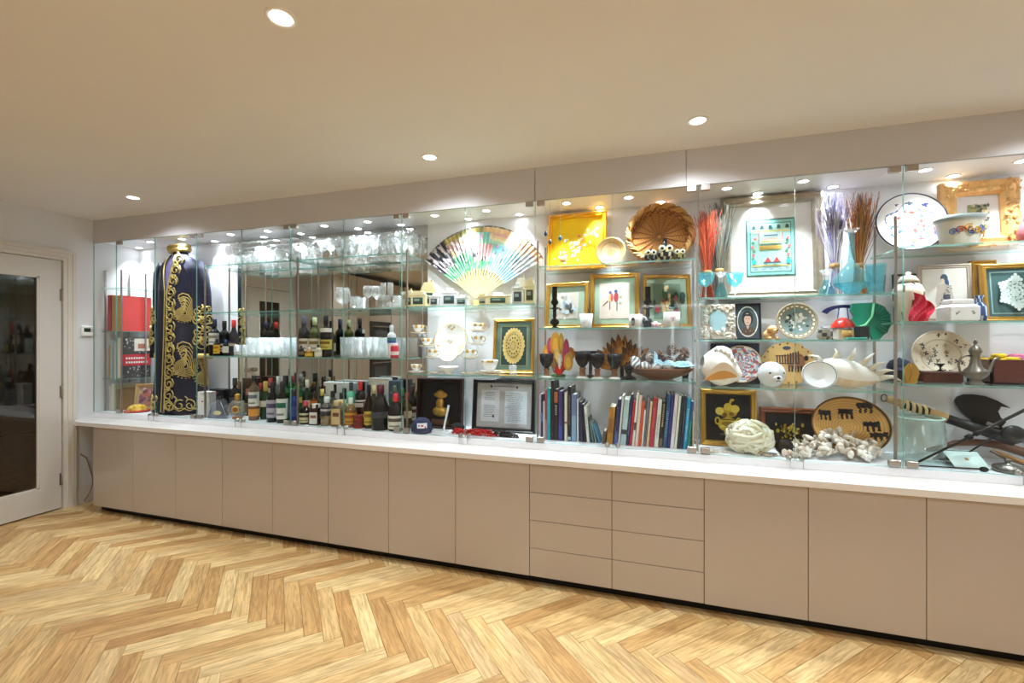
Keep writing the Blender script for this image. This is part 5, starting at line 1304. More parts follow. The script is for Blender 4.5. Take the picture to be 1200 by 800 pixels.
for n, (x, y, z, lb) in enumerate(((.066, .060, .192, 'topmost brown pine cone on the heap in the bowl'), (-.006, .068, .168, 'brown pine cone behind the pale pink egg'), (.118, .052, .128, 'brown pine cone behind the pale blue reflection sheet'), (.140, .052, .186, 'outermost brown pine cone behind the pale blue reflection sheet'), (.038, .060, .128, 'lower brown pine cone under the topmost one'))):
    o = bpy.data.objects.new('pine_cone', CONE); COL.objects.link(o); o.location = (BWX + x, BWY + y, C5 + z - .02); o.rotation_euler = (egg.uniform(0, 3), egg.uniform(0, 3), 0); o.scale = (.95, .95, .95)
    tag(o, lb, 'pine cone', 'pine cones in the bowl')
cl_ = MB((150, 200, 224))  # pale blue window reflection, put into the colour of a draped sheet
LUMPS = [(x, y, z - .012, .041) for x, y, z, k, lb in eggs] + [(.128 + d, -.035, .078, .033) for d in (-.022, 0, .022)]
def clp(u, v):                            # the reflection sheet lies on whatever is in the bowl below it
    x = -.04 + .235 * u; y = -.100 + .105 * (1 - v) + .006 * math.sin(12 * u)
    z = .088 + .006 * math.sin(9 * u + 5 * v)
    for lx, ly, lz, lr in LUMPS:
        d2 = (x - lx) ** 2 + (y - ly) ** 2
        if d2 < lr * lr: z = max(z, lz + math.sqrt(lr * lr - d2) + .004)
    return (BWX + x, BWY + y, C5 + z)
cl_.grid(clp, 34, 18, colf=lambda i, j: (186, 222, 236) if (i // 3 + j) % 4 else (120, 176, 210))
one('reflection_sheet', cl_, VM, 'pale blue sheet standing in for the window reflection over the wooden bowl', 'cloth')
revolve('dark_cup', [(0, 0), (.018, 0), (.026, .05), (.024, .05), (0, .006)], VG, 'small dark green cup behind the wooden bowl', 'cup', 803, 2.985, C5 + .0, 16, col=(30, 52, 54))
one('black_carving', MB((26, 24, 26)).lathe([(0, 0), (.045, 0), (.04, .012), (.012, .03), (.02, .05), (.03, .07), (.012, .09), (0, .095)], 14, sy=.6), VG, 'small black carving left of the wooden bowl', 'ornament', (X_(737, 2.755), 2.755, C5))
# ---- the books
def shelf_row(spec, Y0, tiltrow, where):
    """spec: (left px, right px, top px row y, colour, name, tilt degrees, extras)"""
    n = len(spec); last = None
    for k, (p0, p1, pt, col, nm, tl, ex) in enumerate(spec):
        Y = ex.get('Y', Y0)
        xa, xb = X_(p0, Y), X_(p1, Y); th = max(.006, (xb - xa) * .93)
        ht = (Z_((p0 + p1) / 2, pt, Y) - FZ) / math.cos(R(tl))
        tn = math.tan(R(tl)); cs = math.cos(R(tl))
        if last: xa = max(xa, last[0] + last[1] + max(0.0, min(last[3], ht * cs) * (last[2] - tn)) + .0004)
        last = (xa, th / cs, tn, ht * cs)
        nb = spec[k - 1][4] if k else None; na = spec[k + 1][4] if k < n - 1 else None
        near = ('between the %s and the %s' % (nb, na)) if nb and na else ('first in the row, beside the %s' % na if na else 'last in the row, beside the %s' % nb)
        lb = '%s %s' % (nm, near)
        book(xa, Y, FZ + max(0.0, th * math.sin(R(tl))), th, ht, ex.get('dp', .19), col, lb, R(tl), ex.get('band'), where, ex.get('title'))
W_ = (232, 232, 230)
left = [
 (632, 634, 462, (206, 200, 220), 'pale lilac book', 0, {}), (633.8, 636.2, 462, (40, 40, 90), 'indigo book', 0, {'band': ((.4, .6, (90, 120, 180)),)}), (636.4, 638.6, 470, (226, 224, 226), 'white slim book', 0, {}), (638.8, 640.8, 457, (196, 60, 80), 'crimson book', 0, {'band': ((.0, .4, (216, 140, 150)),)}),
 (641, 645.3, 455, (20, 160, 176), 'turquoise book', 0, {'title': (.3, .8, (90, 200, 210))}), (645.6, 649, 446, (40, 34, 44), 'tall charcoal book', 0, {}), (649.3, 654.2, 456, (30, 30, 36), 'black book with brown top', 0, {'band': ((.74, .95, (176, 110, 60)),), 'title': (.5, .7, (200, 200, 206))}),
 (654.6, 659.2, 458, (66, 50, 120), 'violet book', 0, {'band': ((.05, .3, (60, 80, 170)),)}), (659.5, 661.5, 460, (24, 24, 30), 'thin black book', 0, {}), (661.6, 664.8, 460, (222, 218, 210), 'ivory book', 0, {'band': ((.36, .4, (120, 60, 60)),)}), (665.1, 669.4, 453, (26, 24, 26), 'tall black book', 0, {'title': (.3, .85, (120, 110, 90)), 'band': ((.02, .08, (170, 190, 200)),)}),
 (669.8, 675.6, 462, (110, 126, 170), 'slate blue book', 0, {'band': ((.0, .55, (130, 160, 190)),)}), (675.9, 678.2, 468, (196, 204, 216), 'silver grey book', 0, {}), (678.4, 681.4, 471, (50, 44, 80), 'dark plum book', -3, {}), (681.7, 684.8, 474, (24, 22, 32), 'ink black book', -4, {}), (685, 688.4, 476, (226, 228, 226), 'chalk white book', -5, {'title': (.4, .8, (150, 150, 150))}),
 (689.5, 691.2, 489, (50, 70, 72), 'small dark green booklet', -6, {'dp': .14}), (692.2, 694, 494, (100, 130, 130), 'small sage booklet', -8, {'dp': .13}), (695, 696.8, 495, (120, 140, 140), 'small grey booklet', -12, {'dp': .13}), (699.5, 701.5, 498, (60, 140, 180), 'small sky blue booklet', -18, {'dp': .12})]
shelf_row(left, 2.775, 0, 'books standing under the goblets')
right = [
 (705.5, 709.5, 505, (80, 76, 72), 'low grey booklet', 5, {'dp': .12}), (710.5, 718, 477, (176, 126, 40), 'ochre book', 5, {'band': ((.3, .7, (150, 96, 30)),)}), (719.5, 723.5, 468, (36, 40, 96), 'navy book', 5, {'band': ((.0, .3, (70, 90, 150)),)}), (724, 726.5, 464, (206, 206, 210), 'thin silver book', 5, {}), (727, 733.5, 468, (176, 200, 204), 'pale aqua book', 5, {'band': ((.24, .34, (40, 40, 50)),)}), (734, 737, 462, (34, 44, 90), 'midnight blue book', 5, {'title': (.2, .6, (120, 130, 170))}),
 (737.4, 740.2, 470, (190, 30, 56), 'bright crimson book', 5, {}), (740.5, 743.5, 461, (226, 222, 214), 'off white book', 5, {'band': ((.3, .45, (60, 60, 50)),)}), (744, 747.5, 463, (226, 196, 186), 'blush pink book', 5, {}), (747.8, 751, 470, (206, 80, 40), 'orange red book', 5, {}), (751.3, 753.2, 480, (232, 228, 220), 'bone slim book', 5, {}), (753.5, 757, 467, (120, 110, 130), 'mauve grey book', 5, {'title': (.1, .5, (40, 40, 40))}), (757.3, 760.2, 470, (206, 190, 150), 'sand book', 5, {}),
 (760.5, 766, 466, (176, 46, 60), 'brick red book', 5, {'title': (.4, .8, (206, 110, 110))}), (766.4, 771.2, 468, (222, 222, 216), 'light grey book', 5, {'title': (.2, .7, (160, 160, 160))}), (771.6, 776, 470, (24, 24, 24), 'black book with gold title', 5, {'title': (.45, .95, (214, 190, 120)), 'band': ((.02, .2, (120, 100, 70)),)}), (776.5, 781, 462, (40, 80, 120), 'steel blue book', 5, {'title': (.2, .7, (120, 160, 190))}), (781.3, 785, 462, (34, 40, 110), 'royal blue book', 5, {}),
 (785.4, 789.6, 462, (226, 216, 222), 'pearl book', 5, {'title': (.3, .7, (190, 180, 190))}), (789.9, 793, 464, (220, 226, 214), 'pale celadon book', 5, {}), (793.3, 796.5, 464, (26, 44, 44), 'blackish green book', 5, {}), (796.8, 800, 464, (28, 40, 76), 'dark navy book', 5, {'title': (.3, .7, (90, 110, 140))}), (800.3, 804.6, 466, (30, 150, 196), 'cyan book', 5, {'title': (.15, .8, (170, 214, 226))}), (804.9, 808, 470, (30, 140, 130), 'jade green book', 5, {'band': ((.6, 1, (40, 80, 160)),)}), (810.6, 812.4, 483, (222, 206, 170), 'thin cream booklet', 1, {'dp': .14})]
shelf_row(right, 2.765, 0, 'books standing under the wooden bowl')
# ================================================================ BAY 6: sampler, brooms, teal glass, shells
A6, B6, C6 = SHELF[5]
TQ = (150, 214, 204)
sp = [(rect(0, 0, 1, 1), (60, 110, 110)), (rect(.025, .025, .975, .975), (146, 214, 204)), (rect(.08, .07, .92, .93), (70, 130, 130)), (rect(.095, .085, .905, .915), (176, 226, 216))]
sr = random.Random(3)
for x in (.16, .33, .5, .67, .84): sp += [(ell(x, .86, .035, .03, 8), (40, 90, 110)), (ell(x, .835, .05, .012, 8), (60, 110, 100))]
sp += [(rect(.11, .77, .89, .795), (226, 206, 130)), (rect(.11, .17, .89, .195), (226, 206, 130)), (rect(.27, .46, .73, .53), (206, 180, 90)), (rect(.25, .57, .27, .75), (210, 130, 130)), (rect(.73, .57, .75, .75), (210, 130, 130)), (rect(.27, .56, .73, .76), (200, 232, 226))]
for k in range(6): sp += [(ell(.15 + sr.uniform(-.03, .03), .3 + .07 * k, .035, .025, 8), (206, 110, 110) if k % 2 else (80, 140, 110)), (ell(.85 + sr.uniform(-.03, .03), .3 + .07 * k, .035, .025, 8), (206, 110, 110) if k % 2 else (80, 140, 110))]
for x in (.15, .85): sp.append((ell(x, .25, .05, .04, 12), (40, 170, 170)))
for k in range(14): sp.append((rect(.29 + .031 * k, .48, .31 + .031 * k, .51), (150, 110, 50)))
sp += [([(.36, .24), (.50, .24), (.43, .33)], (190, 60, 60)), ([(.54, .24), (.68, .24), (.61, .33)], (190, 60, 60)), (rect(.34, .215, .70, .24), (40, 80, 90)), (rect(.34, .62, .66, .65), (226, 170, 150)), (rect(.3, .58, .7, .60), (206, 190, 110)), (rect(.36, .69, .64, .71), (70, 80, 110))]
for k in range(5): sp.append((ell(.18 + .16 * k, .12, .05, .025, 8), (130, 150, 200)))
SILV = mat('aged_silver_frame', (168, 158, 140), .32, metal=.6, var=.14, nscale=30)
frame('sampler_picture', 'large silver framed turquoise stitched sampler on a wide white mount', 845, 966, 227, A6, 2.985, bar=.055, fm=SILV, mount=(236, 234, 228), mw=.088, pic=TQ, shapes=sp, lean=4, depth=.03, glaze=True)
def broom(px, ptop, Y, zb, cols, label, spread=.10, top=None, bindc=(190, 150, 90), lean=0.0, n=240, tie=.3):
    h = Z_(px, ptop, Y) - zb
    t = thing('grass_bundle', label, 'dried grass', (X_(px, Y), Y, zb), (0, 0, 0)); q = random.Random(int(px))
    b = MB()
    for k in range(n):
        a = q.uniform(0, 2 * PI); r0 = .014 * math.sqrt(q.random()); sx = q.gauss(0, spread * .26); hh = h * q.uniform(.72, 1.0)
        P = []
        for i in range(6):
            u = i / 5; wv = abs(u - tie) if u < tie else (u - tie) ** 1.1
            curl = .035 * math.sin(k + 7 * u) * max(0, u - .55)
            P.append((r0 * math.cos(a) + sx * wv * 1.5 + lean * u * u + curl, max(-.14, min(.045, r0 * math.sin(a) + .3 * sx * wv * math.sin(a))), hh * u))
        b.tube(P, [.0019, .0018, .0017, .0016, .0014, .0007], 4, q.choice(cols), cap=False)
    b.build('stalks', VM, t)
    MB(bindc).lathe([(.022, tie * h - .012), (.025, tie * h - .006), (.025, tie * h + .006), (.022, tie * h + .012)], 14).build('binding', VC, t)
broom(829, 245, 2.88, A6, [(214, 84, 44), (196, 60, 36), (226, 130, 80), (170, 70, 50)], 'orange red dried grass bundle beside the sampler frame', .12, lean=-.01)
broom(843, 236, 2.93, A6, [(60, 84, 84), (84, 100, 92), (110, 96, 80), (40, 64, 70), (150, 130, 100)], 'dark teal dried grass bundle overlapping the sampler frame', .12)
broom(978, 224, 2.945, A6, [(130, 124, 176), (160, 156, 196), (206, 200, 206), (110, 100, 160), (226, 222, 222)], 'lilac dried grass bundle beside the teal vase', .13, lean=.0)
broom(1006, 225, 2.95, A6, [(206, 140, 70), (190, 120, 60), (222, 170, 110), (160, 96, 56), (120, 110, 110)], 'amber brown dried grass bundle behind the teal vase', .14, lean=.01)
def teal_coupe(px, Y, ptop, label):
    h = Z_(px, ptop, Y) - A6; s = h / .115
    t = thing('teal_goblet', label, 'goblet', (X_(px, Y), Y, A6), group='teal glass goblets')
    MB().lathe([(0, 0), (.030 * s, 0), (.030 * s, .002), (.005, .008), (.004, .045 * s), (.006, .05 * s)], 20).build('stem', CRYSTAL, t)
    MB().lathe([(.006, .05 * s), (.03 * s, .07 * s), (.04 * s, .115 * s), (.0385 * s, .115 * s), (.028 * s, .072 * s), (0, .055 * s)], 20).build('bowl', TEALGLASS, t)
teal_coupe(827, 2.775, 320, 'teal bowled glass goblet before the orange grass bundle'); teal_coupe(861, 2.80, 320, 'teal bowled glass goblet before the sampler frame corner')
def teal_bottle(px, Y, ptop, label, s0=1.0):
    h = Z_(px, ptop, Y) - A6; r_ = .040 * s0
    t = thing('teal_carafe', label, 'carafe', (X_(px, Y), Y, A6))
    MB().lathe([(0, 0), (r_ * .9, 0), (r_, .01), (r_ * .9, h * .22), (r_ * .45, h * .45), (r_ * .35, h * .6)], 24).build('body', TEALGLASS, t)
    MB().lathe([(r_ * .35, h * .6), (r_ * .38, h * .8), (r_ * .85, h), (r_ * .82, h), (r_ * .34, h * .8)], 24).build('neck', CRYSTAL, t)
teal_bottle(845, 2.785, 319, 'small teal based carafe between two teal goblets', .95); teal_bottle(968.5, 2.785, 316, 'small teal based carafe beside the sampler frame', 1.0)
# large teal vase with handle
VY = 2.79; vs = MP(998, VY); hV = Z_(998, 268, VY) - A6
t = thing('teal_vase', 'large teal glass ewer with long neck and white handle', 'vase', (X_(998, VY), VY, A6), (0, 0, 0))
MB().lathe([(0, .0), (.03, .0), (.034, .012), (.05, .03), (.082, .055), (.086, .075), (.07, .105), (.04, .14), (.018, .175), (.014, .21), (.013, hV - .05), (.016, hV - .02)], 32, wob=lambda a, j: 1 + (.03 * math.cos(10 * a) if 2 < j < 7 else 0)).build('body', TEALGLASS, t)
MB().lathe([(.016, hV - .02), (.03, hV), (.028, hV), (.014, hV - .02)], 20, sx=1.3).build('lip', CRYSTAL, t)
MB((224, 238, 240)).tube([(-.012, 0, hV - .02), (-.05, 0, hV - .004), (-.062, 0, hV - .05), (-.045, 0, .18), (-.05, 0, .12)], [.005, .006, .006, .005, .004], 8).build('handle', CRYSTAL, t)
MB((30, 150, 170)).lathe([(0, .006), (.03, .006), (.046, .03), (.078, .056), (.080, .062), (0, .062)], 28).build('tinted_base', tint((176, 234, 242), .12), t)
t = thing('teal_tumbler', 'square teal and clear glass tumbler on the shelf end', 'tumbler', (X_(1026.5, 2.83), 2.83, A6), (0, 0, .3))
hT = Z_(1026, 310, 2.83) - A6
MB().lathe([(0, 0), (.042, 0), (.046, .006), (.06, hT), (.057, hT), (.042, .02), (0, .016)], 4, smooth=False).build('wall', tint((200, 240, 246), .08), t)
MB((210, 244, 246)).lathe([(0, .018), (.036, .018), (.04, .05), (0, .05)], 4, smooth=False).build('core', CRYSTAL, t)
# ---- middle shelf
def shellgrain(q): return q.choice([(232, 222, 210), (222, 208, 192), (244, 240, 234), (206, 186, 164), (240, 232, 222), (190, 174, 156), (238, 216, 200)])
t = thing('shell_frame', 'picture frame encrusted with small seashells', 'picture frame', (X_(841.5, 2.885), 2.885, B6 + .006), (R(-8), 0, 0))
wF = X_(862, 2.885) - X_(821, 2.885); hF2 = Z_(841, 357, 2.885) - B6
MB((200, 190, 176)).box(-wF / 2, wF / 2, -.006, .004, 0, hF2).build('backing', VC, t)
MB((176, 206, 214)).prism(ell(0, hF2 * .52, wF * .26, hF2 * .32, 28), -.0085, -.006).build('picture', VG, t)
q = random.Random(14)
for k in range(110):
    a = q.uniform(0, 2 * PI); x, z = q.uniform(-.48, .48) * wF, q.uniform(.04, .97) * hF2
    if ((x) / (wF * .27)) ** 2 + ((z - hF2 * .52) / (hF2 * .33)) ** 2 < 1: continue
    m = MB(shellgrain(q)); r_ = q.uniform(.009, .018); m.M = Matrix.Translation((x, -.008, z)) @ Matrix.Rotation(a, 4, 'Y') @ Matrix.Diagonal((1, .7, q.uniform(.6, 1.5), 1))
    m.lathe([(0, -r_), (r_ * .5, -r_ * .7), (r_ * .62, 0), (r_ * .4, r_ * .6), (0, r_ * 1.1)], 7, colf=lambda j, i, c=m.col: c if (i + j) % 3 else tuple(int(v_ * .8) for v_ in c)); m.build('shell', VC, t)
port = [(ell(.5, .5, .45, .46, 32), (226, 220, 208)), (ell(.5, .5, .41, .42, 32), (70, 84, 88)), (ell(.5, .60, .24, .22, 20), (22, 22, 26)), (ell(.5, .56, .15, .19, 20), (216, 170, 150)), ([(.22, .16), (.32, .30), (.45, .36), (.58, .36), (.72, .30), (.80, .18), (.6, .1), (.4, .1)], (84, 64, 52)), ([(.43, .36), (.57, .36), (.5, .26)], (216, 170, 150)),
        ([(.33, .6), (.4, .72), (.62, .73), (.68, .6), (.6, .66), (.42, .67)], (20, 20, 24)), (ell(.45, .58, .022, .012, 8), (40, 30, 30)), (ell(.56, .58, .022, .012, 8), (40, 30, 30)), (ell(.5, .47, .035, .012, 8), (176, 70, 76)), (ell(.40, .2, .03, .02, 6), (150, 120, 90)), (ell(.6, .22, .03, .02, 6), (150, 120, 90))]
frame('portrait', 'oval portrait of a dark haired sitter on a dark panel', 861, 892, 355.5, B6, 2.93, bar=.006, fm=VC, fcol=(40, 48, 56), mount=(52, 62, 70), mw=.002, pic=(54, 64, 74), shapes=port, lean=8, glaze=False)
def dog(px, Y, zb, label):
    t = thing('dog_figurine', label, 'figurine', (X_(px, Y), Y, zb), (0, 0, .3)); c = (214, 170, 112)
    b = MB(c); b.ball((0, .01, .028), .030, .034, .028, 14, 10); b.ball((.004, -.018, .056), .024, .024, .024, 14, 10); b.ball((.006, -.042, .050), .013, .014, .011, 10, 8)
    for x in (-.018, .022): b.ball((x, -.026, .008), .010, .018, .009, 10, 6)
    b.build('body', VC, t)
    for s_ in (-1, 1): MB((190, 130, 80)).ball((.004 + s_ * .023, -.014, .052), .007, .012, .018, 8, 6).build('ear', VC, t)
    MB((30, 22, 22)).ball((.006, -.056, .053), .005, .004, .004, 8, 6).build('nose', VG, t)
    MB((196, 60, 50)).lathe([(.022, .038), (.025, .041), (.022, .044)], 16, (.002, -.008, 0)).build('collar', VC, t)
dog(902.5, 2.80, B6, 'small tan dog figurine before the grey flower plate')
pq = random.Random(6); spots = [(pq.uniform(.05, .6), pq.uniform(0, 2 * PI), pq.uniform(.05, .11), pq.choice([(236, 230, 210), (226, 224, 214), (206, 206, 200), (60, 66, 66)])) for _ in range(34)]
def flower_plate(r, a):
    if r > .93: return (176, 160, 130)
    if r > .70:
        return (236, 232, 216) if (math.sin(22 * a) > .62 and .76 < r < .88) else (60, 60, 56) if (math.sin(22 * a) > .3 and .74 < r < .9) else (150, 140, 118)
    x, y = r * math.cos(a), r * math.sin(a)
    for pr_, pa, ps, c in spots:
        if (x - pr_ * math.cos(pa)) ** 2 + (y - pr_ * math.sin(pa)) ** 2 < ps * ps: return c
    return (120, 138, 138)
plate('flower_plate', 'grey ceramic plate painted with white blossoms', 932, 356, 0, 2.90, flower_plate, .025, 9, VG, zb=B6, seg=88, nring=28)
def pot(px, Y, zb, s, label, c1, c2):
    revolve('china_pot', [(0, 0), (.022 * s, 0), (.030 * s, .015 * s), (.032 * s, .035 * s), (.026 * s, .05 * s), (.028 * s, .056 * s), (.025 * s, .056 * s), (.022 * s, .05 * s), (0, .01)], VG, label, 'pot', px, Y, zb, 18, colf=lambda j, i: c2 if (i // 2 + j) % 4 == 0 else c1)
pot(965, 2.80, B6, 1.05, 'small grey patterned pot with a spiral beside the flower plate', (170, 166, 156), (70, 72, 76))
pot(971, 2.975, B6, 1.35, 'grey and white patterned pot behind the small spiral pot', (190, 190, 190), (96, 96, 104))
t = thing('umbrella_figurine', 'white figurine with red domed top on the middle shelf', 'figurine', (X_(988, 2.88), 2.88, B6), (0, 0, .1))
MB((236, 232, 224)).bbox(-.04, .04, -.03, .03, 0, .065, .006).build('block', VG, t)
MB((206, 50, 36)).lathe([(.058, .068), (.054, .085), (.038, .108), (.012, .122), (0, .124)], 20, colf=lambda j, i: (206, 50, 36) if i % 4 else (170, 34, 30)).build('dome', VG, t)
t = thing('head_figurine', 'tiny bearded gold faced head before the white figurine', 'figurine', (X_(993, 2.795), 2.795, B6), (0, 0, .1))
MB((222, 176, 100)).ball((0, 0, .032), .027, .025, .032, 16, 12).build('head', VC, t)
MB((150, 84, 40)).ball((0, -.010, .016), .020, .018, .016, 12, 8).build('beard', VC, t)
MB((70, 50, 30)).ball((0, 0, .052), .022, .022, .012, 12, 6).build('hair', VC, t)
MB((222, 176, 100)).tube([(0, -.024, .042), (0, -.031, .030)], [.003, .005], 6).build('nose', VC, t)
bl = MB((40, 50, 120)); hA_ = Z_(988, 357, 2.985) - B6
bl.prism([(.115 * math.cos(a), hA_ - .06 + .06 * math.sin(a)) for a in [R(20 + 140 * k / 16) for k in range(17)]] + [(.085 * math.cos(a), hA_ - .07 + .052 * math.sin(a)) for a in [R(160 - 140 * k / 16) for k in range(17)]], -.006, .004)
bl.tube([(-.04, 0, 0), (-.02, 0, hA_ - .02)], .003, 6); bl.tube([(.04, 0, 0), (.02, 0, hA_ - .02)], .003, 6)
one('blue_crescent', bl, VG, 'dark blue china crescent on wire legs behind the red domed figurine', 'ornament', (X_(988, 2.985), 2.985, B6))
one('black_cube', MB((38, 40, 48)).bbox(-.026, .026, -.022, .022, 0, .072, .004), VG, 'small black lidded box between the figurine and the green leaf dish', 'box', (X_(1010, 2.81), 2.81, B6), (0, 0, .2))
pot(1007, 2.99, B6, 1.0, 'brown spotted pot behind the black box', (150, 110, 90), (200, 180, 160))
one('green_tile', MB((60, 170, 150)).bbox(-.045, .045, -.02, .02, 0, .012, .003), VG, 'flat sea green tile under the bearded head', 'tile', (X_(1003, 2.755), 2.755, B6), (0, 0, .05))
# green leaf dish
t = thing('leaf_dish', 'emerald green glazed leaf shaped dish with carved veins', 'dish', (X_(1021.5, 2.905), 2.905, B6), (R(-8), 0, .1))
hL = Z_(1029, 353, 2.89) - B6
lfm = MB((24, 130, 104))
outl = [(-.085, hL * .97), (-.03, hL * .98), (.02, hL * .99)] + [(.02 + (.078 + .004 * math.cos(k * PI)) * math.sin(R(8 + 16 * k)), hL * .52 + hL * .46 * math.cos(R(8 + 16 * k)) ) for k in range(10)] + [(.035, 0), (.0, 0), (-.01, hL * .16), (-.05, hL * .2), (-.09, hL * .24), (-.075, hL * .36), (-.10, hL * .5), (-.08, hL * .62), (-.095, hL * .78)]
lfm.prism(outl, -.008, .006); lfm.build('blade', VG, t)
vn = MB((120, 190, 140)); vn.tube([(.02, -.010, hL * .97), (.005, -.012, hL * .6), (-.03, -.012, hL * .38), (-.08, -.010, hL * .3)], .006, 6); vn.build('vein', VG, t)
for k in range(9):
    rb = MB((16, 110, 90)); a = R(-60 + 16 * k); rb.tube([(.005 + .03 * math.cos(a), -.010, hL * .5 + .03 * math.sin(a)), (.02 + .075 * math.cos(a), -.009, hL * .5 + .4 * hL * math.sin(a))], .004, 5); rb.build('rib', VG, t)
# ---- lower shelf: conch, plate, mask, hide fan, spider conch
def conch(px, Y, zb, ptop, label, flip=1, rot=0.3):
    h = Z_(px, ptop, Y) - zb; s = h / .215
    t = thing('conch_shell', label, 'shell', (X_(px, Y), Y, zb), (0, 0, rot))
    b = MB((244, 240, 234))
    def fn(u, v):                        # spiral body: v along the axis, u around
        a = 2 * PI * u; ax = (v - .45) * .30
        r_ = .085 * math.sin(PI * min(1, v * .86 + .10)) ** .9 * (1 - .35 * max(0, v - .55)) + .012
        flare = 1 + .55 * max(0, math.cos(a + .5)) ** 3 * math.sin(PI * v)
        knob = 1 + .12 * max(0, math.cos(5 * a)) * max(0, 1 - abs(v - .62) / .1)
        r2 = r_ * flare * knob
        return (flip * (ax * .80 + r2 * .22 * math.cos(a)) * s, -r2 * math.sin(a) * .62 * s - .0, (.095 + r2 * .98 * math.cos(a) - ax * .26) * s)
    b.grid(fn, 36, 22, colf=lambda i, j: (236, 196, 140) if i in (24, 25, 26, 27) and 5 < j < 17 else (246, 242, 236)); b.build('body', mat('shell_gloss', None, .3, var=.06, bump=.2, bscale=25), t)
    for k in range(6):
        v = .25 + .09 * k; p = fn(.02 + .02 * k, v); d = Vector((0, 0, 1))
        MB((248, 244, 240)).tube([Vector(p) - d * .012 * s, Vector(p) + d * (.022 + .01 * (k == 3)) * s + Vector((flip * .008 * s, 0, 0))], [.016 * s, .003 * s], 8).build('spike', VC, t)
    lp = MB((232, 180, 120)); lp.grid(lambda u, v: (flip * ((u - .5) * .20 - .03) * s, (-.062 - .012 * math.sin(PI * u) - .02 * v) * s, (.028 + .10 * v * math.sin(PI * (u * .9 + .05)) + .02 * u) * s), 12, 6, colf=lambda i, j: (222, 160, 90) if j < 3 else (244, 224, 200)); lp.build('lip', VG, t)
    fit(t, zb, h)
conch(843, 2.80, C6, 405, 'large white spiked conch shell on the lower shelf', 1, .35)
pp = random.Random(12)
def aztec(r, a):
    k = int(r * 14); n = math.sin((7 + 3 * (k % 3)) * a + k)
    if r > .95: return (150, 130, 110)
    if k % 3 == 0: return (196, 186, 172) if n > 0 else (120, 90, 76)
    if k % 3 == 1: return (150, 160, 180) if n > -.3 else (190, 70, 60)
    return (206, 200, 196) if n > .2 else (96, 110, 140)
MBx = MB((24, 30, 50)); bw = X_(890.5, 2.95) - X_(833, 2.95); bh = Z_(862, 402, 2.95) - C6
MBx.bbox(-bw / 2, bw / 2, -.01, .02, 0, bh, .003)
one('presentation_box', MBx, VM, 'dark navy open presentation box behind the patterned plate', 'box', (X_(862, 2.95), 2.965, C6), (R(-5), 0, 0))
plate('patterned_plate', 'plate with rings of red and blue motifs in a navy box', 868, 405, 0, 2.915, aztec, .012, 8, VG, zb=C6 + .008, seg=72, nring=22)
# seal head
t = thing('seal_head', 'white round seal pup head figurine with black nose', 'figurine', (X_(904, 2.80), 2.80, C6), (0, 0, .25))
hs = Z_(904, 423.5, 2.80) - C6; rs = hs / 2
b = MB((226, 228, 232)); b.ball((0, 0, rs), rs * .98, rs * .95, rs, 24, 16); b.ball((0, -rs * .75, rs * .72), rs * .42, rs * .3, rs * .34, 14, 10); b.build('head', VC, t)
for s_ in (-1, 1): MB((26, 26, 30)).ball((s_ * rs * .5, -rs * .78, rs * 1.15), rs * .11, rs * .06, rs * .07, 10, 6).build('eye', VG, t)
MB((20, 20, 24)).ball((0, -rs * 1.02, rs * .78), rs * .13, rs * .08, rs * .12, 10, 8).build('nose', VG, t)
MB((60, 60, 66)).tube([(-rs * .16, -rs * 1.02, rs * .5), (0, -rs * 1.04, rs * .58), (rs * .16, -rs * 1.02, rs * .5)], rs * .03, 6).build('mouth', VG, t)
# painted hide fan
t = thing('painted_hide', 'tan painted disc with dark drawings of figures', 'plaque', (X_(924, 2.985), 2.985, C6), (R(-6), 0, 0))
hH = Z_(924, 400.5, 2.985) - C6; wH = (X_(956, 2.985) - X_(893, 2.985)) / 2
MB((206, 166, 104)).prism([(wH * math.cos(a) * (1 + .03 * math.cos(11 * a)), hH * .5 + hH * .5 * math.sin(a) * (1 + .02 * math.sin(13 * a))) for a in [2 * PI * k / 64 for k in range(64)]], -.006, .002).build('disc', VM, t)
d = MB((40, 34, 30)); dk = (44, 36, 32)
for k in range(9): d.box(-.06 + .014 * k, -.054 + .014 * k, -.0075, -.006, hH * .50, hH * .66 + .004 * k, dk)
d.box(-.066, .072, -.0075, -.006, hH * .66, hH * .69, (120, 70, 50)); d.box(-.07, .06, -.0075, -.006, hH * .48, hH * .5, dk)
for k in range(5): d.box(.0 + .016 * k, .008 + .016 * k, -.0075, -.006, hH * .3, hH * .44, dk)
d.prism(ell(-.005, hH * .86, .022, .011, 10), -.0075, -.006, (50, 60, 80)); d.prism(ell(.095, hH * .62, .012, .016, 10), -.0075, -.006, dk); d.prism(ell(.105, hH * .42, .012, .014, 10), -.0075, -.006, dk); d.prism(ell(.04, hH * .56, .05, .05, 16), -.0073, -.006, (150, 100, 70))
for k in range(20):
    a = 2 * PI * k / 20; d.prism(ell(wH * .93 * math.cos(a), hH * .5 + hH * .465 * math.sin(a), .005, .005, 6), -.0075, -.006, dk)
d.build('drawing', VM, t)
plate('white_plate', 'white oval plate with thin dark rim before the spider conch', 959, 423.5, 0, 2.775, lambda r, a: (40, 50, 60) if .93 < r < .975 else (236, 240, 244), .014, 12, VG, zb=C6, wide=1.12, nring=30)
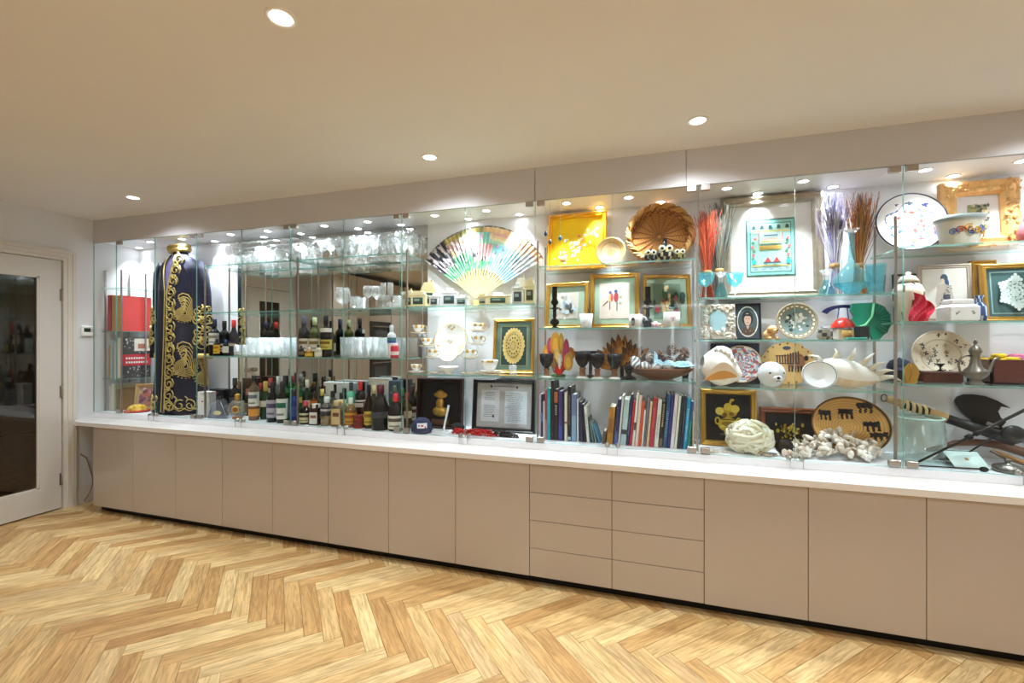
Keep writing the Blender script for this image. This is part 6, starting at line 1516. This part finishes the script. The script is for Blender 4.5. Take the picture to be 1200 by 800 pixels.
# spider conch
t = thing('spider_conch', 'large pale spider conch shell with curved spines', 'shell', (X_(993, 2.885), 2.885, C6), (0, 0, .1))
b = MB((240, 226, 206)); Ls = .32
def sc_(u, v):
    a = 2 * PI * u; x = (v - .5) * Ls; r_ = .075 * math.sin(PI * (v * .92 + .04)) ** .8 * (1.1 - .4 * v) + .004
    return (x, -r_ * .8 * math.sin(a), .078 - .06 * (v - .2) + r_ * math.cos(a) * 1.1)
b.grid(sc_, 28, 24, colf=lambda i, j: (246, 240, 232) if i < 9 or i > 19 else (232, 206, 170) if (j // 3) % 2 else (238, 216, 186)); b.build('body', MATS['shell_gloss'], t)
for k, (v, up, dx, dy) in enumerate(((.10, .03, -.07, 0), (.3, .05, .0, 0), (.5, .062, .03, -.01), (.68, .06, .065, -.01), (.80, .035, .08, -.02), (.9, .01, .08, -.03), (.97, -.03, .10, -.02))):
    p = Vector(sc_(.02, v)); e = p + Vector((dx, dy, up)); mid = (p + e) / 2 + Vector((.012, 0, .006))
    MB((244, 234, 218)).tube([p - Vector((0, 0, .015)), mid, e], [.018, .010, .002], 8).build('spine', VC, t)
fit(t, C6, .23)
# ---- floor of bay 6
gv = [(rect(0, 0, 1, 1), (18, 18, 28))]
gc = (206, 176, 60)
gv += [(ell(.5, .34, .24, .16, 24), gc), (ell(.5, .62, .22, .12, 20), (190, 156, 46)), (rect(.40, .14, .60, .24), gc), (ell(.25, .42, .07, .09, 14), gc), (ell(.25, .42, .035, .055, 12), (18, 18, 28)), (ell(.75, .42, .07, .09, 14), gc), (ell(.75, .42, .035, .055, 12), (18, 18, 28)), (ell(.3, .64, .1, .09, 14), (222, 196, 90)), (ell(.66, .7, .11, .09, 14), (222, 190, 80)), (ell(.5, .74, .1, .09, 14), (214, 186, 70)),
       (ell(.42, .56, .06, .05, 10), (120, 90, 30)), (ell(.58, .58, .06, .05, 10), (130, 96, 30)), (ell(.5, .36, .16, .05, 14), (150, 116, 36)), ([(.5, .78), (.56, .92), (.62, .93), (.55, .78)], gc), (ell(.6, .9, .05, .03, 10), gc), (rect(.3, .10, .7, .14), (96, 90, 80)), (ell(.36, .30, .05, .03, 8), (226, 206, 110)), (ell(.62, .32, .05, .03, 8), (226, 206, 110)), (rect(.34, .44, .66, .47), (120, 90, 30))]
frame('vase_picture', 'gold framed dark picture of a gilded urn with flowers', 821, 887, 456.5, FZ, 2.93, bar=.032, mount=(18, 18, 26), mw=.006, pic=(18, 18, 28), shapes=gv, lean=5, glaze=False)
fg = random.Random(22); bf = []
for k in range(60): bf.append((ell(.5 + fg.gauss(0, .16), .42 + fg.gauss(0, .14), fg.uniform(.015, .04), fg.uniform(.03, .08), 8), fg.choice([(196, 170, 60), (160, 130, 40), (110, 86, 30), (214, 190, 90), (24, 20, 20)])))
frame('brown_picture', 'red brown wooden frame with a gilded figure group on black', 890, 962, 478, FZ, 2.985, bar=.034, fm=mat('red_wood', (124, 62, 30), .3, var=.15, stretch=(1, 1, 6), coat=.3), mount=(20, 18, 20), mw=.004, pic=(22, 20, 22), shapes=bf, lean=5, glaze=False)
cr = random.Random(17)
t = thing('coral', 'domed lump of cream brain coral on the case floor', 'coral', (X_(878, 2.80), 2.80, FZ + .008), (0, 0, 0))
b = MB((232, 224, 196)); b.ball((0, 0, .078), .105, .085, .08, 28, 18)
for k in range(46):
    a, e = cr.uniform(0, 2 * PI), math.asin(cr.uniform(-.4, 1)); b.ball((.092 * math.cos(e) * math.cos(a), .074 * math.cos(e) * math.sin(a), .078 + .07 * math.sin(e)), cr.uniform(.02, .034), None, None, 10, 8)
b.build('core', MATS['shell_gloss'], t)
cv = MB((242, 236, 212))
for k in range(150):
    a, e = cr.uniform(0, 2 * PI), math.asin(cr.uniform(-.75, 1)); P = []; a2 = a; e2 = e; da, de = cr.gauss(0, .22), cr.gauss(0, .22)
    for i in range(6):
        w_k = 1 + .10 * math.sin(k * 1.7); P.append((.112 * w_k * math.cos(e2) * math.cos(a2), .092 * w_k * math.cos(e2) * math.sin(a2), .078 + .086 * w_k * math.sin(e2))); a2 += da + cr.gauss(0, .08); e2 = max(-1.0, min(1.5, e2 + de + cr.gauss(0, .08)))
    cv.tube(P, [.006, .010, .011, .011, .010, .005], 5, cr.choice([(244, 238, 214), (232, 222, 190), (250, 246, 230)]))
cv.build('ridges', VM, t)
one('black_stone', MB((26, 24, 26)).ball((0, 0, .042), .05, .036, .044, 18, 12), VG, 'polished black stone beside the cream coral', 'stone', (X_(917, 2.80), 2.80, FZ + .004), (0, .2, 0))
# woven tray with dark figures
t = thing('woven_tray', 'round coiled straw tray with black woven figures leaning at the back', 'tray', (X_(992, 2.945), 2.945, FZ), (0, 0, 0))
hW = Z_(998, 469, 2.95) - FZ; rW = hW / 2 / math.cos(R(20))
def tray_col(r, a):
    c = (206, 160, 92) if int(r * 26) % 2 else (190, 140, 74)
    x, y = r * math.cos(a), r * math.sin(a); D = (34, 26, 24)
    if r > .97: return (60, 40, 30)
    for cx, cy in ((-.58, .36), (.0, .44), (.46, .66), (.60, .02), (.72, -.36), (-.2, -.6)):
        dx, dy = x - cx, y - cy
        if cx == -.62:
            if abs(dx) < .26 and abs(dy) < .2 and (int((dx + 1) * 22) + int((dy + 1) * 22)) % 2: return D
        elif abs(dx) < .19 and 0 < dy < .17: return D
        elif abs(dx) < .2 and -.18 < dy <= 0 and math.sin(dx * 50) > -.1: return D
    return c
m = MB(); m.M = Matrix.Translation((0, -.0, rW * math.cos(R(20)))) @ Matrix.Rotation(R(-20), 4, 'X') @ FACE
NRg = 52; prof = [(max(1e-7, rW * k / NRg) if k else 0, .006 + .05 * (k / NRg) ** 3 + (.0022 if k % 2 else 0)) for k in range(NRg + 1)] + [(rW * 1.012, .062), (rW * .99, .046), (rW * .5, .0), (0, -.002)]
m.lathe(prof, 96, sx=1.18, colf=lambda j, i: tray_col(min(1, (j + .5) / NRg), 2 * PI * (i + .5) / 96) if j < NRg else (170, 124, 66)); m.build('coil', VM, t)
# heap of small shells
def sh_mesh(kind, q):
    m = MB(); c = shellgrain(q)
    if kind == 0:                       # cockle
        m.grid(lambda u, v: (.03 * v * math.sin((u - .5) * 2.4), -.012 * math.sin(PI * v * .8) * (1 + .08 * math.cos(30 * u)), .03 * v * math.cos((u - .5) * 2.4) - .012), 16, 6, colf=lambda i, j: c if i % 2 else tuple(int(a * .86) for a in c))
        m.grid(lambda u, v: (.03 * v * math.sin((u - .5) * 2.4), .002 - .010 * math.sin(PI * v * .8), .03 * v * math.cos((u - .5) * 2.4) - .012), 16, 4, col=(236, 226, 214))
    elif kind == 1:                     # whelk
        m.lathe([(0, -.028), (.006, -.018), (.014, -.004), (.016, .004), (.012, .010), (.013, .013), (.008, .018), (.008, .021), (.004, .026), (0, .032)], 12, colf=lambda j, i: c if j % 2 else tuple(int(a * .85) for a in c))
    elif kind == 2:                     # round snail
        P = [(.018 * (1 - k / 26) * math.cos(k * .55), .009 * (k / 26), .018 * (1 - k / 26) * math.sin(k * .55)) for k in range(24)]
        m.tube(P, [.011 * (1 - k / 27) + .001 for k in range(24)], 8, c)
    else: m.ball((0, 0, 0), .022, .015, .013, 12, 8, c)
    return m.mesh('seashell', MATS['shell_gloss'])
q = random.Random(40); SH = [sh_mesh(k % 4, q) for k in range(12)]
nsh = 0
for k in range(120):
    u, v = q.random(), q.random()
    px = 918 + 112 * u; Y = 2.70 + .03 + .17 * v
    X = X_(px, Y)
    hill = .105 * max(0, 1 - ((px - 985) / 62) ** 2) * (.35 + .9 * v) 
    z = FZ + .012 + hill * q.uniform(.5, 1.0)
    o = bpy.data.objects.new('seashell', q.choice(SH)); COL.objects.link(o); o.location = (X, Y, z); s_ = q.uniform(.8, 1.35); o.scale = (s_, s_, s_)
    o.rotation_euler = (q.uniform(0, 6), q.uniform(0, 6), q.uniform(0, 6)); nsh += 1
    lo = min((o.rotation_euler.to_matrix() @ v.co).z for v in o.data.vertices) * s_
    o.location.z = max(o.location.z, FZ - lo)
    tag(o, 'small pale seashell in the heap before the straw tray', 'seashell', 'heap of seashells')
for k in range(16):
    px = q.uniform(826, 858) if k < 9 else q.uniform(884, 925); Y = q.uniform(2.72, 2.76)
    o = bpy.data.objects.new('seashell', q.choice(SH)); COL.objects.link(o); o.scale = (.7, .45, .7); o.rotation_euler = (PI / 2, 0, q.uniform(0, 6)); o.location = (X_(px, Y), Y, FZ + 0 - min((o.rotation_euler.to_matrix() @ Vector((v.co.x * .7, v.co.y * .45, v.co.z * .7))).z for v in o.data.vertices))
    tag(o, 'small flat pinkish seashell scattered along the case floor by the coral', 'seashell', 'seashells scattered by the coral')

# ================================================================ BAY 7
A7, B7, C7 = SHELF[6]
pq = random.Random(77); fs_ = [(pq.uniform(.25, .85), pq.uniform(0, 2 * PI), pq.uniform(.045, .10), pq.choice([(70, 80, 160), (190, 80, 70), (60, 100, 150), (90, 110, 130), (206, 130, 90)])) for _ in range(38)]
def iznik(r, a):
    if r > .965: return (50, 66, 90)
    x, y = r * math.cos(a), r * math.sin(a)
    for pr_, pa, ps, c in fs_:
        dx, dy = x - pr_ * math.cos(pa), y - pr_ * math.sin(pa)
        if dx * dx + dy * dy < ps * ps * (.6 + .4 * math.sin(5 * math.atan2(dy, dx))): return c
    if abs(r - .62 - .08 * math.sin(5 * a)) < .02: return (80, 100, 150)
    return (240, 240, 244)
plate('floral_plate', 'large white plate painted with blue and red flowers', 1064, 228, 0, 2.935, iznik, .03, 9, VG, zb=A7, seg=96, nring=40)
# planter
t = thing('planter', 'oval cream majolica planter with blue and yellow scrolls', 'planter', (X_(1124, 2.82), 2.82, A7), (0, 0, .0))
hp = Z_(1124, 254, 2.82) - A7
MB((228, 226, 214)).lathe([(0, 0), (.07, 0), (.075, .006), (.088, hp * .55), (.094, hp * .8), (.104, hp * .84), (.106, hp), (.10, hp), (.09, hp * .8), (.07, .01), (0, .01)], 44, sy=.72, colf=lambda j, i: (150, 160, 160) if j == 5 else (196, 200, 196) if j == 4 else (230, 228, 218)).build('body', VG, t)
dc = MB()
for k, (a, z, c) in enumerate(((-1.9, .5, (200, 90, 60)), (-1.5, .55, (226, 170, 50)), (-1.35, .45, (80, 100, 170)), (-1.1, .5, (226, 180, 60)), (-.8, .55, (90, 120, 180)), (-.6, .4, (210, 150, 50)), (-2.2, .45, (90, 120, 180)))):
    x, y = .089 * math.cos(a), .089 * .72 * math.sin(a)
    dc.tube([(x * (1.01) + .022 * (1 - q / 12) * math.cos(q * .9 + k) * -math.sin(a), y * 1.02 + .016 * (1 - q / 12) * math.cos(q * .9 + k) * math.cos(a), hp * z + .02 * (1 - q / 12) * math.sin(q * .9 + k)) for q in range(11)], .0035, 5, c)
dc.build('scroll', VG, t)
# carved frame picture
lq = random.Random(5); land = [(rect(0, 0, 1, 1), (176, 176, 130))] + [(ell(lq.random(), lq.random() * .95, lq.uniform(.05, .16), lq.uniform(.03, .09), 9), lq.choice([(96, 110, 110), (140, 146, 110), (196, 180, 110), (110, 126, 130), (214, 206, 160), (80, 90, 80)])) for _ in range(60)]
CARV = mat('carved_gilt', (222, 176, 112), .45, metal=.25, var=.18, nscale=40, bump=.4, bscale=70)
frame('landscape_picture', 'small green landscape in a wide carved pale gold frame', 1101, 1193.5, 212, A7, 2.985, bar=.075, fm=CARV, mount=(236, 236, 238), mw=.05, pic=(176, 176, 130), shapes=land, lean=4, depth=.04, glaze=False, carve=8)
revolve('pink_vase', [(0, 0), (.03, 0), (.045, .05), (.03, .11), (.02, .13), (.028, .15), (.02, .15), (0, .05)], VG, 'pink and cream vase beside the carved frame', 'vase', 1206, 2.86, A7, 20, col=(222, 120, 130))
# middle shelf
t = thing('ginger_jar', 'cream lidded jar with dark speckled flowers behind the upright', 'jar', (X_(1064, 2.84), 2.84, B7), (0, 0, 0)); hj = Z_(1064, 318, 2.84) - B7
MB((232, 224, 206)).lathe([(0, 0), (.04, 0), (.042, .01), (.05, hj * .2), (.068, hj * .42), (.07, hj * .58), (.055, hj * .72), (.032, hj * .78), (.03, hj * .8)], 32, colf=lambda j, i: (120, 96, 80) if (i * 7 + j * 5) % 11 == 0 else (232, 224, 206)).build('body', VG, t)
MB((226, 218, 200)).lathe([(.042, hj * .79), (.044, hj * .82), (.03, hj * .9), (.010, hj * .93), (.014, hj * .97), (0, hj)], 24).build('lid', VG, t)
rc = MB((206, 30, 64)); rc.grid(lambda u, v: (-.03 + .075 * u + .014 * math.sin(5 * v), -.012 + .016 * math.sin(9 * u + 3 * v), .002 + (.16 - .06 * u) * (1 - v)), 14, 10, colf=lambda i, j: (206, 30, 64) if (i + j) % 5 else (226, 90, 110))
one('red_cloth', rc, VM, 'crimson silk cloth bunched before the cream lidded jar', 'cloth', (X_(1076, 2.745), 2.745, B7))
frame('slim_picture', 'slim dark framed plain print behind the cream lidded jar', 1047, 1079, 321, B7, 3.01, bar=.008, fm=BLACK, mount=(216, 212, 208), mw=.01, pic=(222, 218, 212), lean=4, glaze=False)
km = [(rect(0, 0, 1, 1), (222, 216, 208)), (ell(.50, .80, .085, .09, 16), (66, 84, 104)), (ell(.46, .75, .05, .05, 12), (222, 200, 180)), (ell(.56, .70, .045, .09, 12), (60, 84, 120)), ([(.34, .66), (.48, .70), (.64, .64), (.70, .40), (.56, .30), (.62, .08), (.36, .05), (.28, .35)], (190, 176, 166)), ([(.46, .48), (.62, .48), (.62, .38), (.46, .38)], (84, 84, 100))]
for k in range(22): km.append((ell(.32 + .014 * k + .05 * math.sin(k * 2.4), .12 + .025 * k, .028, .008, 6), (50, 46, 52)))
frame('figure_picture', 'unglazed grey picture of a robed figure with bundled blue hair', 1076, 1140, 309.5, B7, 2.955, bar=.022, fm=mat('washed_wood', (176, 160, 146), .8, var=.15), mount=(222, 216, 208), mw=.0, pic=(222, 216, 208), shapes=km, lean=4, depth=.012, glaze=False)
t = thing('square_jar', 'low square white porcelain jar with grey sprigs', 'jar', (X_(1122, 2.80), 2.80, B7), (0, 0, .02)); hq = Z_(1122, 351, 2.80) - B7; wq = (X_(1141, 2.80) - X_(1105, 2.80)) / 2
jb = MB((240, 240, 242)); jb.bbox(-wq, wq, -.055, .055, 0, hq * .66, .006)
jb.add([(-wq, -.055, hq * .64), (wq, -.055, hq * .64), (wq, .055, hq * .64), (-wq, .055, hq * .64), (-wq * .74, -.04, hq * .78), (wq * .74, -.04, hq * .78), (wq * .74, .04, hq * .78), (-wq * .74, .04, hq * .78)], [(0, 1, 5, 4), (1, 2, 6, 5), (2, 3, 7, 6), (3, 0, 4, 7)]); jb.bbox(-wq * .74, wq * .74, -.04, .04, hq * .77, hq, .004); jb.build('body', VG, t)
sg = MB(); flat_print(sg, 2 * wq, hq, [(ell(.24, .36, .05, .04, 8), (130, 130, 130)), (ell(.30, .42, .04, .03, 8), (150, 140, 120)), (rect(.2, .28, .22, .38), (110, 110, 110)), (ell(.78, .36, .05, .05, 8), (150, 150, 150)), (ell(.74, .44, .04, .03, 8), (130, 126, 120))], -.0552, -wq); sg.build('sprig', VM, t)
frame('gilt_picture', 'gold frame standing behind the framed crochet star', 1137, 1168, 305, B7, 3.0, bar=.03, mount=(150, 120, 80), mw=.004, pic=(120, 100, 80), lean=3, glaze=False)
revolve('blue_vase', [(0, 0), (.028, 0), (.034, .03), (.03, .08), (.016, .1), (.014, .12), (.022, .135), (0, .13)], VG, 'blue and white vase beside the framed crochet star', 'vase', 1147, 2.87, B7, 20, colf=lambda j, i: (60, 80, 130) if (i + j) % 3 else (190, 200, 214))
star = [(rect(0, 0, 1, 1), (64, 96, 98))]; cc = (214, 230, 228)
for R_, n in ((0, 1), (.08, 6), (.16, 12), (.24, 18)):
    for k in range(n):
        a = 2 * PI * k / n + (.26 if n == 12 else 0); star.append((ell(.5 + R_ * math.cos(a), .5 + R_ * 1.02 * math.sin(a), .044, .046, 10), cc))
for k in range(6):
    a = PI / 2 + k * PI / 3
    for d_, w2_ in ((.30, 2), (.36, 1), (.42, 0)):
        for e_ in range(-w2_, w2_ + 1): star.append((ell(.5 + d_ * math.cos(a) - e_ * .062 * math.sin(a), .5 + d_ * 1.02 * math.sin(a) + e_ * .062 * math.cos(a), .042, .044, 10), cc))
for k in range(18):
    a = 2 * PI * k / 18; star.append((ell(.5 + .2 * math.cos(a), .5 + .2 * math.sin(a), .011, .012, 6), (50, 76, 80)))
frame('crochet_picture', 'gold framed white crochet star on dark teal', 1151, 1232, 308, B7, 2.90, bar=.026, mount=(64, 96, 98), mw=.02, pic=(64, 96, 98), inner=(.006, (150, 180, 176)), shapes=star, lean=6, glaze=False)
# lower shelf
pq2 = random.Random(90); ds = [(pq2.uniform(.15, .93), pq2.uniform(0, 2 * PI), pq2.uniform(.04, .1), pq2.choice([(30, 34, 40), (60, 70, 60), (200, 150, 110), (90, 60, 50), (190, 170, 140), (40, 50, 70)])) for _ in range(44)]
def deco(r, a):
    x, y = r * math.cos(a), r * math.sin(a)
    for pr_, pa, ps, c in ds:
        dx, dy = x - pr_ * math.cos(pa), y - pr_ * math.sin(pa)
        if dx * dx + dy * dy < ps * ps * (.5 + .5 * math.sin(4 * math.atan2(dy, dx) + pa)): return c
    return (232, 218, 196) if r > .66 or r < .62 else (206, 186, 156)
plate('leaf_plate', 'cream plate with black leaves and tan flowers on a wooden stand', 1101, 388, 0, 2.985, deco, .022, 11, VG, zb=C7, seg=96, nring=40)
one('wooden_stand', MB((84, 44, 34)).bbox(-.085, .085, -.036, .036, 0, .055, .006).bbox(-.09, .09, -.04, .04, .045, .06, .004), WOODP, 'dark brown wooden stand below the cream leaf plate', 'stand', (X_(1101, 2.885), 2.885, C7))
revolve('black_goblet', [(0, 0), (.018, 0), (.004, .01), (.004, .02), (.02, .04), (.018, .04), (0, .02)], VG, 'tiny black cup on the wooden stand', 'cup', 1102, 2.875, C7 + .06, 14, col=(24, 22, 24))
# coffee pot
PEW = mat('old_pewter', (126, 120, 112), .35, metal=.85, var=.2, nscale=30)
t = thing('coffee_pot', 'tall pewter ewer with domed lid, spout and looped handle', 'coffee pot', (X_(1143, 2.765), 2.765, C7), (0, 0, .15)); hc = Z_(1141, 396, 2.80) - C7; k_ = hc / .3
MB().lathe([(r_ * k_, z_ * k_) for r_, z_ in [(0, 0), (.045, 0), (.048, .008), (.03, .022), (.024, .032), (.05, .055), (.064, .075), (.055, .095), (.034, .115), (.024, .15), (.022, .19), (.028, .205), (.03, .21)]], 28).build('body', PEW, t)
MB().lathe([(r_ * k_, z_ * k_) for r_, z_ in [(.031, .209), (.033, .214), (.026, .235), (.012, .25), (.006, .26), (.012, .27), (.008, .282), (.003, .288), (0, .3)]], 24).build('lid', PEW, t)
MB().tube([(-.05 * k_, 0, .07 * k_), (-.085 * k_, 0, .085 * k_), (-.095 * k_, 0, .13 * k_), (-.085 * k_, 0, .17 * k_), (-.05 * k_, 0, .19 * k_), (-.026 * k_, 0, .185 * k_)], .005, 8).build('handle', PEW, t)
MB().tube([(.055 * k_, 0, .075 * k_), (.08 * k_, 0, .09 * k_), (.09 * k_, 0, .13 * k_), (.105 * k_, 0, .165 * k_), (.13 * k_, 0, .175 * k_)], [.010, .008, .006, .005, .004], 8).build('spout', PEW, t)
# mahogany box with yellow flowers
t = thing('mahogany_box', 'polished mahogany box holding yellow and white fabric flowers', 'box', (X_(1200, 2.945), 2.945, C7), (0, 0, 0)); hb_ = Z_(1180, 422, 2.80) - C7
MH = mat('mahogany', (92, 34, 24), .2, var=.2, stretch=(1, 8, 8), coat=.5)
m = MB(); wb_ = .185
for a in ((-wb_, wb_, -.09, -.08, 0, hb_), (-wb_, wb_, .08, .09, 0, hb_), (-wb_, -wb_ + .01, -.09, .09, 0, hb_), (wb_ - .01, wb_, -.09, .09, 0, hb_), (-wb_, wb_, -.09, .09, 0, .008)): m.box(*a)
m.build('case', MH, t)
fq = random.Random(55)
for k in range(22):
    x, y = fq.uniform(-.17, .17), fq.uniform(-.06, .06); c = (236, 200, 40) if x < -.06 else fq.choice([(226, 226, 160), (206, 226, 190), (236, 236, 220), (206, 110, 150), (236, 206, 60)])
    f = MB(c); zc = hb_ + fq.uniform(-.01, .018)
    for p_ in range(5):
        a = 2 * PI * p_ / 5; f.ball((x + .014 * math.cos(a), y + .014 * math.sin(a), zc), .017, .017, .012, 8, 5, c)
    f.ball((x, y, zc + .008), .008, .008, .007, 8, 5, (206, 150, 30)); f.build('flower', VM, t)
ballcap(1054, 2.97, C7 + .05, 'dark navy peaked cap at the shelf end beside the gilt mask', (44, 48, 70), False, 0, .66)
t = thing('gilt_mask', 'small gilded leaf ornament beside the cream leaf plate', 'ornament', (X_(1068, 2.79), 2.79, C7), (0, 0, .3))
m = MB((214, 176, 96)); m.prism([(-.03, .0), (.02, 0), (.036, .05), (.02, .09), (-.01, .105), (-.034, .08), (-.04, .04)], -.008, .004); m.build('leaf', GOLD, t)
MB((120, 90, 40)).tube([(-.02, -.009, .01), (-.005, -.010, .05), (-.012, -.009, .095)], .003, 6).build('vein', GOLD, t)
one('felt_hat_box', MB((60, 54, 60)).bbox(-.05, .05, -.06, .06, 0, .052, .008), VM, 'dark grey felt block under the navy peaked cap', 'block', (X_(1054, 2.97), 2.97, C7))
# floor: aqua jar, club, axe, rods, open card
t = thing('glass_jar', 'wide aqua glass jar standing under the straw bound club', 'jar', (X_(1077, 2.85), 2.85, FZ), (0, 0, 0)); hJ = Z_(1069, 488, 2.86) - FZ
MB().lathe([(0, 0), (.095, 0), (.104, .01), (.106, hJ * .75), (.098, hJ * .88), (.10, hJ), (.097, hJ), (.095, hJ * .88), (.102, hJ * .74), (.10, .014), (0, .012)], 40).build('wall', tint((247, 253, 251), .03), t)
MB((190, 226, 220)).lathe([(.099, hJ - .004), (.103, hJ), (.099, hJ + .004), (.095, hJ)], 40).build('rim', VG, t)
def P3(px, py, Y, r=0.0): X, Z = XZ(px, py, Y); return (X, Y, max(Z, FZ + r))
def club():
    Y0, Y1 = 2.985, 2.905; a, b = Vector(P3(1036, 466, Y0)), Vector(P3(1188, 516, Y1))
    t = thing('war_club', 'long black club with straw bound grip lying over the jar', 'club', tuple(a)); d = (b - a)
    def seg_(u0, u1, r0, r1, c, nm, m=VC):
        s = MB(c); s.tube([d * u0, d * (u0 * .5 + u1 * .5), d * u1], [r0, (r0 + r1) / 2, r1], 14); return s.build(nm, m, t)
    lp = MB((60, 50, 46)); lp.tube([d * .0 + Vector((-.0 + .014 * math.cos(q), 0, .02 * math.sin(q))) for q in [2 * PI * i / 12 for i in range(13)]], .003, 6); lp.build('loop', VC, t)
    seg_(.02, .16, .018, .022, (206, 176, 130), 'end_wrap', VM)
    gp = seg_(.16, .36, .022, .026, (40, 32, 28), 'grip')
    wr_ = MB((226, 200, 150)); ax = d.normalized(); n1 = ax.cross(Vector((0, 1, 0))).normalized(); n2 = ax.cross(n1)
    for ph in (0, PI):
        wr_.tube([d * (.16 + .20 * q / 40) + (n1 * math.cos(ph + 2 * PI * 2 * q / 40) + n2 * math.sin(ph + 2 * PI * 2 * q / 40)) * .0245 for q in range(41)], .008, 6)
    wr_.build('straw_binding', VM, gp)
    seg_(.36, .50, .027, .028, (206, 168, 116), 'straw_collar', VM); seg_(.50, 1.0, .024, .03, (26, 24, 28), 'shaft')
club()
def axe():
    Y = 3.02; c = Vector(P3(1150, 485, Y)); t = thing('axe_blade', 'broad dark iron axe blade with hooked corner behind the club', 'axe', tuple(c), (R(-4), 0, 0))
    pix = [(1119, 470), (1122, 465), (1130, 462), (1142, 462), (1155, 464), (1168, 469), (1184, 478), (1173, 476), (1169, 482), (1172, 489), (1178, 494), (1172, 500), (1160, 497), (1158, 503), (1148, 500), (1138, 493), (1126, 482)]
    pts = [(P3(px, py, Y)[0] - c.x, P3(px, py, Y)[2] - c.z) for px, py in pix]
    IR = mat('dark_iron', (40, 34, 33), .5, metal=.3, spec=.3, var=.2, nscale=25)
    MB().prism(pts, -.006, .006).build('blade', IR, t)
    hx = MB(); a = Vector((P3(1155, 495, Y)[0] - c.x, 0, P3(1155, 495, Y)[2] - c.z)); b = Vector((P3(1230, 535, Y)[0] - c.x, -.03, P3(1230, 535, Y)[2] - c.z))
    hx.tube([a, b], .012, 10); hx.build('haft', VC, t)
    ax2 = MB((70, 58, 52)); ax2.ball((P3(1163, 503, Y)[0] - c.x, -.01, P3(1163, 503, Y)[2] - c.z), .03, .02, .016, 12, 8); ax2.build('socket', IR, t)
axe()
IRON = MATS['dark_iron']
def rod(label, p, q, r, nm='iron_rod', knob=True, m=None, col=(40, 38, 40)):
    a, b = Vector(P3(*p)), Vector(P3(*q)); t = thing(nm, label, 'rod', tuple(a)); d = b - a
    s = MB(col); s.tube([d * 0, d * 1], [r * .6, r], 10); s.build('shaft', m or IRON, t)
    for u, k in ((.42, 1.8), (.48, 1.5), (.9, 1.5)):
        if knob:
            s = MB(col); s.tube([d * u, d * (u + .03)], r * k, 10); s.build('collar', m or IRON, t)
rod('long dark iron rod slanting up across the axe', (1068, 545, 2.715, .006), (1226, 468, 2.815), .008)
rod('second dark iron rod crossing below the axe', (1130, 533, 2.83), (1172, 507, 2.866), .006, knob=False)
rod('thin iron rod lying on the case floor before the card', (1070, 548, 2.735, .003), (1152, 549.5, 2.715, .004), .004, knob=False)
one('rod_knob', MB((34, 32, 34)).ball((0, 0, .012), .018, .013, .013, 14, 10), VG, 'small round black knob at the tip of the thin rod', 'knob', (X_(1153, 2.712), 2.712, FZ))
wc = MB((120, 80, 60)); P = [P3(1086, 527, 2.94), P3(1100, 525, 2.95), P3(1120, 519, 2.955), P3(1145, 518, 2.96), P3(1170, 521, 2.96), P3(1200, 530, 2.96, .024), P3(1230, 538, 2.96, .02)]
wc.tube(P, [.010, .014, .016, .018, .022, .024, .02], 10)
one('curved_stick', wc, WOODP, 'curved brown throwing stick lying behind the open card', 'stick')
t = thing('wooden_bow', 'pale ochre carved wooden piece with a slit by the axe haft', 'carving', P3(1185, 530, 2.86)); o0 = Vector(P3(1185, 530, 2.86))
m = MB((186, 140, 84)); m.tube([Vector(P3(1163, 526, 2.86)) - o0, Vector(P3(1178, 533, 2.86)) - o0, Vector(P3(1196, 541, 2.86, .013)) - o0, Vector(P3(1222, 548, 2.86, .012)) - o0], [.004, .02, .024, .018], 12, flat=.5); m.build('body', WOODP, t)
m = MB((110, 70, 40)); m.tube([Vector(P3(1160, 528, 2.84)) - o0, Vector(P3(1180, 538, 2.835, .006)) - o0, Vector(P3(1214, 549, 2.835, .006)) - o0], .005, 8); m.build('string', VC, t)
rod('pair of black iron tongs behind the mahogany coloured carving', (1172, 501, 2.972), (1208, 517, 2.972), .012, 'iron_tongs', False)
one('black_gourd', MB((26, 24, 26)).ball((0, 0, 0), .05, .028, .046, 18, 12), mat('black_leather', (30, 26, 28), .4, var=.2, bump=.5), 'black leather pouch hanging at the axe haft', 'pouch', P3(1188, 509, 2.838))
# open card
t = thing('open_card', 'pale green folded card with small gold emblem standing on the case floor', 'card', (X_(1130, 2.80), 2.80, FZ), (0, 0, .12))
M1 = Matrix.Translation((0, 0, 0)) @ Matrix.Rotation(R(-58), 4, 'X')
c1 = MB((206, 226, 222)); c1.M = Matrix.Translation((.0, -.055, .004)) @ Matrix.Rotation(R(-52), 4, 'X'); c1.box(-.075, .075, -.001, .001, 0, .115); c1.M = c1.M @ Matrix.Translation((0, -.0014, .05)); c1.box(-.006, .010, -.001, 0, 0, .014, (150, 120, 60)); c1.build('front_leaf', VM, t)
c2 = MB((40, 38, 36)); c2.M = Matrix.Translation((.0, .10, .004)) @ Matrix.Rotation(R(46), 4, 'X'); c2.box(-.075, .075, -.001, .001, 0, .10); c2.build('rear_leaf', VM, t)
t = thing('lidded_box', 'small round dark metal box with domed lid on the case floor', 'box', (X_(1181, 2.745), 2.745, FZ), (0, 0, 0))
MB((66, 50, 44)).lathe([(0, 0), (.05, 0), (.055, .006), (.054, .02), (.05, .022)], 28).build('base', PEW, t)
MB((86, 70, 60)).lathe([(.056, .021), (.05, .03), (.03, .038), (.012, .042), (.010, .05), (.014, .056), (.008, .064), (0, .066)], 28, colf=lambda j, i: (120, 100, 84) if i % 3 else (70, 56, 48)).build('lid', PEW, t)
